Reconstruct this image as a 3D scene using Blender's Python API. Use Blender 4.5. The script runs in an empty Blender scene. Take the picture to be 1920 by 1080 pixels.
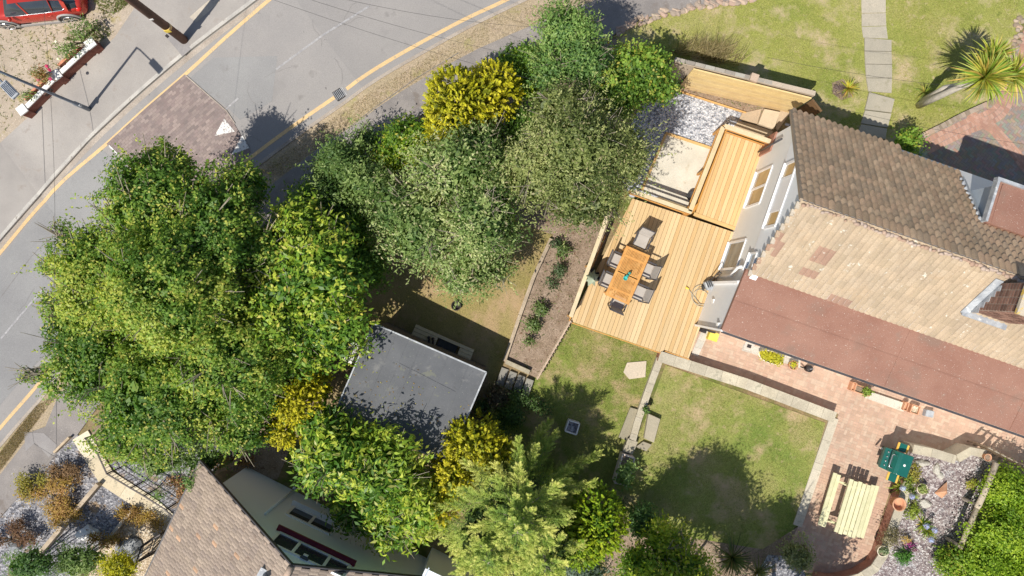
import bpy, bmesh, math, random
import numpy as np
from mathutils import Vector, Matrix
R = math.radians
random.seed(11)
rng = np.random.default_rng(11)
SC = bpy.context.scene
COL = SC.collection
H = 25.6          # camera height over the gardens
F = 1280.0        # focal length in pixels of the 1920 wide photograph

# ------------------------------------------------------------------ camera, sky, sun, exposure
cam = bpy.data.cameras.new('camera'); co = bpy.data.objects.new('camera', cam); COL.objects.link(co)
cam.sensor_width = 36; cam.lens = 24; cam.clip_end = 1000
co.location = (0, 0, H); co.rotation_euler = (0, 0, 0)
SC.camera = co
EL = R(56.5)
TS = Vector((-.69 * math.cos(EL), -.73 * math.cos(EL), math.sin(EL))).normalized()
w = bpy.data.worlds.new('World'); SC.world = w; w.use_nodes = True
nt = w.node_tree; bg = nt.nodes['Background']
sky = nt.nodes.new('ShaderNodeTexSky'); sky.sky_type = 'NISHITA'; sky.sun_disc = False
sky.sun_elevation = EL; sky.sun_rotation = math.atan2(TS.x, TS.y)
nt.links.new(sky.outputs[0], bg.inputs[0]); bg.inputs[1].default_value = .1
sl = bpy.data.lights.new('sun', 'SUN'); so = bpy.data.objects.new('sun', sl); COL.objects.link(so)
sl.energy = 5.0; sl.angle = R(.5); sl.color = (1, .95, .86)
so.rotation_euler = (-TS).to_track_quat('-Z', 'Y').to_euler()
SC.view_settings.view_transform = 'Standard'; SC.view_settings.look = 'None'
SC.view_settings.exposure = 0.0; SC.view_settings.gamma = 1

# ------------------------------------------------------------------ terrain and pixel helpers
QX, QY, SLOPE, QL = .8, .6, 2 / 13., 13.
def T(x, y):
    q = QX * x + QY * y
    return -SLOPE * min(max(-q, 0), QL)
def P(px, py, z):
    k = (H - z) / F
    return Vector(((px - 960) * k, (540 - py) * k, z))
def G(px, py, off=0.0):
    a, b = (px - 960) / F, (540 - py) / F
    q = QX * a + QY * b
    hh = H - off
    if q >= 0: t = hh
    else:
        t = hh / (1 + SLOPE * q)
        if q * t < -QL: t = hh + SLOPE * QL
    return Vector((a * t, b * t, H - t))
def G2(px, py, off=0.0):
    g = G(px, py, off); return (g.x, g.y)
def mpp(z): return (H - z) / F

# ------------------------------------------------------------------ materials
def newmat(name):
    m = bpy.data.materials.new(name); m.use_nodes = True
    n = m.node_tree; b = n.nodes['Principled BSDF']
    return m, n, b
def mixc(n, fac, a, b, mode='MIX'):
    x = n.nodes.new('ShaderNodeMix'); x.data_type = 'RGBA'; x.blend_type = mode
    for sock, v in ((0, fac), (6, a), (7, b)):
        if isinstance(v, (int, float)): x.inputs[sock].default_value = v
        elif isinstance(v, tuple): x.inputs[sock].default_value = (*v, 1) if len(v) == 3 else v
        else: n.links.new(v, x.inputs[sock])
    return x.outputs[2]
def ramp(n, src, stops):
    r = n.nodes.new('ShaderNodeValToRGB'); e = r.color_ramp.elements
    e[0].position = stops[0][0]; e[0].color = (*stops[0][1], 1)
    e[1].position = stops[-1][0]; e[1].color = (*stops[-1][1], 1)
    for p, c in stops[1:-1]:
        k = e.new(p); k.color = (*c, 1)
    n.links.new(src, r.inputs[0]); return r.outputs[0]
def tex(n, kind, scale, detail=4, rough=.6, coord=None, dist=0):
    if kind == 'noise':
        t = n.nodes.new('ShaderNodeTexNoise'); t.inputs['Scale'].default_value = scale
        t.inputs['Detail'].default_value = detail; t.inputs['Roughness'].default_value = rough
        t.inputs['Distortion'].default_value = dist
        out = t.outputs[0]
    else:
        t = n.nodes.new('ShaderNodeTexVoronoi'); t.inputs['Scale'].default_value = scale
        out = t.outputs['Distance'] if kind == 'vor' else t.outputs['Color']
    n.links.new(coord, t.inputs['Vector']); return out
def W3(v): return (v, v, v)
def mat(name, c1, c2=None, scale=3., fine=40., fine_amt=.25, bump=.2, rough=.85, metal=0., attr=False,
        spots=None, c3=None, stretch=None, spec=.3, voro=None, bd=.02):
    """two big-scale colours, a fine grain, optional blotches (spots=[(scale,lo,hi,colour)])"""
    m, n, b = newmat(name)
    tc = n.nodes.new('ShaderNodeTexCoord'); mp = n.nodes.new('ShaderNodeMapping')
    n.links.new(tc.outputs['Object'], mp.inputs[0])
    if stretch:
        mp.inputs['Rotation'].default_value = (0, 0, stretch[0]); mp.inputs['Scale'].default_value = stretch[1]
    v = mp.outputs[0]
    c2 = c2 or c1
    big = tex(n, 'noise', scale, 5, .6, v)
    stops = [(.35, c1), (.65, c2)] if c3 is None else [(.3, c1), (.5, c2), (.7, c3)]
    c = ramp(n, big, stops)
    if attr:
        a = n.nodes.new('ShaderNodeAttribute'); a.attribute_name = 'Col'
        c = mixc(n, 1., c, a.outputs['Color'], 'MULTIPLY')
    fn = tex(n, 'noise', fine, 3, .7, v)
    lo, hi = 1 - fine_amt * 1.4, 1 + fine_amt * 1.4
    fr = ramp(n, fn, [(.25, W3(lo)), (.75, W3(hi))])
    c = mixc(n, 1., c, fr, 'MULTIPLY')
    hgt = fn
    if voro:
        vc = tex(n, 'vorc', voro[0], coord=v)
        sep = n.nodes.new('ShaderNodeSeparateColor'); n.links.new(vc, sep.inputs[0])
        vr = ramp(n, sep.outputs[0], voro[1])
        c = mixc(n, voro[2], c, vr)
        hgt = tex(n, 'vor', voro[0], coord=v)
    for (s, l, h, cc) in (spots or []):
        sn = tex(n, 'noise', s, 4, .65, v)
        sr = ramp(n, sn, [(l, W3(0)), (h, W3(1))])
        c = mixc(n, sr, c, cc)
    n.links.new(c, b.inputs['Base Color'])
    b.inputs['Roughness'].default_value = rough; b.inputs['Metallic'].default_value = metal
    b.inputs['Specular IOR Level'].default_value = spec
    if bump:
        bp = n.nodes.new('ShaderNodeBump'); bp.inputs['Strength'].default_value = bump
        bp.inputs['Distance'].default_value = bd
        n.links.new(hgt, bp.inputs['Height']); n.links.new(bp.outputs[0], b.inputs['Normal'])
    return m
def leafmat(name, trans=.35, rough=.5, tint=(1, 1, 1)):
    m, n, b = newmat(name)
    a = n.nodes.new('ShaderNodeAttribute'); a.attribute_name = 'Col'
    out = n.nodes['Material Output']
    tr = n.nodes.new('ShaderNodeBsdfTranslucent'); mx = n.nodes.new('ShaderNodeMixShader')
    c = mixc(n, 1., a.outputs['Color'], tint, 'MULTIPLY')
    n.links.new(c, b.inputs['Base Color'])
    c2 = mixc(n, 1., c, (1.35, 1.35, .55), 'MULTIPLY')
    n.links.new(c2, tr.inputs[0])
    b.inputs['Roughness'].default_value = rough; b.inputs['Specular IOR Level'].default_value = .35
    mx.inputs[0].default_value = trans
    n.links.new(b.outputs[0], mx.inputs[1]); n.links.new(tr.outputs[0], mx.inputs[2])
    n.links.new(mx.outputs[0], out.inputs[0])
    return m
def glassmat(name, c, rough=.05):
    m, n, b = newmat(name)
    tc = n.nodes.new('ShaderNodeTexCoord')
    t = tex(n, 'noise', 1.2, 2, .5, tc.outputs['Object'])
    cc = ramp(n, t, [(.35, tuple(x * .6 for x in c)), (.65, c)])
    n.links.new(cc, b.inputs['Base Color'])
    b.inputs['Roughness'].default_value = rough; b.inputs['Specular IOR Level'].default_value = .8
    return m

M = {}
M['ground'] = mat('ground_mat', (.2, .14, .075), (.32, .25, .13), .7, 14, .3, .5, spots=[(.5, .5, .62, (.12, .15, .03))])
M['asphalt'] = mat('asphalt', (.285, .27, .262), (.33, .31, .295), .35, 55, .2, .35, .9, spots=[(.45, .55, .7, (.25, .237, .23)), (1.4, .62, .74, (.24, .225, .215)), (3.4, .68, .72, (.17, .16, .155)), (22, .68, .75, (.5, .48, .45))], bd=.01)
M['pave'] = mat('pavement_mat', (.31, .285, .265), (.39, .36, .33), .5, 50, .16, .25, .9, spots=[(2.0, .6, .75, (.3, .26, .23)), (25, .7, .76, (.52, .5, .45))], bd=.01)
M['pave_old'] = mat('old_pavement', (.23, .21, .2), (.31, .28, .26), .8, 50, .22, .4, .9, spots=[(9, .64, .72, (.48, .44, .4)), (1.2, .6, .7, (.21, .18, .16))], bd=.01)
M['gutter'] = mat('gutter_mat', (.33, .28, .235), (.45, .39, .33), 1.2, 30, .25, .4, .9)
M['kerb'] = mat('kerb_mat', (.4, .38, .35), (.55, .52, .47), 2, 40, .18, .3, .9, spots=[(4, .6, .7, (.27, .24, .21))])
M['yellow'] = mat('yellow_paint', (.72, .5, .24), (.64, .45, .24), 3, 40, .14, .1, .8, spots=[(7, .58, .68, (.43, .36, .26)), (23, .6, .66, (.4, .35, .28))])
M['whitepaint'] = mat('white_road_paint', (.74, .73, .7), (.66, .65, .62), 3, 30, .1, .1, .8, spots=[(13, .53, .6, (.3, .25, .24))])
M['fadepaint'] = mat('faded_road_paint', (.46, .45, .45), (.36, .35, .355), 3, 30, .2, .1, .8, spots=[(9, .45, .6, (.3, .29, .295))])
M['verge'] = mat('verge_mat', (.42, .33, .235), (.37, .3, .19), 1.2, 25, .35, .7, spots=[(.9, .58, .7, (.33, .3, .12)), (6, .6, .7, (.52, .41, .27))])
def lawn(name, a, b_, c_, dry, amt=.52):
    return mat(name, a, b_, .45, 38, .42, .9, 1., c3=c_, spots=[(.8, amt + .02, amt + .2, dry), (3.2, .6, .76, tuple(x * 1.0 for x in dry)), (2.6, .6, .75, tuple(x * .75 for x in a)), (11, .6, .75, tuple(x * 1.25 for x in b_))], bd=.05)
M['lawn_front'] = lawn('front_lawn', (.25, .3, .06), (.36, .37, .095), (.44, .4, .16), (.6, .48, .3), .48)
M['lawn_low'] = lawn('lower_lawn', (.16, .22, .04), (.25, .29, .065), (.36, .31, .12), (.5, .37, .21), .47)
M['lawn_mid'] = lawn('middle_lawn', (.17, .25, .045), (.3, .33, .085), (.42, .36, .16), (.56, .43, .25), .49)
M['lawn_dry'] = lawn('dry_lawn', (.3, .26, .08), (.36, .29, .12), (.42, .31, .16), (.47, .33, .19), .45)
M['soil'] = mat('soil', (.25, .18, .125), (.37, .28, .21), 2.2, 28, .4, .9, spots=[(14, .62, .7, (.55, .42, .33)), (5, .6, .68, (.17, .1, .06))], bd=.04)
GREYS = [(0., (.1, .11, .14)), (.25, (.25, .265, .31)), (.55, (.45, .47, .51)), (.8, (.62, .63, .68)), (1., (.85, .85, .88))]
M['gravel'] = mat('grey_gravel', (.45, .46, .5), (.58, .59, .63), 2, 60, .2, 1., .7, voro=(17, GREYS, .85), bd=.04)
SL = [(0., (.05, .05, .06)), (.3, (.15, .15, .165)), (.6, (.27, .265, .28)), (1., (.5, .49, .5))]
M['slate'] = mat('slate_chips', (.35, .35, .4), (.45, .44, .5), 2, 60, .2, 1., .7, voro=(15, SL, .85), bd=.04, spots=[(1.3, .56, .66, (.34, .24, .15)), (6, .64, .7, (.45, .35, .25))])
M['rockery'] = mat('rockery_chips', (.3, .24, .25), (.4, .36, .36), 2, 60, .2, 1., .7, voro=(19, [(0., (.1, .07, .08)), (.3, (.24, .185, .18)), (.65, (.38, .32, .31)), (1., (.72, .69, .67))], .88), bd=.04, spots=[(1.2, .56, .7, (.32, .32, .34))])
M['sandgravel'] = mat('sandy_gravel', (.5, .38, .25), (.62, .5, .35), 2, 60, .2, 1., .8, voro=(16, [(0., (.2, .14, .08)), (.4, (.5, .38, .25)), (1., (.85, .75, .6))], .7), bd=.04)
M['dirt'] = mat('dirt', (.36, .295, .225), (.45, .375, .295), .8, 26, .22, .5, spots=[(1.7, .58, .7, (.35, .29, .14)), (9, .62, .7, (.62, .53, .43)), (2.3, .62, .7, (.52, .42, .34))])
M['block'] = mat('block_paver', (.92, .92, .92), (1.05, 1.02, 1.), 1.5, 45, .16, .25, .9, attr=True)
M['joint'] = mat('joint_sand', (.2, .155, .125), (.27, .22, .18), 2, 40, .2, .2)
M['pjoint'] = mat('patio_joint', (.42, .33, .27), (.5, .41, .34), 2, 40, .2, .2)
M['slab'] = mat('concrete_slab', (.95, .94, .9), (1.08, 1.05, 1.0), 2.2, 45, .2, .3, .9, attr=True, spots=[(3.3, .6, .72, (.33, .3, .22))])
M['concrete'] = mat('pale_concrete', (.56, .52, .43), (.68, .63, .53), 1.2, 40, .1, .2, .9, spots=[(4, .6, .75, (.5, .44, .33))])
M['ramp'] = mat('ramp_concrete', (.62, .54, .4), (.74, .67, .53), 1., 40, .1, .2, .9, spots=[(5, .62, .75, (.46, .38, .26))])
M['stone'] = mat('cap_stone', (.45, .41, .32), (.6, .55, .45), 1.8, 35, .22, .4, .9, spots=[(3, .58, .68, (.3, .27, .19))])
M['deck'] = mat('deck_timber', (.8, .8, .84), (.87, .85, .86), 2.5, 30, .14, .2, .7, attr=True, spots=[(.8, .58, .75, (.56, .42, .25))], stretch=(R(19.2), (14, 1, 1)))
M['timber'] = mat('new_timber', (.7, .53, .33), (.78, .62, .41), 3, 40, .12, .15, .75, attr=True)
M['oldwood'] = mat('old_timber', (.3, .26, .21), (.42, .37, .3), 3, 40, .25, .5, .9, attr=True)
M['treated'] = mat('treated_timber', (.62, .6, .36), (.74, .7, .45), 4, 50, .12, .2, .7, attr=True, spots=[(16, .68, .72, (.35, .25, .12))])
M['benchwood'] = mat('bench_timber', (.62, .5, .32), (.72, .6, .4), 4, 50, .12, .2, .7, attr=True)
M['teak'] = mat('teak', (.6, .28, .075), (.7, .36, .11), 5, 50, .12, .1, .5, attr=True)
M['render'] = mat('cream_render', (.86, .84, .79), (.88, .86, .82), 1.5, 60, .05, .1, .9)
M['white'] = mat('white_render', (.87, .87, .87), (.9, .9, .9), 1.5, 60, .03, .08, .85)
M['wallb'] = mat('shade_blue_render', (.84, .9, .97), (.86, .92, .97), 1.5, 60, .05, .1, .9)  # white wall with the blue of its sky-lit shade mixed into the colour
M['upvc'] = mat('white_upvc', (.84, .84, .85), (.88, .88, .88), 3, 60, .03, .02, .35, spec=.5)
M['tile_n'] = mat('weathered_tile', (.62, .6, .56), (.8, .76, .71), 1.3, 30, .2, .3, .9, attr=True, spots=[(5, .66, .74, (.3, .26, .18)), (9, .68, .72, (.55, .5, .38))])
M['tile_s'] = mat('sandy_tile', (.72, .74, .79), (.84, .85, .88), 1.3, 30, .14, .3, .9, attr=True, spots=[(14, .6, .67, (.33, .25, .17)), (3.1, .655, .675, (.64, .6, .5)), (9, .68, .7, (.62, .59, .5)), (.9, .6, .78, (.46, .33, .21)), (27, .63, .68, (.36, .28, .2))])
M['tile_b'] = mat('brown_tile', (.92, .9, .9), (1.06, 1.04, 1.0), 1.0, 28, .2, .3, .9, attr=True, spots=[(13, .68, .72, (.62, .56, .5)), (2.2, .62, .7, (.27, .2, .16)), (3.7, .68, .72, (.55, .4, .3))])
M['felt'] = mat('red_felt', (.29, .15, .11), (.345, .19, .14), .9, 60, .16, .3, .95, spots=[(2.6, .6, .72, (.3, .19, .145)), (.7, .56, .7, (.27, .17, .13)), (19, .665, .68, (.62, .52, .45)), (34, .66, .68, (.65, .55, .48)), (6, .71, .74, (.55, .42, .34))])
M['felt2'] = mat('grey_felt', (.105, .11, .12), (.14, .145, .155), .8, 50, .08, .15, .8, spots=[(1.8, .58, .72, (.19, .19, .19)), (5, .62, .7, (.1, .105, .11)), (24, .66, .69, (.26, .26, .25)), (2.6, .62, .68, (.16, .165, .14))])
M['lead'] = mat('lead', (.3, .32, .35), (.48, .5, .52), 4, 40, .15, .3, .5, spots=[(6, .6, .7, (.7, .7, .68))])
M['bluegrey'] = mat('blue_grey_panel', (.42, .48, .55), (.5, .56, .62), 2, 40, .06, .1, .5)
M['brick'] = mat('brick_mat', (.36, .17, .12), (.45, .24, .17), 5, 45, .25, .4, .9, attr=True)
M['lichen'] = mat('lichen_top', (.5, .44, .36), (.6, .52, .4), 2, 40, .2, .4, spots=[(3, .52, .56, (.72, .5, .12))])
M['soot'] = mat('soot_stone', (.08, .075, .07), (.16, .15, .13), 4, 40, .2, .4)
M['metal_dk'] = mat('dark_metal', (.035, .03, .03), (.06, .05, .05), 5, 60, .2, .1, .5, metal=.3)
M['galv'] = mat('painted_steel', (.17, .2, .25), (.23, .27, .33), 4, 60, .1, .1, .4, metal=.3)
M['pole'] = mat('creosote_pole', (.1, .055, .04), (.17, .09, .065), 5, 50, .3, .4, .7)
M['chrome'] = mat('chrome', (.75, .75, .77), (.8, .8, .82), 5, 60, .03, 0, .2, metal=.9)
M['car'] = mat('red_car_paint', (.5, .035, .025), (.55, .045, .03), 1, 80, .03, 0, .22, metal=.25, spec=.8)
M['rubber'] = mat('rubber', (.045, .045, .048), (.07, .07, .07), 5, 60, .15, .2, .75)
M['cladding'] = mat('grey_cladding', (.33, .32, .31), (.4, .39, .38), 5, 60, .1, .1, .6)
M['glass_dk'] = glassmat('dark_glass', (.05, .06, .075))
M['glass_deck_tint'] = glassmat('painted_deck_reflection', (.5, .34, .14), .12)  # the deck's reflection is painted into the pane colour
M['glass_sky_tint'] = glassmat('painted_sky_reflection', (.3, .45, .62), .1)  # blue of the reflected sky is put into the pane colour
M['glass_grey'] = glassmat('grey_glass', (.16, .19, .21), .1)
M['tail'] = mat('tail_lamp', (.7, .02, .02), (.8, .04, .03), 4, 40, .1, 0, .2)
M['green_plastic'] = mat('green_enamel', (.01, .105, .085), (.015, .13, .105), 2, 60, .05, .02, .22, spec=.7)
M['orange_wood'] = mat('orange_wood', (.75, .42, .07), (.82, .5, .1), 4, 50, .12, .1, .6)
M['terracotta'] = mat('terracotta', (.55, .27, .15), (.66, .38, .24), 4, 50, .12, .2, .85)
M['cream_pot'] = mat('cream_pot', (.72, .62, .47), (.8, .72, .6), 4, 50, .1, .2, .8)
M['fabric'] = mat('grey_sling', (.42, .38, .34), (.48, .44, .4), 4, 120, .12, .1, .9)
M['frame_dk'] = mat('dark_frame', (.06, .055, .06), (.09, .085, .09), 4, 60, .1, .1, .5)
M['parasol'] = mat('sage_canvas', (.42, .5, .36), (.55, .62, .47), 3, 60, .1, .2, .9)
M['teal'] = mat('teal_glazed', (.02, .35, .33), (.1, .5, .45), 8, 60, .1, 0, .2)
M['yellow_p'] = mat('yellow_plastic', (.85, .62, .08), (.88, .68, .14), 3, 60, .05, .05, .6)
M['maroon'] = mat('maroon_sill', (.13, .015, .03), (.17, .02, .04), 4, 60, .1, .1, .5)
M['white_p'] = mat('white_plastic', (.78, .76, .72), (.84, .82, .8), 3, 60, .06, .05, .6)
M['rock'] = mat('rock_mat', (.45, .43, .38), (.62, .58, .5), 4, 40, .25, .6, .9)
M['rock_dk'] = mat('dark_rock', (.12, .13, .14), (.4, .41, .42), 3, 30, .3, .8, .8)
M['bark'] = mat('bark', (.24, .205, .15), (.38, .335, .26), 6, 50, .3, .6, .9)
M['palebark'] = mat('pale_bark', (.52, .47, .4), (.68, .62, .54), 4, 40, .25, .5, .9, stretch=(R(-25), (1, 6, 1)))
M['leaf'] = leafmat('leaf', .38)
M['leaf_gloss'] = leafmat('glossy_leaf', .28, .45)
M['needle'] = leafmat('conifer_leaf', .22, .6)
M['dryleaf'] = leafmat('dry_leaf', .3, .8)
M['petal'] = leafmat('petal', .3, .6)
M['cable'] = mat('cable_mat', (.03, .03, .03), (.05, .05, .05), 5, 40, .1, 0, .6)
M['hose'] = mat('hose_mat', (.4, .38, .3), (.5, .47, .38), 5, 40, .1, 0, .5)

# ------------------------------------------------------------------ object helpers
def meta(o, label=None, cat=None, group=None, kind=None):
    if label: o['label'] = label
    if cat: o['category'] = cat
    if group: o['group'] = group
    if kind: o['kind'] = kind
    return o
def thing(name, label, cat, loc=(0, 0, 0), group=None, rz=0):
    o = bpy.data.objects.new(name, None); COL.objects.link(o)
    o.location = loc; o.rotation_euler = (0, 0, rz); o.empty_display_size = .2
    return meta(o, label, cat, group)
def rootloc(p):
    v = Vector((0, 0, 0))
    while p is not None:
        v = v + Vector(p.location); p = p.parent
    return v
def copy_tree(o, parent=None, loc=None, rz=None, label=None):
    c = o.copy(); COL.objects.link(c); c.parent = parent
    if loc is not None: c.location = loc
    if rz is not None: c.rotation_euler = (0, 0, rz)
    if label: c['label'] = label
    for ch in [k for k in bpy.data.objects if k.parent == o]: copy_tree(ch, c)
    return c
class MB:
    def __init__(s): s.v = []; s.f = []; s.c = []; s.m = []
    def add(s, vs, fs, col=(1, 1, 1), mi=0):
        n = len(s.v); s.v += [tuple(v) for v in vs]; s.c += [col] * len(vs)
        s.f += [tuple(i + n for i in f) for f in fs]; s.m += [mi] * len(fs)
        return s
    def box(s, c, size, rz=0, col=(1, 1, 1), mi=0):
        cx, cy, cz = c; a, b, d = (x / 2 for x in size); cs, sn = math.cos(rz), math.sin(rz)
        vs = []
        for z in (-d, d):
            for x, y in ((-a, -b), (a, -b), (a, b), (-a, b)):
                vs.append((cx + x * cs - y * sn, cy + x * sn + y * cs, cz + z))
        return s.add(vs, [(3, 2, 1, 0), (4, 5, 6, 7), (0, 1, 5, 4), (1, 2, 6, 5), (2, 3, 7, 6), (3, 0, 4, 7)], col, mi)
    def bar(s, a, b, wd, ht, col=(1, 1, 1), mi=0, up=(0, 0, 1)):
        a = Vector(a); b = Vector(b); d = (b - a).normalized(); u = Vector(up)
        if abs(d.dot(u)) > .98: u = Vector((1, 0, 0))
        sd = d.cross(u).normalized() * wd / 2; u = sd.cross(d).normalized() * ht / 2
        vs = [p + i * sd + j * u for p in (a, b) for i, j in ((-1, -1), (1, -1), (1, 1), (-1, 1))]
        return s.add(vs, [(3, 2, 1, 0), (4, 5, 6, 7), (0, 1, 5, 4), (1, 2, 6, 5), (2, 3, 7, 6), (3, 0, 4, 7)], col, mi)
    def prism(s, poly, z0, z1, col=(1, 1, 1), mi=0):
        n = len(poly); area = sum(poly[i][0] * poly[(i + 1) % n][1] - poly[(i + 1) % n][0] * poly[i][1] for i in range(n))
        if area < 0: poly = poly[::-1]
        zf0 = z0 if callable(z0) else (lambda x, y: z0); zf1 = z1 if callable(z1) else (lambda x, y: z1)
        vs = [(x, y, zf0(x, y)) for x, y, *_ in poly] + [(x, y, zf1(x, y)) for x, y, *_ in poly]
        fs = [tuple(range(n - 1, -1, -1)), tuple(range(n, 2 * n))] + [(i, (i + 1) % n, n + (i + 1) % n, n + i) for i in range(n)]
        return s.add(vs, fs, col, mi)
    def tube(s, pts, rads, n=8, col=(1, 1, 1), mi=0, cap=True):
        pts = [Vector(p) for p in pts]
        if isinstance(rads, (int, float)): rads = [rads] * len(pts)
        vs = []; pa = None
        for i, p in enumerate(pts):
            d = (pts[min(i + 1, len(pts) - 1)] - pts[max(i - 1, 0)]).normalized()
            if pa is None:
                pa = d.orthogonal().normalized()
            else:
                pa = (pa - d * pa.dot(d)).normalized()
            q = d.cross(pa)
            for k in range(n):
                t = 2 * math.pi * k / n
                vs.append(p + (pa * math.cos(t) + q * math.sin(t)) * rads[i])
        fs = [(i * n + k, i * n + (k + 1) % n, (i + 1) * n + (k + 1) % n, (i + 1) * n + k) for i in range(len(pts) - 1) for k in range(n)]
        if cap: fs += [tuple(range(n - 1, -1, -1)), tuple((len(pts) - 1) * n + k for k in range(n))]
        return s.add(vs, fs, col, mi)
    def lathe(s, c, prof, n=20, col=(1, 1, 1), mi=0, sx=1, sy=1, rz=0):
        vs = []; cs, sn = math.cos(rz), math.sin(rz)
        for r, z in prof:
            for k in range(n):
                t = 2 * math.pi * k / n; x, y = r * sx * math.cos(t), r * sy * math.sin(t)
                vs.append((c[0] + x * cs - y * sn, c[1] + x * sn + y * cs, c[2] + z))
        fs = [(i * n + k, i * n + (k + 1) % n, (i + 1) * n + (k + 1) % n, (i + 1) * n + k) for i in range(len(prof) - 1) for k in range(n)]
        fs += [tuple(range(n - 1, -1, -1)), tuple((len(prof) - 1) * n + k for k in range(n))]
        return s.add(vs, fs, col, mi)
    def blob(s, c, r, seed=0, n=2, col=(1, 1, 1), mi=0, rough=.25):
        bm = bmesh.new(); bmesh.ops.create_icosphere(bm, subdivisions=n, radius=1)
        rd = random.Random(seed); ph = [rd.uniform(0, 6) for _ in range(6)]
        vs = []
        for v in bm.verts:
            k = 1 + rough * (math.sin(3 * v.co.x + ph[0]) * math.sin(2.5 * v.co.y + ph[1]) + .5 * math.sin(5 * v.co.z + ph[2] + 4 * v.co.x)) + rd.uniform(-.06, .06)
            vs.append((c[0] + v.co.x * r[0] * k, c[1] + v.co.y * r[1] * k, c[2] + v.co.z * r[2] * k))
        fs = [tuple(v.index for v in f.verts) for f in bm.faces]; bm.free()
        return s.add(vs, fs, col, mi)
    def build(s, name, mats, parent=None, smooth=False, origin=None, local=False, bevel=0):
        if origin is None: origin = rootloc(parent) if (parent is not None and not local) else Vector((0, 0, 0))
        origin = Vector(origin)
        me = bpy.data.meshes.new(name)
        me.from_pydata([(x - origin.x, y - origin.y, z - origin.z) for x, y, z in s.v], [], s.f)
        for m in (mats if isinstance(mats, (list, tuple)) else [mats]): me.materials.append(m)
        me.polygons.foreach_set('material_index', s.m)
        if smooth: me.polygons.foreach_set('use_smooth', [True] * len(s.f))
        a = me.color_attributes.new('Col', 'FLOAT_COLOR', 'POINT')
        a.data.foreach_set('color', np.array([(*c, 1) for c in s.c], dtype=np.float32).ravel())
        me.update()
        o = bpy.data.objects.new(name, me); COL.objects.link(o)
        if parent is not None: o.parent = parent
        else: o.location = origin
        if bevel:
            b = o.modifiers.new('bevel', 'BEVEL'); b.width = bevel; b.segments = 2; b.limit_method = 'ANGLE'
        return o
def one(name, mb, mats, label, cat, origin, group=None, smooth=False, bevel=0):
    return meta(mb.build(name, mats, None, smooth, origin, bevel=bevel), label, cat, group)
# draped ground sheets, cut along the two creases of the terrain
def drape(name, polys, m, off, skirt=0., kind='structure', zfun=None):
    bm = bmesh.new()
    for poly in polys:
        f = bm.faces.new([bm.verts.new((p[0], p[1], 0)) for p in poly])
    bmesh.ops.triangulate(bm, faces=bm.faces[:])
    if zfun is None:
        for q in (0, -QL):
            g = bm.verts[:] + bm.edges[:] + bm.faces[:]
            bmesh.ops.bisect_plane(bm, geom=g, plane_co=(q * QX, q * QY, 0), plane_no=(QX, QY, 0))
    for f in bm.faces:
        if f.normal.z < 0: f.normal_flip()
    if skirt:
        be = [e for e in bm.edges if len(e.link_faces) == 1]
        r = bmesh.ops.extrude_edge_only(bm, edges=be)
        low = {v for v in r['geom'] if isinstance(v, bmesh.types.BMVert)}
    else: low = set()
    for v in bm.verts:
        z = (zfun or T)(v.co.x, v.co.y) + off
        v.co.z = z - (skirt if v in low else 0)
    bmesh.ops.recalc_face_normals(bm, faces=bm.faces[:])
    me = bpy.data.meshes.new(name); bm.to_mesh(me); bm.free()
    if me.polygons and sum(p.normal.z * p.area for p in me.polygons) < 0: me.flip_normals()
    me.materials.append(m)
    o = bpy.data.objects.new(name, me); COL.objects.link(o)
    if kind: o['kind'] = kind
    return o
def sheet(name, pxs, m, off, **k): return drape(name, [[G2(*p, off) for p in pxs]], m, off, **k)
def ribbon(pts, hw, off_side=0.):
    """offset ribbon polygons of a 2D polyline"""
    pts = [Vector(p[:2]) for p in pts]; L = []; 
    for i, p in enumerate(pts):
        a = pts[max(i - 1, 0)]; b = pts[min(i + 1, len(pts) - 1)]
        d = (b - a).normalized(); nrm = Vector((-d.y, d.x))
        L.append((p + nrm * (off_side + hw), p + nrm * (off_side - hw)))
    return [[L[i][0], L[i][1], L[i + 1][1], L[i + 1][0]] for i in range(len(L) - 1)]
def smooth_line(pts, n=6):
    pts = [Vector(p[:2]) for p in pts]; out = []
    for i in range(len(pts) - 1):
        p0 = pts[max(i - 1, 0)]; p1 = pts[i]; p2 = pts[i + 1]; p3 = pts[min(i + 2, len(pts) - 1)]
        for k in range(n):
            t = k / n
            out.append(.5 * ((2 * p1) + (p2 - p0) * t + (2 * p0 - 5 * p1 + 4 * p2 - p3) * t * t + (3 * p1 - p0 - 3 * p2 + p3) * t ** 3))
    out.append(pts[-1]); return out
def clip(subj, cl):
    out = list(subj)
    for i in range(len(cl)):
        a, b = cl[i], cl[(i + 1) % len(cl)]; inp, out = out, []
        if not inp: return []
        def side(p): return (b[0] - a[0]) * (p[1] - a[1]) - (b[1] - a[1]) * (p[0] - a[0])
        for j in range(len(inp)):
            p, q = inp[j], inp[(j + 1) % len(inp)]; sp, sq = side(p), side(q)
            if sp >= 0: out.append(p)
            if (sp >= 0) != (sq >= 0):
                t = sp / (sp - sq); out.append((p[0] + (q[0] - p[0]) * t, p[1] + (q[1] - p[1]) * t))
    return out
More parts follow.
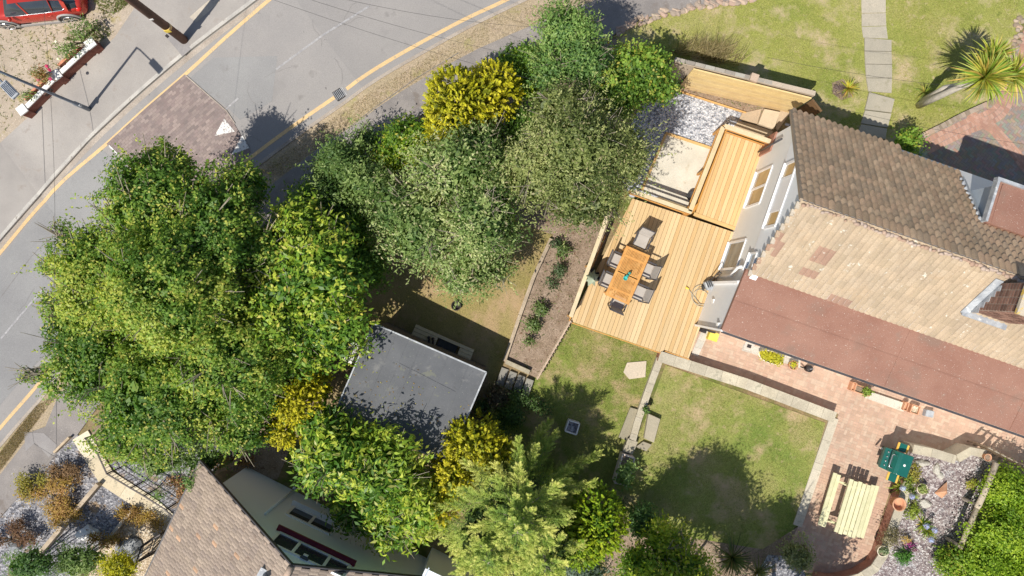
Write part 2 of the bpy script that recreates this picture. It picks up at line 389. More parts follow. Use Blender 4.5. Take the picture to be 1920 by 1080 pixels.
def pavers(mb, poly, ang, a, b, pattern, gap, z, colf, thick=0.):
    """lay a x b blocks in a pattern over poly (world xy)"""
    cs, sn = math.cos(ang), math.sin(ang)
    loc = [(x * cs + y * sn, -x * sn + y * cs) for x, y in [p[:2] for p in poly]]
    x0, x1 = min(p[0] for p in loc), max(p[0] for p in loc); y0, y1 = min(p[1] for p in loc), max(p[1] for p in loc)
    rects = []
    if pattern == 'herring':
        n = int(max(x1 - x0, y1 - y0) / b) + 6
        cx, cy = (x0 + x1) / 2, (y0 + y1) / 2
        for i in range(-n, n):
            for j in range(-n // 2, n // 2):
                ox, oy = cx + (i + 2 * j) * b, cy + (i - 2 * j) * b
                rects += [(ox, oy, ox + 2 * b, oy + b), (ox + 2 * b, oy - b, ox + 3 * b, oy + b)]
    elif pattern == 'basket':
        for i in range(int((x1 - x0) / a) + 1):
            for j in range(int((y1 - y0) / a) + 1):
                ox, oy = x0 + i * a, y0 + j * a
                if (i + j) % 2: rects += [(ox, oy, ox + a, oy + b), (ox, oy + b, ox + a, oy + 2 * b)]
                else: rects += [(ox, oy, ox + b, oy + a), (ox + b, oy, ox + 2 * b, oy + a)]
    else:
        j = 0; y = y0
        while y < y1:
            x = x0 - (a / 2 if (j % 2 and pattern == 'run') else 0)
            if pattern == 'boards': x = x0 - random.uniform(0, a)
            while x < x1:
                rects.append((x, y, x + a, y + b)); x += a
            y += b; j += 1
    zf = z if callable(z) else (lambda x, y: z)
    for r in rects:
        if r[2] < x0 or r[0] > x1 or r[3] < y0 or r[1] > y1: continue
        q = [(r[0] + gap, r[1] + gap), (r[2] - gap, r[1] + gap), (r[2] - gap, r[3] - gap), (r[0] + gap, r[3] - gap)]
        c = clip(loc, q)
        if len(c) < 3: continue
        ar = abs(sum(c[i][0] * c[(i + 1) % len(c)][1] - c[(i + 1) % len(c)][0] * c[i][1] for i in range(len(c)))) / 2
        if ar < 1e-4: continue
        wv = [(x * cs - y * sn, x * sn + y * cs) for x, y in c]
        col = colf(((r[0] + r[2]) / 2, (r[1] + r[3]) / 2))
        if thick: mb.prism(wv, lambda x, y: zf(x, y) - thick, zf, col)
        else:
            s = sum(wv[i][0] * wv[(i + 1) % len(wv)][1] - wv[(i + 1) % len(wv)][0] * wv[i][1] for i in range(len(wv)))
            if s < 0: wv = wv[::-1]
            mb.add([(x, y, zf(x, y)) for x, y in wv], [tuple(range(len(wv)))], col)
def pick(cols, jit=.08):
    def f(_=None):
        c = random.choice(cols); k = 1 + random.uniform(-jit, jit)
        return tuple(x * k for x in c)
    return f
def bough_conifer(base, top, zlo, R0, nb, pal, seed, L=.15, W=.024, droop=.25):
    r = np.random.default_rng(seed); pal = np.array(pal); base = np.array(base); Vs = []; Cs = []; tubes = []
    for b in range(nb):
        f = (b + .5) / nb; z = zlo + (top - zlo) * f ** .85; ln = R0 * (1 - f ** 1.5) * r.uniform(.7, 1.15) + .25
        a = b * 2.4 + r.normal() * .35; up = .15 + .95 * f + r.normal() * .08
        d = np.array([np.cos(a), np.sin(a), up]); d /= np.linalg.norm(d); s0 = base + [0, 0, z]
        n = int(ln / .085); ss = np.repeat(np.linspace(.12, 1, n), 2); sg = np.tile([1, -1], n)
        bend = np.array([0, 0, -droop * ln]); pts = s0 + d * ln * ss[:, None] + bend * (ss[:, None] ** 2)
        tubes.append((s0, s0 + d * ln * .5 + bend * .25, s0 + d * ln + bend))
        side = np.cross([0, 0, 1.], d); side /= np.linalg.norm(side)
        pd = norm(d * .9 + side * sg[:, None] * (1.15 - .8 * ss)[:, None] + r.normal(size=(2 * n, 3)) * .16 + [0, 0, .12])
        pl = (.62 * (1 - ss * .72) * min(1, ln / 1.6) * r.uniform(.6, 1.2, 2 * n) + .08)
        tone = np.clip(.3 + .45 * ss + .12 * r.normal() + r.normal(size=2 * n) * .12, 0, .999)
        K_ = 9; up0 = norm(np.array([0, 0, 1.]) + r.normal(size=(2 * n, 3)) * .3)
        ps = norm(np.cross(up0, pd))
        for j in range(K_):
            q = j / (K_ - 1)
            for g in (-1, 1):
                ax = pd + ps * g * (.8 - .45 * q) + r.normal(size=pd.shape) * .14
                LL = L * (1.1 - .6 * q) * r.uniform(.75, 1.2, 2 * n)
                pos = pts + pd * (pl * q)[:, None] + norm(ax) * LL[:, None] * .5 - np.array([0, 0, .1]) * (pl * q * q)[:, None]
                t = np.clip(tone + .22 * (q - .4), 0, .999) * (len(pal) - 1); i0 = t.astype(int); fr = (t - i0)[:, None]
                c = (pal[i0] * (1 - fr) + pal[np.minimum(i0 + 1, len(pal) - 1)] * fr) * r.uniform(.85, 1.12, (2 * n, 1))
                V, C = leaves(pos, up0 + r.normal(size=pd.shape) * .3, ax, LL, np.full(2 * n, W), np.clip(c, .004, 1), .05); Vs.append(V); Cs.append(C)
    return np.concatenate(Vs), np.concatenate(Cs), tubes
def rawmesh(name, V, Fc, C, m, parent=None, origin=(0, 0, 0), k=4):
    """numpy arrays of separate k-gons"""
    me = bpy.data.meshes.new(name); nf = len(V) // k
    me.vertices.add(len(V)); me.vertices.foreach_set('co', (V - np.array(origin)).astype(np.float32).ravel())
    me.loops.add(nf * k); me.loops.foreach_set('vertex_index', np.arange(nf * k, dtype=np.int32))
    me.polygons.add(nf); me.polygons.foreach_set('loop_start', np.arange(0, nf * k, k, dtype=np.int32))
    me.polygons.foreach_set('loop_total', np.full(nf, k, dtype=np.int32))
    me.update(calc_edges=True)
    a = me.color_attributes.new('Col', 'FLOAT_COLOR', 'POINT')
    a.data.foreach_set('color', np.concatenate([C, np.ones((len(C), 1))], 1).astype(np.float32).ravel())
    me.materials.append(m)
    o = bpy.data.objects.new(name, me); COL.objects.link(o)
    if parent is not None: o.parent = parent
    else: o.location = origin
    return o

# ------------------------------------------------------------------ foliage
def norm(a): return a / np.maximum(np.linalg.norm(a, axis=1, keepdims=True), 1e-6)
def leaves(pos, nrm, axis, L, W, col, droop=.15):
    """rhombic leaves, two planes folded a little: 4 verts each"""
    n = len(pos); nrm = norm(nrm); ax = axis - nrm * np.sum(axis * nrm, 1, keepdims=True); ax = norm(ax)
    sd = np.cross(nrm, ax); L = L[:, None]; W = W[:, None]
    base = pos - ax * L * .5; tip = pos + ax * L * .5 - nrm * L * droop
    l = pos + sd * W * .5 + nrm * W * .12 - ax * L * .08; r = pos - sd * W * .5 + nrm * W * .12 - ax * L * .08
    V = np.stack([base, r, tip, l], 1).reshape(-1, 3)
    return V, np.repeat(col, 4, 0)
def lownoise(p, s, seed):
    r = np.random.default_rng(seed); o = np.zeros(len(p))
    for k in range(5):
        d = r.normal(size=3) * s * (1 + .6 * k); o += np.sin(p @ d + r.uniform(0, 6)) / (1 + .5 * k)
    return o / 2.2
def crown(lobes, dens, L, W, per, rc, pal, seed, shoots=0, inner=.3, up=.35, spread=.75, tipc=None, zmin=-.35, palvar=.12, shootlen=.7, bump=1.3, core=34):
    """lobes: (x,y,z,rx,ry,rz) -> leaves in clumps over and inside each lobe. pal: colours dark..light"""
    r = np.random.default_rng(seed); Vs = []; Cs = []; pal = np.array(pal)
    LB = np.array(lobes)
    for li, (x, y, z, rx, ry, rz) in enumerate(lobes):
        area = 4 * math.pi * (((rx * ry) ** 1.6 + (rx * rz) ** 1.6 + (ry * rz) ** 1.6) / 3) ** (1 / 1.6) * .7
        n = max(6, int(area * dens))
        d = norm(r.normal(size=(n * 2, 3))); d = d[d[:, 2] > zmin][:n]
        cc = np.array([x, y, z]); rad = np.array([rx, ry, rz])
        rr = .82 - np.abs(r.normal(size=len(d))) * .05
        mr = float(rad.mean()); out0 = norm(d / rad)
        nb = int(area * bump) if mr > .45 else 0
        if nb:
            db = norm(r.normal(size=(nb, 3))); rb = r.uniform(.2, .55, nb) * min(1., .45 + mr * .3) / mr
            ds = np.linalg.norm(d[:, None, :] - db[None], axis=2) / rb[None]
            hgt = np.sqrt(np.clip(1 - ds ** 2, 0, 1)) * rb[None]; bi = hgt.argmax(1); bh = hgt.max(1)
            rr += bh * .95
            bd_ = d - db[bi] * .78; on = bh > 0; out0[on] = norm(out0 * .35 + norm(bd_ / rad))[on]
            thin = (bh <= .02) & (r.random(len(d)) < .45)
            rr[thin] *= .72
        isin = r.random(len(d)) < inner
        rr[isin] = r.uniform(.45, .8, isin.sum())
        rr *= 1 + .13 * lownoise(d, 2.2, seed + li * 7)
        c = cc + d * rad * rr[:, None]
        keep = np.ones(len(c), bool)
        for lj in range(len(lobes)):
            if lj == li: continue
            e = (c - LB[lj, :3]) / LB[lj, 3:]
            keep &= (np.linalg.norm(e, axis=1) > .62)
        c = c[keep]; d = d[keep]; rr = rr[keep]; out0 = out0[keep]
        if not len(c): continue
        # gaps between clumps
        g = lownoise(c, 1.6, seed + 50); k2 = r.random(len(c)) < np.clip(1.1 + g * .9, .25, 1); c = c[k2]; d = d[k2]; out0 = out0[k2]
        m = len(c); idx = np.repeat(np.arange(m), per)
        out = out0[idx]
        ofs = r.normal(size=(m * per, 3)) * rc * np.array([1, 1, .6])
        pos = c[idx] + ofs
        nr = out * .6 + r.normal(size=pos.shape) * spread * .55 + np.array([0, 0, up + .1])
        ax = norm(ofs + out * rc * .9) + r.normal(size=pos.shape) * .35
        t = np.clip(.47 + .42 * lownoise(c, .9, seed + 90)[idx] + .2 * r.normal(size=m)[idx] + r.normal(size=m * per) * palvar, 0, .999)
        ft = t * (len(pal) - 1); i0 = ft.astype(int); fr = (ft - i0)[:, None]
        col = pal[i0] * (1 - fr) + pal[np.minimum(i0 + 1, len(pal) - 1)] * fr
        if tipc is not None:
            tp = (r.random(len(col)) < .12) & (ofs[:, 2] > 0); col[tp] = np.array(tipc)
        col = col * (1 + r.normal(size=(len(col), 1)) * .1)
        cz_ = r.uniform(.75, 1.35, m)[idx]; LL = L * r.uniform(.6, 1.2, len(pos)) * cz_; WW = W * r.uniform(.7, 1.2, len(pos)) * cz_
        V, C = leaves(pos, nr, ax, LL, WW, np.clip(col, 0.004, 1)); Vs.append(V); Cs.append(C)
        if mr > .42:
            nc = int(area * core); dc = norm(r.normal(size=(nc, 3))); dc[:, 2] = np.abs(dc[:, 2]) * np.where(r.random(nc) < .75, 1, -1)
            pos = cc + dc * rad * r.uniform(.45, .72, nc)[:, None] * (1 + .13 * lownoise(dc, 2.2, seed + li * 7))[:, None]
            cl = pal[r.integers(0, max(1, len(pal) - 1), nc)] * r.uniform(.8, 1.1, (nc, 1)); lc = .11 + .22 * mr ** .5  # core leaves keep to darker tones, painting in the crown's inner shade
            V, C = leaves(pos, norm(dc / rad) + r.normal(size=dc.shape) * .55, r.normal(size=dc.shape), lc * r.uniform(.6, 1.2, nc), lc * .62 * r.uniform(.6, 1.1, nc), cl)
            Vs.append(V); Cs.append(C)
        ns = int(shoots * area)
        if ns:
            d2 = norm(r.normal(size=(ns * 2, 3))); d2 = d2[d2[:, 2] > -.1][:ns]
            s0 = cc + d2 * rad * .9; dr = norm(d2 + r.normal(size=d2.shape) * .3 + np.array([0, 0, .3])); k = 12
            ln = r.uniform(.3, 1., len(d2))[:, None] * shootlen
            tt = np.linspace(.1, 1, k)
            pos = (s0[:, None, :] + dr[:, None, :] * ln[:, None, :] * tt[None, :, None]).reshape(-1, 3) + r.normal(size=(len(d2) * k, 3)) * L * .3
            drr = np.repeat(dr, k, 0)
            V, C = leaves(pos, r.normal(size=pos.shape) * .6 + np.array([0, 0, 1.]), drr + r.normal(size=pos.shape) * .6, L * r.uniform(.6, 1.1, len(pos)), W * r.uniform(.7, 1.1, len(pos)), pal[r.integers(len(pal) // 2, len(pal), len(pos))])
            Vs.append(V); Cs.append(C)
    return np.concatenate(Vs), np.concatenate(Cs)
def plumes(lobes, dens, ln, L, W, pal, seed, k=9, up=.5, zmin=-.3, rise=.2, spread=.35):
    """feathery conifer sprays pointing outwards from each lobe's surface"""
    r = np.random.default_rng(seed); pal = np.array(pal); Vs = []; Cs = []
    for li, (x, y, z, rx, ry, rz) in enumerate(lobes):
        rad = np.array([rx, ry, rz]); cc = np.array([x, y, z])
        area = 4 * math.pi * (((rx * ry) ** 1.6 + (rx * rz) ** 1.6 + (ry * rz) ** 1.6) / 3) ** (1 / 1.6) * .7
        n = int(area * dens); d = norm(r.normal(size=(n * 2, 3))); d = d[d[:, 2] > zmin][:n]
        rr = (1 - np.abs(r.normal(size=len(d))) * .16) * (1 + .16 * lownoise(d, 3, seed + li))
        s0 = cc + d * rad * rr[:, None]
        dr = norm(norm(d / rad) + r.normal(size=d.shape) * spread + np.array([0, 0, rise]))
        nr0 = norm(np.array([0, 0, up]) + norm(d / rad) * .5 + r.normal(size=d.shape) * .3)
        sd = norm(np.cross(nr0, dr)); l = ln * r.uniform(.5, 1.2, len(d))[:, None]
        t = np.clip(.5 + .3 * lownoise(s0, 1.2, seed + 9) + r.normal(size=len(d)) * .2, 0, .999)
        ft = t * (len(pal) - 1); i0 = ft.astype(int); fr = (ft - i0)[:, None]
        col = pal[i0] * (1 - fr) + pal[np.minimum(i0 + 1, len(pal) - 1)] * fr
        nc = int(area * 40); dc = norm(r.normal(size=(nc, 3))); dc[:, 2] = np.abs(dc[:, 2])
        pos = cc + dc * rad * r.uniform(.4, .74, nc)[:, None]; lc = .1 + .12 * float(rad.mean())
        V, C = leaves(pos, norm(dc / rad) + r.normal(size=dc.shape) * .6, r.normal(size=dc.shape), lc * 1.5 * r.uniform(.6, 1.2, nc), lc * .6 * r.uniform(.6, 1.1, nc), pal[r.integers(0, max(1, len(pal) - 2), nc)] * r.uniform(.8, 1.1, (nc, 1)))  # inner leaves only in dark tones: shade between sprays set by colour
        Vs.append(V); Cs.append(C)
        for j in range(k):
            s = j / (k - 1)
            for sg in (-1, 1):
                ax = dr + sd * sg * (.85 - .4 * s) + r.normal(size=d.shape) * .12
                LL = L * (1.15 - .75 * s) * r.uniform(.8, 1.2, len(d))
                pos = s0 + dr * l * s + norm(ax) * LL[:, None] * .5 - np.array([0, 0, .12]) * l * s * s
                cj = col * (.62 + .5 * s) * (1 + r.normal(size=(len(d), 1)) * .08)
                V, C = leaves(pos, nr0 + r.normal(size=d.shape) * .25, ax, LL, np.full(len(d), W), np.clip(cj, .004, 1), .05)
                Vs.append(V); Cs.append(C)
    return np.concatenate(Vs), np.concatenate(Cs)
def lob(px, py, r1, r2, zc, rz):
    p = P(px, py, zc); k = mpp(zc); return (p.x, p.y, zc, r1 * k, r2 * k, rz)
def limbs(base, lobes, r0, seed, twigs=9, lean=None):
    rd = random.Random(seed); mb = MB(); base = Vector(base)
    zc = sum(l[2] for l in lobes) / len(lobes); cx = sum(l[0] for l in lobes) / len(lobes); cy = sum(l[1] for l in lobes) / len(lobes)
    fork = base.lerp(Vector((cx, cy, zc)), .4); fork.x = base.x * .75 + fork.x * .25; fork.y = base.y * .75 + fork.y * .25
    mb.tube([base - Vector((0, 0, .3)), base.lerp(fork, .5) + Vector((rd.uniform(-.1, .1), rd.uniform(-.1, .1), 0)), fork], [r0 * 1.25, r0, r0 * .85], 9)
    for l in lobes:
        c = Vector(l[:3]); top = c + Vector((0, 0, l[5] * .35)); mid = fork.lerp(top, .5) + Vector((rd.uniform(-.3, .3), rd.uniform(-.3, .3), -.15))
        mb.tube([fork, mid, top], [r0 * .6, r0 * .42, r0 * .18], 7)
        for i in range(twigs):
            a = rd.uniform(0, 2 * math.pi); e = rd.uniform(-.1, 1.2)
            d = Vector((math.cos(a) * math.cos(e) * l[3], math.sin(a) * math.cos(e) * l[4], math.sin(e) * l[5]))
            s = mid.lerp(top, rd.uniform(0, 1)); en = c + d * rd.uniform(.85, 1.03); m2 = s.lerp(en, .55) + Vector((rd.uniform(-.2, .2), rd.uniform(-.2, .2), rd.uniform(-.1, .2)))
            en = c + d * rd.uniform(.85, 1.06); mb.tube([s, m2, en], [r0 * .18, r0 * .12 + .006, .012], 5, cap=False)
            for q in range(2):
                e2 = en + Vector((rd.uniform(-.5, .5), rd.uniform(-.5, .5), rd.uniform(-.1, .4)))
                mb.tube([m2.lerp(en, .3), (m2.lerp(en, .3) + e2) / 2 + Vector((0, 0, .05)), e2], [r0 * .09, r0 * .06 + .004, .008], 4, cap=False)
    return mb
def tree(name, label, cat, base_px, lobes, style, seed, r0=.16, bark='bark', lm='leaf', group=None, twigs=9, **kw):
    b = G(*base_px); b = Vector((b.x, b.y, T(b.x, b.y)))
    t = thing(name, label, cat, b, group)
    lobes = [lob(*l) for l in lobes]
    limbs(b, lobes, r0, seed, twigs).build('trunk', M[bark], t, True)
    if style == 'leaf': V, C = crown(lobes, seed=seed, **kw)
    else: V, C = plumes(lobes, seed=seed, **kw)
    rawmesh('crown', V, None, C, M[lm], t, tuple(b))
    return t
def shrub(name, label, cat, base_px, lobes, seed, lm='leaf', group=None, z=None, style='leaf', **kw):
    b = G(*base_px); b = Vector((b.x, b.y, T(b.x, b.y) if z is None else z))
    lobes = [lob(*l) for l in lobes]
    t = thing(name, label, cat, b, group)
    mb = MB(); rd = random.Random(seed)
    for i in range(7):
        l = rd.choice(lobes); e = Vector((l[0] + rd.uniform(-.5, .5) * l[3], l[1] + rd.uniform(-.5, .5) * l[4], l[2] + rd.uniform(0, .7) * l[5]))
        mb.tube([b, b.lerp(e, .5) + Vector((rd.uniform(-.1, .1), rd.uniform(-.1, .1), 0)), e], [.03, .022, .008], 5)
    mb.build('stem', M['bark'], t, True)
    V, C = (crown if style == 'leaf' else plumes)(lobes, seed=seed, **kw)
    rawmesh('foliage', V, None, C, M[lm], t, tuple(b)); return t
def rosette(name, label, cat, c, n, L, W, pal, seed, group=None, z=None, trunk=None, lm='leaf', elev=(.1, 1.35), heads=None):
    r = random.Random(seed); c = Vector(c)
    t = thing(name, label, cat, c, group)
    if trunk:
        for i, (pts, rad) in enumerate(trunk): MB().tube(pts, rad, 10).build('trunk', M['palebark'], t, True)
    for hc in (heads or [(c, n, L)]):
        mb = MB(); hp, hn, hl = Vector(hc[0]), hc[1], hc[2]
        for i in range(hn):
            a = r.uniform(0, 2 * math.pi); e = r.uniform(*elev); l = hl * r.uniform(.75, 1.1); w_ = W * r.uniform(.8, 1.1)
            d = Vector((math.cos(a), math.sin(a), 0)); s = Vector((-d.y, d.x, 0)); col = tuple(x * r.uniform(.75, 1.2) for x in r.choice(pal))
            pts = []; K = 5
            for k in range(K + 1):
                q = k / K; ee = e - (.55 * (1.2 - e * .5)) * q
                pts.append((hp + d * math.cos(e) * l * q * (1 - .0 * q) + Vector((0, 0, math.sin(e) * l * q - .35 * l * q * q * math.cos(e))), w_ * (.55 + .9 * q if q < .35 else 1.1 * (1 - q) ** .7)))
            vs = []
            for p, ww in pts: vs += [p + s * ww / 2 + Vector((0, 0, ww * .2)), p - s * ww / 2 + Vector((0, 0, ww * .2)), p]
            fs = []
            for k in range(K): b0 = 3 * k; fs += [(b0, b0 + 2, b0 + 5, b0 + 3), (b0 + 2, b0 + 1, b0 + 4, b0 + 5)]
            mb.add(vs, fs, col)
        mb.build('leaf_head', M[lm], t)
    return t
def blades(name, regions, m, n, hgt, wd, pal, seed, lean=.4, label=None, kind='stuff', zoff=0., cat=None, bias=(0, 0)):
    """grass blades over triangles fan of px polygons"""
    r = np.random.default_rng(seed); pal = np.array(pal); pts = []
    for poly in regions:
        pw = np.array([G2(*p) for p in poly]); lo, hi = pw.min(0), pw.max(0)
        q = r.uniform(lo, hi, (int(n * 2.5), 2)); ins = np.zeros(len(q), bool)
        for i in range(len(pw)):
            a, b = pw[i], pw[(i + 1) % len(pw)]
            cnd = ((a[1] > q[:, 1]) != (b[1] > q[:, 1]))
            with np.errstate(divide='ignore', invalid='ignore'):
                xi = (b[0] - a[0]) * (q[:, 1] - a[1]) / (b[1] - a[1]) + a[0]
            ins ^= cnd & (q[:, 0] < xi)
        pts.append(q[ins][:n])
    q = np.concatenate(pts)
    g = lownoise(np.c_[q, q[:, :1] * 0], 1.5, seed); q = q[r.random(len(q)) < np.clip(.75 + g * .6, .15, 1)]
    z = -SLOPE * np.clip(-(QX * q[:, 0] + QY * q[:, 1]), 0, QL) + zoff
    p = np.c_[q, z]; n = len(p); a = r.uniform(0, 2 * np.pi, n); s = np.c_[np.cos(a), np.sin(a), a * 0] * wd * .5
    tip = p + np.c_[r.normal(size=(n, 2)) * lean + np.array(bias), np.ones(n)] * (hgt * r.uniform(.5, 1.2, n))[:, None]
    V = np.stack([p - s, p + s, tip], 1).reshape(-1, 3); C = np.repeat(pal[r.integers(0, len(pal), n)] * r.uniform(.8, 1.15, (n, 1)), 3, 0)
    o = rawmesh(name, V, None, C, m, k=3)
    if kind: o['kind'] = kind
    if label: o['label'] = label
    if cat: o['category'] = cat
    return o
# ================================================================== SETTING: ground, road, lawns
big = 160
drape('ground', [[(-big, -big), (big, -big), (big, big), (-big, big)]], M['ground'], 0.)
# kerb line on the far side and yellow lines
KL = [(-260, 760), (-120, 590), (0, 450), (77, 362), (167, 262), (260, 175), (347, 101), (410, 52), (478, 1), (560, -60), (700, -150), (900, -260)]
YL = [(-240, 775), (-110, 606), (0, 475), (97, 361), (200, 270), (275, 202), (347, 140), (415, 78), (480, 21), (560, -42), (700, -132), (900, -242)]
YR = [(1150, -110), (1050, -50), (947, 1), (870, 37), (780, 85), (706, 128), (636, 177), (560, 229), (480, 288), (400, 352), (300, 445), (200, 560), (130, 640), (72, 720), (0, 803), (-120, 950), (-260, 1120)]
YRk = [(1160, -98), (1062, -38), (958, 13), (880, 51), (792, 100), (718, 143), (648, 192), (572, 245), (492, 304), (412, 369), (313, 461), (214, 575), (144, 655), (88, 735), (16, 818), (-104, 965), (-244, 1135)]
VO = [(1180, -60), (1110, 3), (1040, 30), (960, 63), (897, 91), (820, 131), (753, 171), (700, 207), (660, 237), (600, 275), (530, 330), (440, 400), (340, 490), (250, 590), (180, 670), (110, 740), (85, 800), (63, 808), (0, 890), (-100, 1020), (-240, 1190)]
PO = [(1560, -60), (1402, -2), (1290, 14), (1190, 38), (1150, 66), (1060, 100), (960, 140), (860, 175), (790, 215), (720, 265), (640, 320), (580, 370), (520, 410), (420, 490), (330, 570), (270, 650), (200, 740), (145, 815), (110, 845), (75, 890), (40, 926), (0, 970), (-100, 1100), (-240, 1270)]
sheet('road', KL + YRk, M['asphalt'], .004)
far = KL + [(900, -500), (-700, -500), (-700, 900)]
sheet('far_pavement', [(-260, 760), (-120, 590), (0, 450), (77, 362), (167, 262), (260, 175), (347, 101), (410, 52), (478, 1), (560, -60), (420, -120), (262, 0), (215, 70), (50, 222), (0, 268), (-120, 380), (-380, 640)], M['pave'], .1, skirt=.12)
sheet('front_garden_dirt', [(262, 0), (215, 70), (50, 222), (0, 268), (-400, 640), (-700, 300), (-300, -500), (420, -120)], M['dirt'], .094, skirt=.1)
drape('kerb', ribbon(smooth_line([G2(*p) for p in KL], 4), .065), M['kerb'], .112, skirt=.12)
drape('gutter', ribbon(smooth_line([G2(*p) for p in KL], 4), .1, -.19), M['gutter'], .008)
drape('yellow_line', ribbon(smooth_line([G2(*p) for p in YL], 4), .068), M['yellow'], .012)
drape('yellow_line', ribbon(smooth_line([G2(*p) for p in YR[:6] + [(650, 167)]], 4), .068), M['yellow'], .012)
drape('yellow_line', ribbon(smooth_line([G2(*p) for p in [(627, 183)] + YR[7:]], 4), .068), M['yellow'], .012)
drape('kerb', ribbon(smooth_line([G2(*p) for p in YRk], 4), .06), M['gutter'], .06, skirt=.08)
sheet('verge', YRk[:] + VO[::-1], M['verge'], .03)
sheet('near_pavement', VO + PO[::-1], M['pave_old'], .05, skirt=.05)
# raised table of clay blocks across the road
tbl = [(347, 140), (425, 207), (470, 285), (430, 330), (340, 400), (262, 330), (200, 270), (275, 202)]
tw = [G2(*p) for p in tbl]
drape('road_table_base', [tw], M['joint'], .02)
mb = MB(); dv = Vector(G2(347, 140)) - Vector(G2(200, 270)); ang = math.atan2(dv.y, dv.x)
pavers(mb, tw, ang, .21, .105, 'run', .004, lambda x, y: T(x, y) + .026, pick([(.29, .235, .22), (.265, .21, .2), (.32, .26, .24), (.245, .2, .19)], .1))
o = mb.build('road_table_blocks', M['block']); o['kind'] = 'structure'
wt = []
for tri in ([(421, 223), (441, 247), (403, 255)], [(455, 253), (468, 278), (435, 290)], [(240, 310), (268, 308), (257, 328)], [(300, 352), (325, 352), (310, 372)]):
    wt.append([G2(*p) for p in tri])
o = drape('table_triangle_marks', wt, M['whitepaint'], .034)
drape('table_edge_line', ribbon([G2(*p) for p in [(205, 273), (230, 298), (257, 326), (300, 368)]], .03), M['whitepaint'], .034)
drape('table_edge_line', ribbon([G2(*p) for p in [(349, 142), (388, 176), (425, 208), (441, 232)]], .02), M['gutter'], .036)
for a, b in (((518, 130), (692, 12)), ((413, 215), (447, 184)), ((2, 635), (82, 540)), ((-60, 730), (-20, 665)), ((760, -30), (900, -110))):
    drape('centre_line', ribbon([G2(*a), G2(*b)], .035), M['fadepaint'], .014)
for k, (a, b) in enumerate([((347, 101), (392, 70)), ((85, 240), (180, 330))]): pass
M['asphalt_b'] = mat('cooler_asphalt', (.25, .245, .245), (.3, .295, .29), .4, 55, .2, .35, .9, spots=[(1.3, .6, .72, (.23, .22, .215)), (22, .68, .74, (.42, .41, .4))], bd=.01)
sheet('tarmac_patch', [(190, 280), (258, 336), (330, 410), (250, 480), (150, 600), (60, 690), (0, 760), (-60, 830), (-140, 640), (0, 485), (95, 370)], M['asphalt_b'], .0075)
sheet('tarmac_patch', [(352, 150), (400, 108), (520, 105), (510, 190), (450, 225), (425, 200)], M['asphalt_b'], .0075)
# cracks and patch seams
M['seam'] = mat('seam_mat', (.19, .18, .175), (.25, .235, .23), 5, 60, .2, .1)
for pts in ([(150, 122), (162, 170), (172, 212), (178, 250)], [(82, 205), (86, 300), (88, 350)], [(313, 68), (335, 90), (350, 98)], [(0, 560), (60, 480), (90, 452)]):
    drape('tarmac_seam', ribbon(smooth_line([G2(*p) for p in pts], 4), .012), M['seam'], .108 if pts[0][1] < 260 else .01)
M['patch'] = mat('patch_tarmac', (.27, .25, .245), (.33, .31, .3), 1, 50, .2, .3)
sheet('tarmac_patch', [(45, 810), (82, 812), (108, 835), (92, 858), (66, 830), (48, 846)], M['patch'], .056)
rc_ = random.Random(12)
for k in range(16):
    x, y = rc_.uniform(-20, 620), 0; t_ = rc_.random(); x = 20 + 640 * t_; y = 620 - 590 * t_ + rc_.uniform(-60, 60); a = rc_.uniform(0, 6.28); pts = [(x, y)]
    for q_ in range(6): a += rc_.uniform(-.6, .6); x += 9 * math.cos(a); y += 9 * math.sin(a); pts.append((x, y))
    drape('tarmac_crack', ribbon([G2(*p) for p in pts], .006), M['seam'], .0105)
for pts in ([(62, 806), (66, 832), (108, 858)], [(107, 700), (107, 790), (107, 845)], [(860, 100), (780, 148), (700, 205), (655, 240)]):
    drape('tarmac_seam', ribbon([G2(*p) for p in pts], .012), M['seam'], .06)
M['conc_old'] = mat('old_concrete', (.43, .38, .31), (.52, .46, .38), 2, 40, .2, .3)
sheet('kerb_ramp', [(355, 32), (392, 0), (410, 0), (412, 4), (368, 42)], M['conc_old'], .106)
# ---------------- gardens
sheet('front_lawn', [(1190, 40), (1290, 16), (1402, -2), (1560, -60), (2150, -300), (2300, -100), (2000, 0), (1915, 40), (1905, 95), (1872, 168), (1857, 197), (1800, 222), (1727, 258), (1700, 300), (1520, 240), (1240, 130), (1150, 68)], M['lawn_front'], .012)
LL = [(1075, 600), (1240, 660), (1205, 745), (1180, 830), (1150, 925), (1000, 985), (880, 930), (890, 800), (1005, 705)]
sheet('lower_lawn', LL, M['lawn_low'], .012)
sheet('lawn', [(1248, 684), (1548, 793), (1492, 985), (1445, 1062), (1160, 1120), (1120, 1000), (1165, 850), (1205, 800)], M['lawn_mid'], .014)
sheet('dry_lawn', [(1035, 440), (990, 540), (945, 680), (900, 780), (690, 700), (640, 580), (700, 420), (880, 380)], M['lawn_dry'], .012)
sheet('soil_bed', [(1038, 440), (1160, 380), (1145, 430), (1068, 600), (1005, 708), (946, 680), (990, 540)], M['soil'], .016)
sheet('soil_bed', [(1500, 985), (1430, 1030), (1180, 985), (1140, 960), (1110, 1010), (1200, 1180), (1480, 1180)], M['soil'], .02)
sheet('shrub_soil', [(600, 330), (720, 262), (860, 172), (1060, 98), (1200, 60), (1275, 120), (1240, 300), (1040, 440), (880, 400), (700, 440), (640, 600), (520, 900), (300, 860), (160, 830), (330, 570)], M['soil'], .008)
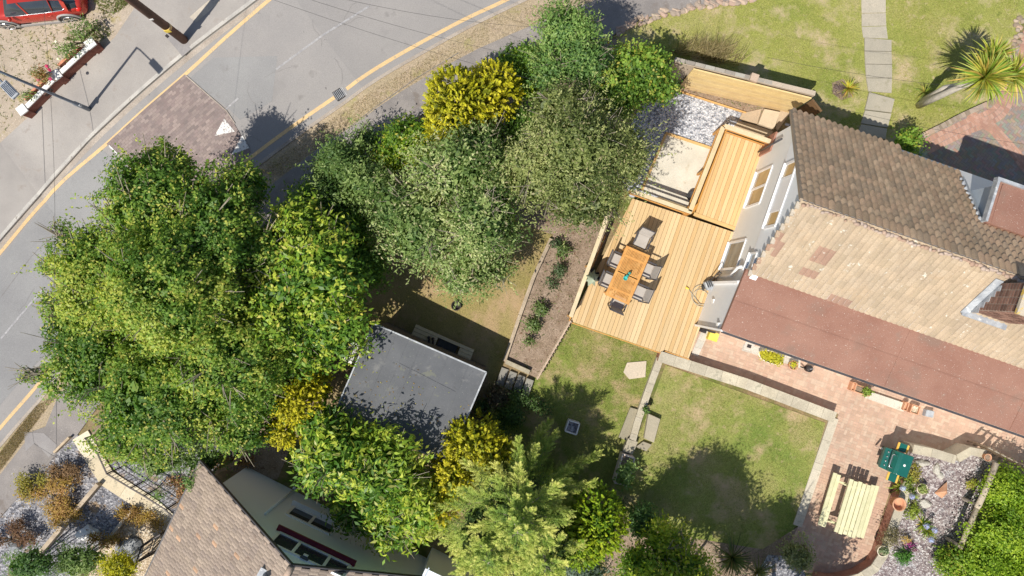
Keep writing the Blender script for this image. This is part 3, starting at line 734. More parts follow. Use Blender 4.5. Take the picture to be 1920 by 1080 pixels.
# ---------------- front lawn path of concrete slabs
mb = MB()
cs = pick([(.42, .385, .32), (.38, .35, .29), (.45, .41, .34), (.4, .37, .31)], .06)
segs = [[(1612, -60), (1660, -60), (1660, 24), (1615, 25)], [(1615, 26), (1660, 25), (1661, 48.5), (1615, 50)], [(1615, 51), (1661, 49.5), (1664, 73), (1618, 71)],
        [(1620, 72), (1670, 76), (1670, 97), (1620, 96)], [(1620, 97), (1670, 98), (1671, 121.5), (1621, 120.5)], [(1621, 121.5), (1671, 122.5), (1671, 146.5), (1623, 146.5)], [(1623, 147.5), (1671, 147.5), (1670, 175), (1627, 172)],
        [(1628, 174), (1675, 187), (1669, 212), (1620, 206)], [(1620, 208), (1669, 214), (1662, 240), (1613, 232)], [(1613, 234), (1661, 242), (1658, 262), (1606, 250)], [(1606, 252), (1658, 264), (1640, 300), (1590, 290)]]
for i, s in enumerate(segs):
    z = .05 + (.03 if 3 <= i <= 6 else .06 if i > 6 else 0)
    mb.prism([G2(*p) for p in s], -.02, z - .02 + .001 * (i % 2), cs())
one('garden_path', mb, M['slab'], 'grey concrete slab path crossing the front lawn with two low steps', 'path', (*G2(1640, 150), 0))['kind'] = 'structure'
# ---------------- block paved driveway
DW = [(1727, 260), (1800, 222), (1857, 197), (1873, 168), (1906, 93), (1925, 40), (2100, -60), (2300, 300), (2100, 600), (1700, 420), (1690, 300)]
dw = [G2(*p) for p in DW]; drape('driveway', [dw], M['joint'], .01)
mb = MB()
def dcol(c):
    return tuple(x * random.uniform(.88, 1.12) for x in random.choice([(.3, .265, .22), (.33, .25, .2), (.27, .25, .22), (.36, .27, .22), (.31, .29, .25)]))
pavers(mb, dw, R(-38), .21, .1, 'herring', .004, .018, dcol)
o = mb.build('driveway_blocks', M['block']); o['kind'] = 'structure'
mb = MB(); rd_ = pick([(.46, .27, .2), (.42, .24, .18), (.5, .31, .24)], .08)
for k in range(3):
    line = smooth_line([G2(*p) for p in [(1727, 262), (1800, 226), (1857, 201), (1875, 170), (1908, 96), (1930, 40), (2050, -40)]], 6)
    for poly in ribbon(line, .095, -.12 - .2 * k):
        pavers(mb, poly, math.atan2(poly[3][1] - poly[0][1], poly[3][0] - poly[0][0]), .1, .2, 'run', .004, .024 + .0005 * k, rd_)
for pts in ([(1815, 215), (1860, 240), (1905, 290), (1950, 350)], [(1726, 262), (1712, 295), (1735, 330)]):
    for poly in ribbon([G2(*p) for p in pts], .2):
        pavers(mb, poly, math.atan2(poly[3][1] - poly[0][1], poly[3][0] - poly[0][0]), .2, .1, 'run', .004, .0275, rd_)
o = mb.build('driveway_border_blocks', M['block']); o['kind'] = 'structure'
mb = MB(); rd2 = pick([(.36, .3, .24), (.42, .34, .27), (.3, .24, .18), (.45, .33, .25)], .1)
line = smooth_line([G2(*p) for p in [(1727, 255), (1762, 238), (1800, 218), (1857, 192)]], 8)
for i, poly in enumerate(ribbon(line, .09)):
    mb.prism(poly, -.02, .12 + random.uniform(-.02, .02), rd2())
one('brick_edging', mb, M['block'], 'low weathered brick edging curving between front lawn and block driveway', 'edging', (*G2(1800, 218), 0))
mb = MB(); r = random.Random(4)
for i in range(26):
    px = 1880 + r.uniform(-8, 10) + (34 * i / 26); py = 150 - 120 * i / 26 + r.uniform(-4, 4)
    g = G(px, py); mb.blob((g.x, g.y, .03), (.13, .1, .08), i, 1, rd2())
one('rubble_edging', mb, M['slab'], 'broken stone edging beside the driveway at the right edge of the front lawn', 'edging', (*G2(1900, 80), 0))
mb = MB(); r = random.Random(5)
line = smooth_line([G2(*p) for p in [(1160, 62), (1195, 40), (1290, 16), (1350, 5), (1402, -3), (1470, -25)]], 9)
for i, p in enumerate(line):
    for k in range(2):
        mb.blob((p.x + r.uniform(-.12, .12), p.y + r.uniform(-.12, .12), .04), (r.uniform(.1, .2), r.uniform(.08, .14), .08), i * 3 + k, 1, r.choice([(.44, .32, .26), (.5, .39, .31), (.37, .3, .25)]))
one('rubble_edging', mb, M['slab'], 'pinkish rubble stone edging between pavement and the top of the front lawn', 'edging', (*G2(1290, 16), 0))
# ---------------- patio of brick paving
PT = [(1290, 668), (1312, 618), (1380, 620), (1480, 600), (1980, 760), (1980, 905), (1880, 880), (1840, 858), (1715, 842), (1690, 905), (1672, 908), (1630, 1040), (1598, 1068), (1540, 1076), (1500, 1072), (1470, 1040), (1497, 985), (1572, 776), (1242, 662)]
pt = [G2(*p) for p in PT]; drape('patio', [pt], M['pjoint'], .016)
mb = MB()
pavers(mb, pt, R(-19.2), .2, .1, 'basket', .003, .024, pick([(.52, .36, .265), (.56, .39, .29), (.5, .345, .255), (.54, .4, .3), (.57, .425, .32), (.53, .36, .27)], .05))
o = mb.build('patio_bricks', M['block']); o['kind'] = 'structure'
mb = MB(); gs = pick([(.5, .48, .44), (.56, .53, .49), (.47, .44, .4)], .05)
pavers(mb, [G2(*p) for p in [(1296, 664), (1316, 618), (1330, 622), (1309, 668)]], R(-19.2), .45, .3, 'stack', .004, .03, gs)
pavers(mb, [G2(*p) for p in [(1393, 645), (1500, 662), (1500, 690), (1425, 667), (1390, 657)]], R(-19.2), .4, .3, 'stack', .004, .031, gs)
o = mb.build('patio_slabs', M['slab']); o['kind'] = 'structure'
# edging strip between lawn and patio (right side of the lawn)
mb = MB()
for poly in ribbon([G2(*p) for p in [(1563, 783), (1530, 880), (1494, 985)]], .17):
    pavers(mb, poly, math.atan2(poly[3][1] - poly[0][1], poly[3][0] - poly[0][0]), .9, .4, 'stack', .004, .06, pick([(.56, .52, .43), (.5, .46, .38), (.6, .55, .46)], .05), thick=.08)
one('lawn_edging_slabs', mb, M['slab'], 'pale concrete edging strip between the middle lawn and the brick patio', 'edging', (*G2(1530, 880), 0))
# gravel yard beside deck, slate yards in the lower left, rockery
sheet('gravel_yard', [(1262, 168), (1395, 212), (1385, 245), (1300, 370), (1180, 370), (1150, 300), (1200, 200)], M['gravel'], .03)
sheet('gravel_yard_edge_soil', [(1265, 148), (1480, 205), (1440, 222), (1395, 212), (1262, 168)], M['soil'], .026)
sheet('slate_yard', [(145, 815), (165, 830), (190, 880), (205, 905), (65, 1060), (0, 1100), (-160, 1180), (0, 972), (110, 845)], M['slate'], .03)
sheet('slate_yard', [(193, 908), (262, 950), (170, 1050), (140, 1100), (60, 1100), (66, 1060)], M['slate'], .034)
sheet('sandy_yard', [(262, 950), (318, 980), (270, 1130), (150, 1130), (172, 1050)], M['sandgravel'], .03)
sheet('leaf_litter', [(205, 870), (300, 830), (400, 830), (470, 840), (400, 890), (380, 880), (340, 975), (240, 905)], M['slate'], .02)
RK = [(1708, 848), (1786, 862), (1815, 850), (1840, 856), (1860, 868), (1794, 1026), (1780, 1110), (1560, 1110), (1610, 1078), (1648, 1045), (1682, 930), (1700, 885)]
rk = [G2(*p) for p in RK]
sheet('rockery_bed', RK, M['rockery'], .3, skirt=.32)
sheet('slate_corner', [(1440, 1040), (1500, 1045), (1520, 1110), (1400, 1110)], M['slate'], .03)

# ================================================================== HOUSE WITH THE GABLE TOWARDS THE DECK
UA = Vector((.9444, -.3289, 0)); VA = Vector((.3289, .9444, 0))
def A(u, v, z): return UA * u + VA * v + Vector((0, 0, z))
WU, VU = 7.02, 6.93            # wall plane and verge plane
UE = 20.0                      # far end of the house
hA = thing('detached_house', 'white rendered house with brown and sandy tiled roof and flat red felt roof', 'house', tuple(A(WU, 5, 0)))
zr, vr = 6.3, 5.05
def gz(v):                     # underside of roof at v
    if v > vr: return zr - (v - vr) * 1.0
    if v > 2.92: return zr - (vr - v) * .985
    return 3.8
def quadwall(mb, u, v0, v1, z0f, z1f, t=.2, col=(1, 1, 1), mi=0):
    n = len(z1f)
    vs = []
    ring = [(v0, z0f)] + z1f[::1] + [(v1, z0f)]
    fr = [A(u, v, z) for v, z in ring]; bk = [A(u + t, v, z) for v, z in ring]; k = len(ring)
    mb.add(fr + bk, [tuple(range(k)), tuple(range(2 * k - 1, k - 1, -1))] + [(i, k + i, k + (i + 1) % k, (i + 1) % k) for i in range(k)], col, mi)
mb = MB()   # lower cream storey
quadwall(mb, WU, 2.6, 8.2, -.1, [(2.6, 3.55), (7.55, 3.55), (8.2, 2.95)], .22)
mb.build('lower_wall', M['render'], hA)
mb = MB()   # upper white storey, slightly proud
quadwall(mb, WU - .03, 2.6, 7.5, 3.55, [(2.6, 3.85), (2.97, gz(2.97) - .1), (vr, zr - .12), (7.46, gz(7.46) - .1)], .22)
mb.build('upper_wall', M['white'], hA)
mb = MB()
quadwall(mb, WU - .16, .95, 2.58, -.1, [(.95, 3.62), (2.58, 3.62)], .3)
mb.add([A(WU + .1, 1.15, 0), A(UE, 1.15, 0), A(UE, 1.15, 3.5), A(WU + .1, 1.15, 3.5)], [(0, 1, 2, 3)])
mb.add([A(WU + .1, 8.2, 0), A(UE, 8.2, 0), A(UE, 8.2, 2.6), A(WU + .1, 8.2, 2.6)], [(3, 2, 1, 0)])
mb.build('wing_wall', M['white'], hA)
mb = MB()   # brick plinth near the brown eave and white corner trims
quadwall(mb, WU - .06, 7.55, 8.25, -.1, [(7.55, 1.6), (8.25, 1.6)], .1, (.9, .9, .9))
mb.build('brick_plinth', M['brick'], hA)
mb = MB()
mb.bar(A(WU - .2, 2.58, 0.5), A(WU - .2, 2.58, 3.66), .09, .1)
mb.bar(A(WU - .2, .93, 0.4), A(WU - .2, .93, 3.66), .07, .07)
mb.bar(A(WU - .01, 2.65, 3.52), A(WU - .01, 7.4, 3.52), .04, .1)
mb.build('white_trim', M['upvc'], hA)
# tiles
def tile_slope(mb, o, along, down, nu, nv, tw, ga, colf, amp=.035, lift=.03, sc=.035, stag=0):
    o, al, dn = Vector(o), Vector(along).normalized(), Vector(down).normalized(); nn = al.cross(dn)
    if nn.z < 0: nn = -nn
    K = 5
    for j in range(nv):
        for i in range(nu):
            col = colf(i, j)
            if col is None: continue
            vs = []; ji = random.uniform(-.004, .004); x0 = (i + (stag if j % 2 else 0)) * tw
            for t in (0, 1, 2):
                for k in range(K + 1):
                    s = k / K; h = amp * math.sin(math.pi * s)
                    if t == 0: y = j * ga; hh = h * .9 + .004
                    elif t == 1: y = (j + 1) * ga + sc * math.sin(math.pi * s) + .02; hh = h + lift + ji
                    else: y = (j + 1) * ga + sc * math.sin(math.pi * s) + .02; hh = h - .005 + ji * .5
                    vs.append(o + al * (x0 + (s * .99 + .005) * tw) + dn * y + nn * hh)
            fs = [(t * (K + 1) + k, (t + 1) * (K + 1) + k, (t + 1) * (K + 1) + k + 1, t * (K + 1) + k + 1) for t in (0, 1) for k in range(K)]
            q = Vector(vs[K + 1] - vs[0]).cross(vs[1] - vs[0])
            if q.dot(nn) < 0: fs = [f[::-1] for f in fs]
            mb.add(vs, fs, col)
def deckplane(mb, a, b, c, d, t=.05, col=(1, 1, 1), mi=0):
    vs = [Vector(p) for p in (a, b, c, d)]; n = (vs[1] - vs[0]).cross(vs[3] - vs[0]).normalized()
    if n.z < 0: n = -n
    vs2 = [p - n * t for p in vs]
    mb.add(vs + vs2, [(0, 1, 2, 3), (7, 6, 5, 4), (0, 4, 5, 1), (1, 5, 6, 2), (2, 6, 7, 3), (3, 7, 4, 0)], col, mi)
S2 = math.sqrt(.5)
dnN = (VA - Vector((0, 0, 1))).normalized(); dnS = (-VA - Vector((0, 0, .985))).normalized()
rnd = random.Random(3)
def cN(i, j):
    if j >= 15 and i > 18: return None
    if 29 <= i and j >= 7 + 0: return None
    b = rnd.choice([(.72, .52, .36), (.62, .46, .32), (.76, .57, .4), (.56, .43, .31), (.7, .5, .35)]); k = rnd.uniform(.88, 1.1)
    return tuple(x * k for x in b)
def cS(i, j):
    red = (i, j) in {(7, 4), (8, 4), (9, 4), (7, 5), (8, 5), (9, 5), (7, 7), (8, 7), (9, 7), (14, 9), (15, 9), (16, 9), (17, 9), (0, 4), (0, 5), (1, 6), (1, 5)}
    b = (.47, .29, .2) if red else rnd.choice([(.58, .44, .29), (.61, .47, .315), (.55, .42, .275), (.6, .455, .3)]); k = rnd.uniform(.94, 1.06)
    return tuple(x * k for x in b)
mb = MB()
tile_slope(mb, A(VU - .02, vr, zr), UA, dnN, 62, 16, .205, .327, cN, .03, .045, .1)
mb.build('brown_roof_slope', M['tile_n'], hA)
mb = MB()
tile_slope(mb, A(VU - .02, vr, zr - .01), UA, dnS, 72, 10, .18, .3, cS, .022, .008, .005)
mb.build('sandy_roof_slope', M['tile_s'], hA)
mb = MB()
deckplane(mb, A(VU, vr, zr - .03), A(UE, vr, zr - .03), A(UE, 8.72, 2.6), A(VU, 8.72, 2.6), .12)
deckplane(mb, A(VU, vr, zr - .035), A(UE, vr, zr - .035), A(UE, 2.92, 4.2), A(VU, 2.92, 4.2), .12)
mb.build('roof_board', M['upvc'], hA)
mb = MB()   # ridge bedding of mortar, rough
for k in range(110):
    u = VU + .1 + k * .115
    mb.blob(tuple(A(u, vr - .1 + rnd.uniform(-.05, .05), zr - .03)), (rnd.uniform(.05, .12), rnd.uniform(.04, .1), .03), k, 1, rnd.choice([(.6, .42, .3), (.66, .5, .38), (.6, .46, .36), (.55, .36, .25)]))
mb.build('ridge_mortar', M['tile_s'], hA, True)
mb = MB()   # sandy verge end (mortar and bricks)
for k in range(11):
    v = vr - .15 - k * .2
    mb.box(tuple(A(VU - .03, v, zr - (vr - v) * .985 + .02)), (.12, .19, .07), R(-19), rnd.choice([(.62, .45, .3), (.7, .6, .46), (.56, .36, .24)]))
mb.build('verge_mortar', M['tile_s'], hA)
mb = MB()   # brown verge strip
mb.bar(A(VU - .03, vr, zr + .0), A(VU - .03, 8.72, zr - 3.67), .09, .09, (.45, .37, .29))
mb.build('verge_cap', M['tile_n'], hA)
for k_, (ua, ub, za, zb) in enumerate([(8.6, 9.9, 1.0, 2.2), (13.2, 14.9, .2, 2.2)]):
    f = MB(); yv_ = 1.13
    for z in (za, zb): f.bar(A(ua, yv_, z), A(ub, yv_, z), .05, .07)
    for u in (ua, (ua + ub) / 2, ub): f.bar(A(u, yv_, za), A(u, yv_, zb), .07, .052, up=tuple(VA))
    f = f.build('window', M['upvc'], hA); g_ = MB(); g_.add([A(ua, yv_ - .002, za), A(ub, yv_ - .002, za), A(ub, yv_ - .002, zb), A(ua, yv_ - .002, zb)], [(0, 1, 2, 3)]); g_.build('pane', M['glass_grey'], f)
# flat red felt roof with seams
mb = MB()
deckplane(mb, A(6.8, 3.0, 4.02), A(UE, 3.0, 4.02), A(UE, .93, 3.68), A(6.8, .93, 3.68), .16)
for v, z in ((1.95, 3.849), (2.95, 4.013)):
    mb.bar(A(6.8, v, z + .001), A(UE, v, z + .001), .05, .02, (.62, .55, .5))
for u in (12.35, 16.6):
    mb.bar(A(u, 3.0, 4.024), A(u, .95, 3.689), .05, .02, (.62, .55, .5))
mb.build('flat_roof', M['felt'], hA)
mb = MB(); mb.bar(A(6.85, .89, 3.6), A(UE, .89, 3.6), .07, .12); mb.build('fascia', M['frame_dk'], hA)
# windows of the gable
def gwin(v0, v1, z0, z1, panes, glass, name='window', u=WU - .03, fr=.07, mid=None):
    f = MB()
    for a, b in (((v0, z0), (v1, z0)), ((v0, z1), (v1, z1))): f.bar(A(u, a[0], a[1]), A(u, b[0], b[1]), .035, fr)
    for v in [v0, v1] + [v0 + (v1 - v0) * p for p in panes]: f.bar(A(u, v, z0), A(u, v, z1), fr + .01, .037, up=tuple(UA))
    f.bar(A(u - .03, v0 - .03, z0 - .05), A(u - .03, v1 + .03, z0 - .05), .08, .025)
    f = f.build(name, M['upvc'], hA)
    g = MB(); g.add([A(u + .005, v0, z0), A(u + .005, v1, z0), A(u + .005, v1, z1), A(u + .005, v0, z1)], [(3, 2, 1, 0)])
    g.build('pane', M[glass], f)
gwin(5.5, 6.83, .98, 2.4, [.5], 'glass_deck_tint')
gwin(3.15, 4.18, .58, 2.3, [], 'glass_grey', 'glazed_door', fr=.08)
gwin(4.45, 6.6, 3.85, 4.75, [.25, .75], 'glass_deck_tint', u=WU - .06, fr=.09)
mb = MB(); mb.add([A(WU - .075, 5.0, 3.88), A(WU - .075, 6.05, 3.88), A(WU - .075, 6.05, 4.72), A(WU - .075, 5.0, 4.72)], [(3, 2, 1, 0)]); mb.build('window_panel', M['upvc'], hA)
gwin(3.05, 3.6, 3.45, 4.0, [], 'glass_sky_tint', u=WU - .07, fr=.06)
mb = MB()
mb.tube([A(WU - .1, 2.85, .55), A(WU - .1, 2.85, 2.3), A(WU - .1, 3.15, 2.75), A(WU - .1, 3.15, 3.1)], .055, 8)
mb.build('waste_pipe', M['upvc'], hA, True)
mb = MB()
mb.tube([A(WU - .12, 7.7, .4), A(WU - .12, 7.7, 2.7)], .035, 6); mb.tube([A(WU - .1, 8.3, 2.45), A(UE, 8.78, 2.42)], .05, 6)
mb.build('downpipe', M['frame_dk'], hA, True)
mb = MB(); mb.bar(A(WU - .17, 1.9, 1.4), A(WU - .17, 1.9, 1.62), .14, .06); mb.bar(A(WU - .17, 1.1, 2.9), A(WU - .17, 1.1, 3.1), .14, .1)
mb.build('vent_cover', M['white_p'], hA)
# flat roofed dormer on the brown slope (upper right of the photo)
mb = MB()
du, dv0, dv1, dz = 12.9, 7.7, 7.97, 4.83
mb.add([A(du + .1, 6.5, dz - .05), A(du + .1, dv1 - .1, dz - .05), A(du + .1, dv1 - .1, 3.3)], [(0, 2, 1)])
mb.add([A(du + .1, dv1 - .1, 2.6), A(UE, dv1 - .1, 2.6), A(UE, dv1 - .1, dz - .05), A(du + .1, dv1 - .1, dz - .05)], [(3, 2, 1, 0)])
mb.build('dormer_cheek', M['bluegrey'], hA)
mb = MB()
deckplane(mb, A(du, dv0 - 1.1, dz + .12), A(UE, dv0 - 1.1, dz + .12), A(UE, dv1, dz), A(du, dv1, dz), .14)
mb.bar(A(du + .16, 6.6, dz + .115), A(du + .16, dv1 - .1, dz + .03), .05, .03, (.75, .65, .6))
mb.build('dormer_roof', M['felt'], hA)
mb = MB(); mb.bar(A(du - .03, 6.62, dz + .06), A(du - .03, dv1, dz - .01), .08, .2); mb.bar(A(du - .08, dv1 + .02, dz - .02), A(UE, dv1 + .02, dz - .02), .1, .2)
mb.build('dormer_gutter', M['lead'], hA)
mb = MB()
for k in range(9):
    v = 8.2 - k * .19; u = 12.74 + .008 * k
    mb.blob(tuple(A(u, v, zr - (v - vr) + .07)), (.07, .1, .04), k, 1)
mb.bar(A(12.86, 8.3, zr - 3.2), A(12.86, 6.6, zr - 1.5), .14, .02)
mb.build('dormer_flashing', M['lead'], hA)
# chimney
cu0, cu1, cv0, cv1, cz = 13.2, 14.4, 3.9, 4.75, 7.0
mb = MB()
for k in range(20):
    z = 4.75 + k * .115
    for (a, b, f) in ((A(cu0, cv0, z), A(cu0, cv1, z), 1), (A(cu0, cv0, z), A(cu1, cv0, z), 1)):
        n = 4 if a.x == b.x or (b - a).length < 1 else 6; d = (b - a) / n
        for q in range(n):
            s = .0 if k % 2 else .5; p0 = a + d * (q + .07); p1 = a + d * (q + .93)
            mb.bar(p0 + Vector((0, 0, .05)), p1 + Vector((0, 0, .05)), .03, .078, tuple([.75 * kk, .85 * kk, .9 * kk][q_] for kk in [rnd.uniform(.45, 1.05)] for q_ in (0, 1, 2)))
ch = mb.build('chimney_bricks', M['brick'], hA)
mb = MB(); c4 = [A(cu0, cv0, 0), A(cu1, cv0, 0), A(cu1, cv1, 0), A(cu0, cv1, 0)]
mb.prism([(p.x, p.y) for p in c4], 4.5, cz, (1, 1, 1)); chm = mb.build('chimney', M['pjoint'], hA)
mb = MB(); c4 = [A(cu0 - .05, cv0 - .05, 0), A(cu1, cv0 - .05, 0), A(cu1, cv1 + .05, 0), A(cu0 - .05, cv1 + .05, 0)]
mb.prism([(p.x, p.y) for p in c4], cz, cz + .1); mb.build('chimney_top', M['lichen'], chm)
mb = MB(); mb.lathe(tuple(A(13.75, 4.35, cz + .1)), [(.17, 0), (.15, .3), (.17, .33), (.1, .33), (.1, .1)], 14, (.6, .6, .62)); mb.build('chimney_pot', M['terracotta'], chm, True)
mb = MB()
zz = lambda v: zr - (vr - v) * .985 + .06
mb.bar(A(cu0 - .12, cv0 - .15, zz(cv0 - .15)), A(cu0 - .12, cv1 + .05, zz(cv1 + .05)), .24, .03)
mb.bar(A(cu0 - .2, cv0 - .12, zz(cv0 - .12)), A(cu1, cv0 - .12, zz(cv0 - .12)), .22, .03)
for k in range(5): mb.bar(A(cu0 - .02, cv0 + k * .17, zz(cv0 + k * .17)), A(cu0 - .02, cv0 + k * .17, zz(cv0 + k * .17) + .3 - .02 * k), .17, .02, up=tuple(UA))
mb.build('chimney_flashing', M['lead'], chm)

# ================================================================== HOUSE IN THE LOWER LEFT
DB = Vector((-.427, -.904, 0)); PB = Vector((.904, -.427, 0))
def B(d, p, z): return DB * d + PB * p + Vector((0, 0, z))
dw_, dv_ = 11.1, 11.0      # gable wall, verge
zg, ze, zrb = -2., -.25, 3.9
pe = -388.8 * (H - ze) / F; pr = -151.4 * (H - zrb) / F; pe2 = 2 * pr - pe
hB = thing('gabled_house', 'white walled house with pinkish brown tiled gable roof in the lower left corner', 'house', tuple(B(dw_, pr, zg)))
def Bw(mb, d, ring, t=.2):
    k = len(ring); fr = [B(d, p, z) for p, z in ring]; bk = [B(d + t, p, z) for p, z in ring]
    mb.add(fr + bk, [tuple(range(k)), tuple(range(2 * k - 1, k - 1, -1))] + [(i, k + i, k + (i + 1) % k, (i + 1) % k) for i in range(k)])
pl = -306 * (H - zg) / F      # left wall corner
sl_ = (zrb - ze) / (pr - pe)
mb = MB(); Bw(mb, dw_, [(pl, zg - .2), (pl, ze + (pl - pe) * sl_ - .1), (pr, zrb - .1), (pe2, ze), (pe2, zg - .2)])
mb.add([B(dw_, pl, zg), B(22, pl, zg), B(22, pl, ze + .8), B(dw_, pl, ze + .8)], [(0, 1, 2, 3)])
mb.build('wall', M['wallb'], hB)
# single storey extension to the right with flat white roof
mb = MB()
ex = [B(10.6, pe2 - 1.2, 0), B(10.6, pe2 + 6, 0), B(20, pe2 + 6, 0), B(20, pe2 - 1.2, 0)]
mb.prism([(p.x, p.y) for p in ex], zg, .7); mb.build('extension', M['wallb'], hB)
mb = MB(); 
for k in range(5): mb.bar(B(10.5 + k * .0, pe2 - 1.1 + k * 1.3, .72), B(20, pe2 - 1.1 + k * 1.3, .72), .05, .06)
mb.build('extension_roof_rib', M['bluegrey'], hB)
dnL = (B(0, pe, ze) - B(0, pr, zrb)).normalized(); dnR = (B(0, pe2, ze) - B(0, pr, zrb)).normalized()
slen = (B(0, pe, ze) - B(0, pr, zrb)).length
def cB(i, j):
    b = rnd.choice([(.37, .3, .245), (.34, .275, .225), (.4, .325, .265), (.32, .26, .22)]); k = rnd.uniform(.9, 1.1)
    if rnd.random() < .02: b = (.55, .36, .24)
    return tuple(x * k for x in b)
mb = MB(); nv = 20; tile_slope(mb, B(dv_ - .03, pr, zrb), DB, dnL, 70, nv, .13, slen / nv, cB, .014, .016, .004, .5); mb.build('left_roof_slope', M['tile_b'], hB)
mb = MB(); tile_slope(mb, B(dv_ - .03, pr, zrb), DB, dnR, 70, nv, .13, slen / nv, cB, .014, .016, .004, .5); mb.build('right_roof_slope', M['tile_b'], hB)
mb = MB()
deckplane(mb, B(dv_, pr, zrb - .03), B(24, pr, zrb - .03), B(24, pe, ze - .03), B(dv_, pe, ze - .03), .1)
deckplane(mb, B(dv_, pr, zrb - .035), B(24, pr, zrb - .035), B(24, pe2, ze - .03), B(dv_, pe2, ze - .03), .1)
mb.bar(B(dv_ - .05, pe - .02, ze - .02), B(dv_ - .05, pr, zrb - .02), .05, .12)
mb.bar(B(dv_, pe - .05, ze - .05), B(24, pe - .05, ze - .05), .08, .08)
mb.bar(B(dv_ - .05, pe2 + .02, ze - .02), B(dv_ - .05, pr, zrb - .02), .05, .12)
mb.build('roof_edge_trim', M['frame_dk'], hB)
mb = MB()
for k in range(30): mb.tube([B(dv_ + k * .42, pr, zrb + .02), B(dv_ + k * .42 + .4, pr, zrb + .035)], .1, 8, (.48, .37, .29))
mb.build('ridge_tiles', M['tile_b'], hB, True)
def bwin(p0, p1, z0, z1, panes, name='window', sill=None):
    f = MB(); d = dw_ - .02
    for z in (z0, z1): f.bar(B(d, p0, z), B(d, p1, z), .07, .09)
    for q in [0, 1] + panes: f.bar(B(d, p0 + (p1 - p0) * q, z0), B(d, p0 + (p1 - p0) * q, z1), .1, .072, up=tuple(DB))
    f = f.build(name, M['upvc'], hB)
    g = MB(); g.add([B(d + .005, p0, z0), B(d + .005, p1, z0), B(d + .005, p1, z1), B(d + .005, p0, z1)], [(0, 1, 2, 3)]); g.build('pane', M['glass_dk'], f)
    if sill:
        s = MB(); s.bar(B(d - .1, p0 - .15, z0 - .1), B(d - .1, p1 + .15, z0 - .1), .2, .08); s.build('sill', M[sill], f)
# pixel positions of the sill ends give p
def pb(px, py, z): q = P(px, py, z); return q.dot(PB)
bwin(pb(515, 1015, 2.1), pb(655, 1062, 2.1), 2.0, 2.95, [.3, .72], sill='maroon')
bwin(pb(548, 955, -.3), pb(628, 990, -.3), -.4, .45, [.5], sill='upvc')
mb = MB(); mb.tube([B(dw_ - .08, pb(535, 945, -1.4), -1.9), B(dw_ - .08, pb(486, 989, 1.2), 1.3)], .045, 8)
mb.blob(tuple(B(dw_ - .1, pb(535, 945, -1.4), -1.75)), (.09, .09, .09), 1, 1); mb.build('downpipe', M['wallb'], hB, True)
mb = MB(); c = B(dw_ - .08, pb(563, 1062, 3.0), 2.9); mb.box(tuple(c), (.3, .1, .26), math.atan2(PB.y, PB.x)); al = mb.build('alarm_box', M['glass_dk'], hB, bevel=.03)
mb = MB(); c = B(dw_ - .14, pb(563, 1062, 3.0), 2.9); mb.box(tuple(c), (.16, .02, .12), math.atan2(PB.y, PB.x)); mb.build('alarm_label', M['white_p'], al)
mb = MB(); q = B(dv_ + .9, pr - .7, zrb - .55 ); mb.tube([q, q + Vector((.05, -.02, .45))], [.09, .07], 8); mb.box((q.x, q.y, q.z - .02), (.5, .32, .05), R(-30)); mb.build('vent_pipe', M['lead'], hB)
# ================================================================== SHED
zs = 1.75
S = [P(700, 606, zs), P(912, 698, zs), P(839, 868, zs), P(627, 776, zs)]
sc_ = sum((Vector(p) for p in S), Vector()) / 4
sh = thing('garden_room', 'flat roofed garden shed with grey felt roof among the trees', 'shed', (sc_.x, sc_.y, T(sc_.x, sc_.y)))
mb = MB(); ins = [sc_ + (Vector(p) - sc_) * .965 for p in S]; mb.prism([(p.x, p.y) for p in ins], -1.2, zs - .15, (.35, .35, .38)); mb.build('wall', M['oldwood'], sh)
mb = MB(); mb.prism([(p.x, p.y) for p in S], zs - .15, zs)
def SP(a, b, z=zs): return (S[0].lerp(S[1], a)).lerp(S[3].lerp(S[2], a), b) + Vector((0, 0, z - zs))
for a in (.2, .31, .42, .66, .84): mb.bar(SP(a, 0, zs + .001), SP(a + .004, 1, zs + .001), .045, .016)
mb.bar(SP(.3, .27, zs + .003), SP(.83, .31, zs + .003), .04, .018)
mb.build('roof', M['felt2'], sh)
mb = MB()
for i in range(4):
    a, b = S[i], S[(i + 1) % 4]; mb.bar(Vector(a) + Vector((0, 0, .0)), Vector(b) + Vector((0, 0, .0)), .05, .07, (1, 1, 1))
mb.build('roof_trim', M['lead'], sh)
# wall unit
q = P(662, 660, .9); mb = MB(); mb.box(tuple(q), (.32, .75, .55), R(-23)); 
ac = thing('air_conditioning_unit', 'white slatted air conditioning unit fixed to the left side of the shed', 'air conditioner', tuple(q))
mb.build('casing', M['white_p'], ac, bevel=.02); mb = MB()
for k in range(6): mb.box((q.x - .13 + .05 * k, q.y - .02, q.z + .285), (.02, .62, .02), R(-23))
mb.build('grille', M['frame_dk'], ac)

V_, C_ = [], []; rl_ = np.random.default_rng(77)
n_ = 170; a_ = rl_.beta(1.2, 1.6, n_); b_ = 1 - rl_.beta(1., 2.2, n_) * .95; p_ = np.array([tuple(SP(float(x), float(y), zs + .012)) for x, y in zip(a_, b_)])
V_, C_ = leaves(p_, rl_.normal(size=(n_, 3)) * .25 + [0, 0, 1], rl_.normal(size=(n_, 3)), rl_.uniform(.04, .12, n_), rl_.uniform(.02, .05, n_), np.array([(.34, .24, .1), (.45, .4, .12), (.2, .14, .08), (.3, .33, .1)])[rl_.integers(0, 4, n_)])
o = rawmesh('fallen_leaves', V_, None, C_, M['dryleaf']); o['kind'] = 'stuff'
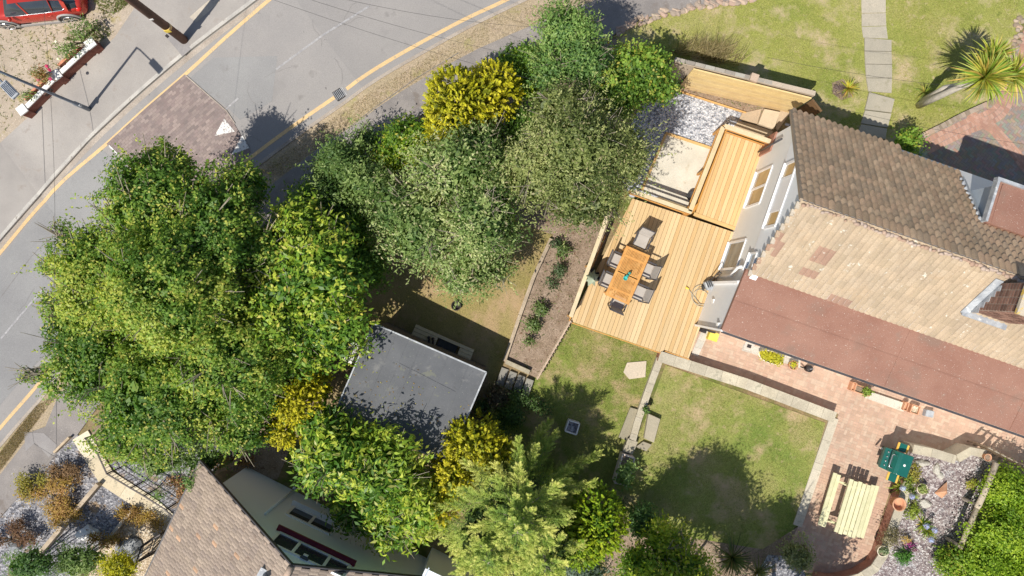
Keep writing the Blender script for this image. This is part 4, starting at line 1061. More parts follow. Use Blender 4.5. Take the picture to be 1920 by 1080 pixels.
# ================================================================== TREES, HEDGES, SHRUBS
G_MAPLE = [(.075, .17, .025), (.15, .28, .04), (.27, .4, .06), (.52, .56, .1)]
G_LAUREL = [(.07, .17, .02), (.16, .3, .03), (.32, .45, .045), (.54, .6, .08)]
G_PALE = [(.09, .17, .045), (.19, .29, .08), (.34, .44, .15), (.6, .64, .3)]
G_OLIVE = [(.1, .14, .04), (.2, .25, .075), (.33, .38, .13), (.5, .52, .22)]
G_BLUE = [(.08, .17, .05), (.16, .29, .075), (.27, .41, .11), (.42, .52, .17)]
G_CLIMB = [(0.0945, 0.189, 0.0312), (0.176, 0.324, 0.0438), (0.284, 0.432, 0.0625), (0.459, 0.486, 0.1)]
G_YEL = [(.22, .25, .01), (.42, .42, .012), (.6, .55, .02), (.74, .66, .05)]
G_GOLD = [(.09, .18, .03), (.2, .32, .05), (.4, .49, .09), (.68, .68, .19)]
G_BUSH = [(.09, .19, .02), (.2, .34, .03), (.38, .5, .045), (.58, .62, .07)]
G_DARK = [(0.0405, 0.081, 0.025), (0.0675, 0.121, 0.0312), (0.108, 0.176, 0.05)]
G_DRY = [(.25, .14, .05), (.38, .24, .07), (.45, .33, .06), (.5, .3, .13)]
def K(L=.12, W=.06, dens=15, per=26, rc=.17, **k): return dict(L=L, W=W, dens=dens, per=per, rc=rc, **k)
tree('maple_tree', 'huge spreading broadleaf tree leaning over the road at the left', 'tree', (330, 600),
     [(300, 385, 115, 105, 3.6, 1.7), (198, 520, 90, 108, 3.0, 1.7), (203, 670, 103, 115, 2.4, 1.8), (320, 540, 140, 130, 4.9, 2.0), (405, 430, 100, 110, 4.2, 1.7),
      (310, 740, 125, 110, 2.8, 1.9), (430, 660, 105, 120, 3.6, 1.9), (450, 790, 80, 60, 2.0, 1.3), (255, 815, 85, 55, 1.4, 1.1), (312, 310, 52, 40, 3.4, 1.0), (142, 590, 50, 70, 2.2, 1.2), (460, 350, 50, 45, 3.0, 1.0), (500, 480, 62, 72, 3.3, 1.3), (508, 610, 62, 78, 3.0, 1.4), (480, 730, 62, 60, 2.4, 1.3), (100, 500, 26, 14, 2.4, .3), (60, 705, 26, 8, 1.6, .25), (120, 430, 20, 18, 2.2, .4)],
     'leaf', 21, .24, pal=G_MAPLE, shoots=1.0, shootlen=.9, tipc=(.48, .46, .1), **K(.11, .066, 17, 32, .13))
tree('laurel_tree', 'bright lime green large leaved tree touching the maple on its right', 'tree', (600, 560),
     [(600, 510, 88, 95, 3.6, 1.7), (565, 430, 60, 52, 3.0, 1.3), (625, 610, 74, 72, 2.8, 1.4), (530, 560, 60, 95, 3.4, 1.5), (560, 660, 65, 50, 2.3, 1.2)],
     'leaf', 22, .16, lm='leaf_gloss', pal=G_LAUREL, shoots=1.0, shootlen=.5, tipc=(.5, .46, .08), **K(.19, .085, 10, 18, .19))
tree('pale_leaved_tree', 'pale grey green narrow leaved tree in the middle of the shrub belt', 'tree', (850, 400),
     [(855, 320, 95, 75, 3.6, 1.5), (905, 420, 80, 88, 3.8, 1.5), (800, 430, 85, 82, 3.2, 1.5), (865, 510, 62, 52, 2.8, 1.2), (750, 400, 62, 70, 2.8, 1.3), (895, 270, 60, 45, 3.2, 1.1), (930, 340, 50, 70, 3.3, 1.2), (925, 500, 40, 45, 2.0, .9), (945, 440, 34, 40, 2.2, .9)],
     'leaf', 23, .15, pal=G_PALE, shoots=1.2, shootlen=.7, tipc=(.55, .5, .3), **K(.13, .05, 12, 26, .18))
tree('olive_green_tree', 'dull olive green fine leaved tree overhanging the top of the deck', 'tree', (1080, 320),
     [(1080, 285, 108, 90, 4.8, 1.8), (1150, 290, 80, 80, 4.0, 1.5), (1005, 320, 70, 88, 4.0, 1.5), (1095, 375, 88, 62, 3.8, 1.2), (1060, 210, 80, 52, 4.0, 1.3)],
     'leaf', 24, .15, pal=G_OLIVE, shoots=1.6, shootlen=.9, tipc=(.42, .38, .2), **K(.1, .042, 15, 30, .17))
tree('blue_green_tree', 'soft blue green shrubby tree at the top beside the road', 'tree', (1060, 90),
     [(1062, 70, 60, 56, 3.2, 1.6), (1100, 115, 52, 50, 3.2, 1.4), (1035, 130, 45, 45, 2.8, 1.2)],
     'leaf', 25, .1, pal=G_BLUE, shoots=2, shootlen=.7, **K(.11, .05, 16, 26, .17))
shrub('climbing_shrub', 'fresh green leafy bush hanging over the end of the slatted fence', 'shrub', (1185, 135),
      [(1195, 135, 72, 55, 2.6, 1.1), (1150, 185, 62, 40, 2.6, 1.1), (1235, 165, 38, 32, 2.0, .9)], 26, pal=G_CLIMB, shoots=1, shootlen=.4, tipc=(.5, .46, .08), **K(.12, .075, 18, 22, .15))
shrub('yellow_green_shrub', 'small yellow green shrub between the golden conifer and the blue green tree', 'shrub', (1000, 120),
      [(1000, 120, 42, 42, 2.0, .9), (985, 165, 35, 30, 1.8, .8)], 27, pal=G_BUSH, **K(.1, .06, 18, 22, .14))
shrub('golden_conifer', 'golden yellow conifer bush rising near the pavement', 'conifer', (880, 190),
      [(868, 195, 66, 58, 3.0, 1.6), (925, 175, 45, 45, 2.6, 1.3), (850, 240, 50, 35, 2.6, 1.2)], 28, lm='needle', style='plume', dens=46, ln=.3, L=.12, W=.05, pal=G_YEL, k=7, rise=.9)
shrub('lime_shrub', 'rounded lime green shrub beside the golden conifer and the pavement', 'shrub', (765, 265),
      [(765, 262, 52, 42, 1.7, 1.1), (735, 300, 40, 30, 1.5, .9)], 29, pal=G_BUSH, tipc=(.5, .45, .07), **K(.12, .06, 20, 24, .14))
shrub('mixed_shrub', 'loose green shrub by the dark stretch of pavement', 'shrub', (650, 320),
      [(650, 310, 52, 50, 1.9, 1.1), (615, 320, 34, 34, 1.2, .8), (690, 265, 30, 26, 1.0, .6), (690, 350, 50, 45, 2.2, 1.2), (630, 370, 45, 40, 1.6, 1.0)], 30, pal=G_PALE[:3], shoots=2.5, shootlen=.9, **K(.13, .05, 15, 24, .17))
shrub('dark_shrub', 'dark green shrub in the gap between the lime tree and the pale tree', 'shrub', (640, 430),
      [(650, 430, 60, 55, 1.6, 1.1), (585, 370, 38, 34, 1.0, .8), (560, 400, 34, 30, 1.0, .8), (690, 500, 50, 50, 1.4, 1.0)], 31, pal=G_CLIMB[:3], **K(.14, .06, 16, 22, .17))
shrub('rear_hedge', 'dark shaded hedge foliage behind the golden conifer by the pavement', 'hedge', (960, 150),
      [(960, 125, 40, 40, 1.2, .8), (900, 260, 60, 40, 1.6, .9), (980, 250, 50, 50, 2.0, .9)], 32, pal=G_CLIMB[:3], **K(.12, .06, 15, 22, .17))
tree('cherry_laurel', 'glossy broad leaved laurel overhanging the white house wall', 'tree', (700, 900),
     [(640, 850, 80, 75, 2.0, 1.5), (720, 880, 85, 80, 2.4, 1.6), (780, 940, 62, 70, 1.6, 1.4), (620, 800, 60, 40, 1.6, 1.1), (600, 880, 48, 45, 1.4, 1.1), (745, 985, 55, 45, .9, 1.1), (670, 960, 50, 40, .5, 1.)],
     'leaf', 33, .13, lm='leaf_gloss', pal=G_LAUREL, shoots=1.2, shootlen=.5, tipc=(.44, .46, .12), **K(.24, .085, 8.5, 17, .22))
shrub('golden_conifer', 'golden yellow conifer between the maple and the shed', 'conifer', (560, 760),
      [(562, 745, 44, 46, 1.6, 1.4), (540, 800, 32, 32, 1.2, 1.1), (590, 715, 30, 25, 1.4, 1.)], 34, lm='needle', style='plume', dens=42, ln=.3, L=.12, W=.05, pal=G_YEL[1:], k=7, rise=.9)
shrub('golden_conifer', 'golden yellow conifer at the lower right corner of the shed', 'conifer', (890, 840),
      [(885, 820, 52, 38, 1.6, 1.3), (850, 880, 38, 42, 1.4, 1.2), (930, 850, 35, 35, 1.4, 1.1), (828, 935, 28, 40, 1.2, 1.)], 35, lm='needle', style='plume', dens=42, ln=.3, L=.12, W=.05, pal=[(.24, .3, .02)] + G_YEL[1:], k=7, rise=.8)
bx = G(968, 888); fc = thing('feathery_conifer', 'tall feathery pale gold conifer at the bottom centre', 'conifer', tuple(bx))
V, C, tb_ = bough_conifer(tuple(bx), 6.4, .8, 2.8, 62, G_GOLD, 36, .13, .02); m1 = MB(); m1.tube([bx, bx + Vector((0, 0, 6.3))], [.14, .02], 8)
V2, C2, tb2 = bough_conifer((bx.x - .9, bx.y - 1.2, bx.z), 5.6, .8, 2.3, 46, G_GOLD, 37, .13, .02); m1.tube([bx + Vector((-.9, -1.2, 0)), bx + Vector((-.9, -1.2, 5.5))], [.12, .02], 8)
V3, C3, tb3 = bough_conifer((bx.x + .9, bx.y - 1.5, bx.z), 5.2, .8, 2.1, 42, G_GOLD, 38, .13, .02); m1.tube([bx + Vector((.9, -1.5, 0)), bx + Vector((.9, -1.5, 5.1))], [.12, .02], 8)
for q0, q1, q2 in tb_ + tb2 + tb3: m1.tube([tuple(q0), tuple(q1), tuple(q2)], [.03, .02, .006], 5, cap=False)
m1.build('trunk', M['bark'], fc, True)
V4, C4 = crown([(bx.x, bx.y, 2.4, 1.5, 1.4, 2.2), (bx.x - .9, bx.y - 1.2, 2.4, 1.3, 1.3, 2.0), (bx.x + .9, bx.y - 1.5, 2.2, 1.2, 1.2, 1.9)], 3, .14, .04, 12, .2, [(.05, .09, .02), (.12, .16, .04)], 5, core=60)  # dark coloured core paints the shade in the gaps between boughs
rawmesh('crown', np.concatenate([V, V2, V3, V4]), None, np.concatenate([C, C2, C3, C4]), M['needle'], fc, tuple(bx))
shrub('bright_green_conifer', 'dense bright green rounded conifer against the feathery conifer', 'conifer', (1120, 970),
      [(1120, 975, 50, 62, 1.8, 1.5), (1085, 1010, 45, 45, 1.9, 1.3)], 37, lm='needle', style='plume', dens=60, ln=.18, L=.1, W=.045, pal=[(.1, .22, .01), (.26, .4, .012), (.46, .54, .02)], k=6, rise=.5)
shrub('grey_leaved_shrub', 'silvery grey green shrub at the bottom edge', 'shrub', (1095, 1060),
      [(1090, 1062, 60, 38, 1.4, .9)], 38, pal=[(.12, .18, .13), (.2, .27, .2), (.3, .36, .29)], **K(.14, .045, 16, 24, .17))
shrub('dark_green_shrub', 'dark green shrub in shade on the corner of the middle lawn', 'shrub', (1205, 985),
      [(1205, 978, 34, 34, .8, .7)], 39, pal=G_BLUE[:3], **K(.12, .05, 20, 22, .14))
tree('lime_green_bush', 'tall lime green bush below the middle lawn', 'tree', (1235, 1130),
     [(1250, 1015, 52, 38, 2.2, 1.2), (1205, 1060, 50, 42, 2.4, 1.3), (1280, 1065, 52, 45, 2.8, 1.4), (1240, 1120, 95, 60, 4.6, 1.7), (1310, 1130, 70, 55, 4.4, 1.5), (1275, 1130, 70, 50, 5.2, 1.5)],
     'leaf', 40, .12, pal=G_BUSH, shoots=1.5, shootlen=.6, tipc=(.5, .5, .12), **K(.12, .06, 14, 24, .17))
# trees just below the frame: their shade lies on the middle lawn
tree('garden_tree', 'green broadleaf tree below the bottom edge of the picture', 'tree', (1420, 1190),
     [(1440, 1235, 95, 75, 4.6, 2.0), (1370, 1250, 80, 70, 4.6, 1.8), (1530, 1240, 70, 60, 4.0, 1.5), (1300, 1205, 90, 60, 5.0, 1.6)], 'leaf', 41, .16, pal=G_BUSH, **K(.16, .08, 9, 20, .2))
rosette('spiky_plant', 'dark green spiky leaved plant in shade under the middle lawn', 'plant', P(1372, 1045, .5), 110, 1.0, .05, [(.07, .11, .035), (.12, .16, .06), (.18, .2, .09)], 42)
rosette('spiky_plant', 'spiky leaved plant at the bottom edge beside the slate chips', 'plant', P(1420, 1072, .4), 80, .8, .04, [(.12, .15, .05), (.2, .21, .09)], 43)
shrub('variegated_shrub', 'small pale variegated shrub at the patio corner', 'shrub', (1495, 1045), [(1495, 1040, 34, 30, .7, .6)], 44, pal=[(.16, .2, .07), (.3, .34, .14), (.5, .5, .28)], **K(.1, .05, 26, 22, .12))
shrub('hedge', 'wide clipped bright green hedge in the lower right corner', 'hedge', (1900, 980),
      [(1890, 920, 52, 52, 1.1, 1.2), (1880, 1000, 62, 62, 1.2, 1.3), (1940, 960, 60, 80, 1.3, 1.3), (1860, 1070, 70, 55, 1.2, 1.2), (1930, 1060, 70, 60, 1.3, 1.3)], 45, pal=[(.14, .27, .02), (.27, .42, .03), (.44, .56, .05)], **K(.09, .05, 22, 30, .15))
shrub('round_bush', 'rounded green bush at the foot of the rockery fence', 'shrub', (1795, 1060), [(1793, 1060, 42, 38, .9, .9)], 46, pal=G_BUSH[:3], tipc=(.45, .42, .07), **K(.09, .05, 26, 28, .13))
shrub('corner_shrub', 'small dark green shrub against the brown roof eave', 'shrub', (1697, 275), [(1697, 270, 22, 24, 1.0, .9)], 47, pal=G_CLIMB[:3], tipc=(.42, .42, .07), **K(.11, .06, 24, 22, .13))
MB_ = MB(); g = P(1723, 290, .1)
rosette('silver_plant', 'silvery blue leaved plant by the corner of the house', 'plant', (g.x, g.y, .1), 50, .45, .05, [(.4, .5, .5), (.5, .6, .58)], 48)
# cabbage palm with a leaning pale trunk and three heads
b0 = G(1722, 198); t1 = P(1806, 160, 2.9); h1 = P(1845, 146, 3.5); h2 = P(1897, 142, 3.4); h3 = P(1858, 108, 3.0)
rosette('cabbage_palm', 'tall cabbage palm with pale twin trunk on the front lawn', 'palm', b0, 0, 0, .085, [(.3, .4, .07), (.5, .52, .1), (.66, .62, .16)], 49,
        trunk=[([b0, b0.lerp(t1, .5), t1, h1], [.13, .11, .1, .085]), ([b0 + Vector((.12, .16, 0)), b0.lerp(t1, .6) + Vector((.05, .22, 0)), h2], [.11, .1, .085])],
        heads=[(h1, 230, 1.12), (h2, 170, 1.0), (h3, 120, .9)])
for i, (px, py, n, l, lab, pal) in enumerate([(1590, 166, 70, .5, 'small yellow spiky plant in a bare patch left of the path', [(.5, .42, .05), (.62, .55, .1), (.25, .28, .05)]),
                                    (1733, 173, 60, .42, 'small green spiky plant beside the palm trunk', [(.25, .3, .06), (.4, .42, .1)])]):
    rosette('yucca_plant', lab, 'plant', P(px, py, .12), n, l, .045, pal, 60 + i, group='small spiky plants on the front lawn')
sheet('bare_patch', [(1560, 155), (1580, 148), (1602, 160), (1600, 180), (1578, 188), (1562, 176)], M['soil'], .018)
shrub('heather_plant', 'low purplish heather in the bare patch of the front lawn', 'plant', (1574, 168), [(1573, 168, 14, 14, .06, .1)], 62, lm='dryleaf', pal=[(.2, .14, .14), (.35, .28, .25)], **K(.05, .02, 60, 20, .06))
# palm trunk root shadow etc come from the light.  Long dry grass against the slatted fence
r = random.Random(8)
blades('long_dry_grass', [[(1262, 95), (1300, 78), (1360, 88), (1395, 112), (1380, 128), (1290, 108), (1255, 100)]], M['dryleaf'], 1900, .75, .022, [(.42, .34, .18), (.55, .46, .27), (.3, .27, .12)], 70, .35, bias=(.1, .1))
blades('verge_grass', [[(480, 325), (700, 170), (947, 22), (1100, -5), (1040, 30), (897, 91), (753, 171), (600, 275), (530, 330)], [(0, 850), (70, 760), (110, 740), (62, 800), (0, 885)]], M['dryleaf'], 34000, .09, .012, [(.52, .42, .3), (.46, .37, .25), (.6, .5, .38), (.36, .33, .17)], 71, .6, zoff=.03)
blades('lawn_grass', [[(1190, 40), (1400, 0), (1615, -60), (1615, 240), (1540, 240), (1250, 130)], [(1665, -20), (1915, -20), (1870, 165), (1727, 256), (1660, 240)]], M['dryleaf'], 36000, .04, .014, [(.33, .36, .08), (.45, .42, .15), (.56, .48, .24), (.28, .33, .06)], 72, .7, zoff=.012)
blades('lawn_grass', [[(1250, 690), (1545, 795), (1490, 985), (1445, 1060), (1160, 1000), (1165, 850)], [(1075, 605), (1235, 662), (1175, 830), (1140, 930), (900, 930), (1005, 710)]], M['dryleaf'], 34000, .04, .014, [(.24, .3, .06), (.34, .34, .1), (.46, .38, .17), (.2, .27, .05)], 73, .7, zoff=.014)
blades('lawn_grass', [[(1035, 440), (990, 540), (945, 680), (700, 640), (720, 500), (880, 380)]], M['dryleaf'], 9000, .04, .014, [(.34, .3, .1), (.45, .34, .18), (.22, .24, .06)], 74, .7, zoff=.012)
# bed plants in the soil strip
bed = [(1057, 470, 13, 'upper'), (1047, 508, 15, ''), (1033, 532, 13, ''), (1014, 577, 14, ''), (998, 607, 15, ''), (988, 640, 12, ''), (1043, 455, 9, '')]
bl = ['leafy green border plant in the soil bed under the olive tree', 'large leafy border plant below the first in the soil bed', 'dark leafy border plant midway down the soil bed', 'pale green border plant below the middle of the soil bed',
      'bright green border plant second from the bottom of the soil bed', 'lowest green border plant in the soil bed near the steps', 'small border plant at the top edge of the soil bed']
for i, (px, py, rr, _) in enumerate(bed):
    shrub('border_plant', bl[i], 'plant', (px, py), [(px, py, rr, rr * .9, .25, .28)], 80 + i, group='plants in the soil bed', pal=[(.07, .13, .03), (.14, .22, .06), (.25, .33, .12)] if i not in (1, 2, 6) else [(.06, .1, .04), (.1, .16, .07), (.2, .26, .13)], **K(.11, .05, 34, 14, .09))
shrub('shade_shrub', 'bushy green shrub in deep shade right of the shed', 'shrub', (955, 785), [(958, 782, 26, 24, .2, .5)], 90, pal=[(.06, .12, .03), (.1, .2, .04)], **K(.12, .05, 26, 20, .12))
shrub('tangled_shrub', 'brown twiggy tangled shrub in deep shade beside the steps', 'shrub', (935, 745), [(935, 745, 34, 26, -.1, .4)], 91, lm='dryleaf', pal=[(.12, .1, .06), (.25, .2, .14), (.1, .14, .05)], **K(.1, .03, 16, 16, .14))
# lower left front garden
LG = [(60, 1058, 55, 34, .0, .7, G_BLUE[:3], 'dark green shrub in the bottom left corner', 'leaf'),
      (150, 1050, 60, 34, -.5, .6, G_PALE[:3], 'grey green shrub at the bottom of the slate yard', 'leaf'),
      (225, 1062, 40, 32, -.2, .6, G_YEL, 'bright yellow shrub at the bottom of the front yard', 'needle'),
      (95, 925, 48, 42, -1.5, .3, G_DRY, 'large ochre stonecrop patch on the slate beside the pavement', 'dryleaf'),
      (60, 900, 30, 26, -1.5, .3, [(.3, .28, .06), (.45, .4, .06)], 'yellow ochre stonecrop clump at the pavement edge', 'dryleaf'),
      (125, 880, 26, 30, -1.5, .3, [(.2, .12, .06), (.34, .22, .12)], 'brown dried plant at the top of the slate yard', 'dryleaf'),
      (115, 965, 30, 26, -1.6, .25, G_DRY, 'rusty stonecrop patch below the large ochre one', 'dryleaf'),
      (25, 1010, 42, 26, -1.5, .35, [(.18, .1, .06), (.3, .18, .1)], 'reddish brown dead plants at the left edge', 'dryleaf'),
      (240, 965, 20, 16, -1.7, .2, G_DRY, 'dry orange weeds against the second sleeper', 'dryleaf'),
      (280, 975, 28, 18, -1.7, .25, G_DRY, 'dry straw coloured weeds beside the concrete ramp', 'dryleaf'),
      (345, 905, 30, 22, -1.7, .25, [(.4, .22, .1), (.5, .32, .16)], 'rusty leaf litter plants left of the roof tip', 'dryleaf'),
      (440, 860, 30, 18, -1.8, .25, [(.42, .24, .12), (.5, .34, .18)], 'rusty dry plants beside the timber edge of the white house', 'dryleaf'),
      (195, 1012, 26, 12, -1.6, .3, G_DRY, 'straw coloured weeds below the white boulder', 'dryleaf')]
for i, (px, py, a, b, z, rz, pal, lab, lm) in enumerate(LG):
    shrub('yard_shrub' if lm == 'leaf' else 'golden_shrub' if lm == 'needle' else 'dry_plant', lab, 'plant', (px, py), [(px, py, a, b, z, rz)] if lm != 'dryleaf' else [(px + a * .8 * math.cos(k * 2.1 + i), py + b * .8 * math.sin(k * 2.1 + i) * (k % 3) / 2, a * (.32 + .1 * (k % 4)), b * (.32 + .1 * (k % 3)), z - .06, rz * (.35 + .15 * (k % 3))) for k in range(9)], 100 + i, lm=lm, group='plants of the sloping front yard', pal=pal, zmin=-.1, **K(.09, .04, 24, 22, .12))
shrub('ivy_tendril', 'trailing green creeper hanging over the tip of the tiled roof', 'creeper', (362, 900), [(358, 900, 10, 26, -.2, .3), (300, 925, 12, 12, -1.3, .3)], 120, pal=G_BLUE[:3], **K(.08, .045, 40, 14, .1))
shrub('understory_shrub', 'loose green undergrowth beneath the maple near the railing', 'shrub', (330, 850), [(300, 860, 60, 40, -.6, .8), (380, 860, 50, 30, -.8, .7), (230, 830, 50, 30, -.3, .7)], 121, pal=G_PALE[:3], **K(.1, .05, 14, 22, .16))
# upper left yard
shrub('rose_bush', 'sprawling green rose bush behind the low wall near the red car', 'shrub', (155, 80), [(150, 60, 16, 14, -.2, .4), (130, 92, 20, 14, -.3, .4), (165, 45, 12, 8, -.4, .3)], 130, pal=G_PALE[:3], shoots=5, shootlen=.3, **K(.09, .045, 26, 16, .12))
shrub('flowering_shrub', 'red tinged shrub with pink blooms in the middle of the low wall', 'shrub', (82, 140), [(80, 142, 14, 17, -.5, .4)], 131, pal=[(.2, .25, .08), (.45, .28, .12), (.5, .2, .12)], **K(.09, .05, 30, 16, .1))
shrub('wall_plant', 'small green plant between the white wall caps at lower left', 'plant', (52, 178), [(54, 180, 12, 8, -.8, .25)], 132, pal=G_PALE[:3], **K(.07, .04, 30, 14, .08))
for i, (px, py, c, z) in enumerate([(93, 131, (.75, .06, .2), .1), (95, 148, (.8, .12, .3), .1), (72, 150, (.7, .25, .25), -.2), (106, 78, (.95, .93, .9), -.5), (110, 111, (.95, .93, .88), -.5), (88, 124, (.8, .1, .25), -.1)]):
    mb = MB(); q = P(px, py, z + .0); rr = random.Random(i)
    for k in range(26):
        a = rr.uniform(0, 6.28); e = rr.uniform(.1, 1.4); d = Vector((math.cos(a) * math.cos(e), math.sin(a) * math.cos(e), math.sin(e))); s = d.orthogonal().normalized() * .035; f = d.cross(s).normalized() * .035
        pz = q + d * .06; mb.add([pz - s, pz - f, pz + s, pz + f], [(0, 1, 2, 3)], tuple(x * rr.uniform(.85, 1.1) for x in c))
    lab = ['deep pink rose bloom above the middle wall cap', 'pink rose bloom below the middle wall cap', 'faded pink rose bloom at the left of the flowering shrub', 'upper white rose bloom behind the low wall', 'lower white rose bloom behind the low wall', 'small pink rose bloom touching the middle wall cap'][i]
    one('rose_bloom', mb, M['petal'], lab, 'flower', tuple(q), 'rose blooms')
blades('yard_weeds', [[(0, 60), (230, 10), (215, 50), (60, 210), (0, 260)], [(200, 40), (262, 0), (180, 0)], [(120, 75), (200, 40), (215, 65), (180, 85)]], M['leaf'], 800, .12, .035, [(.16, .22, .06), (.25, .3, .1), (.34, .3, .14)], 75, .8, zoff=.1)

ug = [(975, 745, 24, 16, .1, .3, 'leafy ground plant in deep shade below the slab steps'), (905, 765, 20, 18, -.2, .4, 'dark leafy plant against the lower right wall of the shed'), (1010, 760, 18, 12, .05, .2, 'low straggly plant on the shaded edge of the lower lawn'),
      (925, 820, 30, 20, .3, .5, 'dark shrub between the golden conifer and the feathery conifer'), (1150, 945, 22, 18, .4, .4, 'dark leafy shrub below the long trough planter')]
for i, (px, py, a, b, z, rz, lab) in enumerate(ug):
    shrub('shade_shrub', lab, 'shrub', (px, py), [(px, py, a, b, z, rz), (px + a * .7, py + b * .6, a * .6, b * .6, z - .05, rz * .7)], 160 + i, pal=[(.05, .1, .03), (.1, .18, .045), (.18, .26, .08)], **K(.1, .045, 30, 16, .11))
blades('bed_weeds', [[(1038, 440), (1150, 390), (1068, 600), (1005, 705), (948, 678), (990, 540)], [(1262, 150), (1470, 205), (1440, 215), (1270, 166)]], M['leaf'], 420, .09, .03, [(.12, .2, .05), (.22, .28, .09), (.3, .26, .13)], 76, .9, zoff=.016)
# ================================================================== DECK
ANG = math.atan2(VA.y, VA.x)
DZ = .5
def DP(*pts, z=DZ): return [tuple(P(x, y, z)[:2]) for x, y in pts]
wood = pick([(.74, .52, .255), (.79, .57, .3), (.71, .48, .22), (.82, .62, .34), (.76, .55, .29), (.73, .53, .27)], .05)
woodn = pick([(.8, .54, .25), (.84, .58, .29), (.77, .5, .22), (.86, .62, .32)], .05)
dk = thing('timber_deck', 'large new timber deck of pale boards beside the white house', 'deck', tuple(P(1230, 520, 0)))
mb = MB(); pavers(mb, DP((1186, 372), (1378, 436), (1291, 673), (1246, 656), (1238, 661), (1069, 602), (1072, 598)), ANG, 30, .148, 'stack', .0055, DZ, wood, thick=.03)
mb.build('deck_boards', M['deck'], dk)
mb = MB(); pavers(mb, DP((1362, 246), (1449, 276), (1379, 428), (1303, 402)), ANG, 30, .148, 'stack', .0055, DZ + .002, woodn, thick=.03)
mb.build('upper_deck_boards', M['deck'], dk)
mb = MB()
mb.prism(DP((1190, 376), (1374, 440), (1290, 668), (1244, 652), (1236, 657), (1072, 600), z=DZ), -.2, DZ - .04, (.25, .2, .14))
mb.prism(DP((1364, 250), (1446, 278), (1377, 430), (1304, 406), z=DZ), -.1, DZ - .04, (.25, .2, .14)); mb.build('deck_base', M['timber'], dk)
mb = MB()
for a, b in (((1238, 662), (1068, 604)), ((1292, 674), (1246, 658)), ((1067, 602), (1135, 442)), ((1300, 402), (1379, 431))):
    mb.bar(P(*a, DZ - .06), P(*b, DZ - .06), .035, .15, woodn())
mb.bar(P(1301, 401, DZ + .012), P(1378, 429, DZ + .012), .13, .02, (.86, .74, .5)); mb.build('deck_fascia', M['timber'], dk)
def railing(label, pts, z0, zt, slats=2, wcap=.14, cap=(.9, .95, .95), origin=None):
    a = P(*pts[0], z0); t = thing('deck_railing', label, 'railing', tuple(a), 'timber railings of the deck')
    W = [P(x, y, zt) for x, y in pts]
    m1 = MB(); m2 = MB()
    for i in range(len(W) - 1):
        a, b = W[i], W[i + 1]; m1.bar(a, b, wcap, .035, cap)
        for k in range(slats):
            zz = z0 + (zt - z0) * (k + .7) / (slats + .6); m2.bar((a.x, a.y, zz), (b.x, b.y, zz), .03, .09, woodn())
        n = max(1, int((b - a).length / 1.3))
        for k in range(n + 1):
            q = a.lerp(b, k / n); MB().bar((q.x, q.y, z0 - .35), (q.x, q.y, zt - .02), .07, .07, woodn()).build('post', M['timber'], t)
    m1.build('handrail', M['timber'], t); m2.build('rail', M['timber'], t)
railing('pale timber railing along the left edge of the deck beside the soil bed', [(1140, 402), (1070, 594)], DZ, 1.35)
railing('timber railing between the main deck and the sunken concrete pad', [(1184, 358), (1297, 398)], DZ, 1.35)
railing('timber railing along the left side of the narrow upper deck', [(1356, 238), (1294, 396)], DZ, 1.35, wcap=.16, cap=(.9, .88, .8))
railing('timber railing across the top end of the narrow upper deck', [(1358, 236), (1452, 268)], DZ, 1.35, wcap=.16)
mb = MB(); mb.prism([tuple(G2(*p)) for p in ((1362, 243), (1350, 240), (1288, 393), (1302, 400))], 0, .28, (.8, .52, .2))
one('deck_step', mb, M['timber'], 'long orange toned timber step between the concrete pad and the upper deck', 'step', tuple(P(1322, 320, 0)))
mb = MB(); mb.prism([tuple(G2(*p)) for p in ((1250, 252), (1336, 280), (1298, 392), (1203, 358))], -.02, .06)
one('concrete_pad', mb, M['concrete'], 'pale rectangular concrete pad edged with timber beside the gravel', 'paving', tuple(P(1270, 310, 0)))
mb = MB()
for a, b in (((1248, 250), (1338, 280)), ((1248, 252), (1203, 357))): mb.bar(P(*a, .05), P(*b, .05), .09, .12, (.88, .72, .45))
one('timber_edging', mb, M['timber'], 'timber edging board around the concrete pad', 'edging', tuple(P(1293, 266, 0)))
mb = MB(); mb.bar(P(1262, 168, .06), P(1398, 212, .06), .05, .12, (.85, .66, .4))
one('timber_edging', mb, M['timber'], 'thin timber edging board between the grey gravel and the brown soil strip', 'edging', tuple(P(1330, 190, 0)))
# black drum at deck corner
mb = MB(); q = P(1296, 368, .28); mb.lathe(tuple(q), [(.16, 0), (.18, .03), (.18, .12), (.15, .14), (.13, .1), (.0, .1)], 18)
one('hose_reel', mb, M['rubber'], 'black round hose reel standing on the step at the inner deck corner', 'hose reel', tuple(q), smooth=True)
# ---------------- slatted fence and wall behind
fa, fb = P(1272, 163, 0), P(1479, 211, 0); fe = P(1270, 166, 0)
ft = thing('slatted_fence', 'high new timber fence of wide horizontal boards at the top of the gravel yard', 'fence', tuple(fa))
hl, hr = 2.15, 1.9
nb = 7
for k in range(nb):
    z0, z1 = .03 + k * 2.1 / nb, .03 + (k + 1) * 2.1 / nb - .012
    mb = MB(); d = (fb - fa); n = Vector((d.y, -d.x, 0)).normalized() * .025
    c = wood()
    zl0, zl1, zr0, zr1 = z0 * 1., z1 * 1., z0 * .92, z1 * .92
    vs = [Vector((p.x, p.y, z)) + s for p, za, zb in ((fa, zl0, zl1), (fb, zr0, zr1)) for s in (n, -n) for z in (za, zb)]
    mb.add(vs, [(0, 1, 5, 4), (2, 6, 7, 3), (1, 3, 7, 5), (0, 4, 6, 2), (0, 2, 3, 1), (4, 5, 7, 6)], (1.02 * (.92 + .02 * k + .06 * (k % 2)), .97 * (.92 + .02 * k + .06 * (k % 2)), .74))
    mb.build('fence_board', M['timber'], ft)
nrm = Vector((-(fb - fa).y, (fb - fa).x, 0)).normalized()
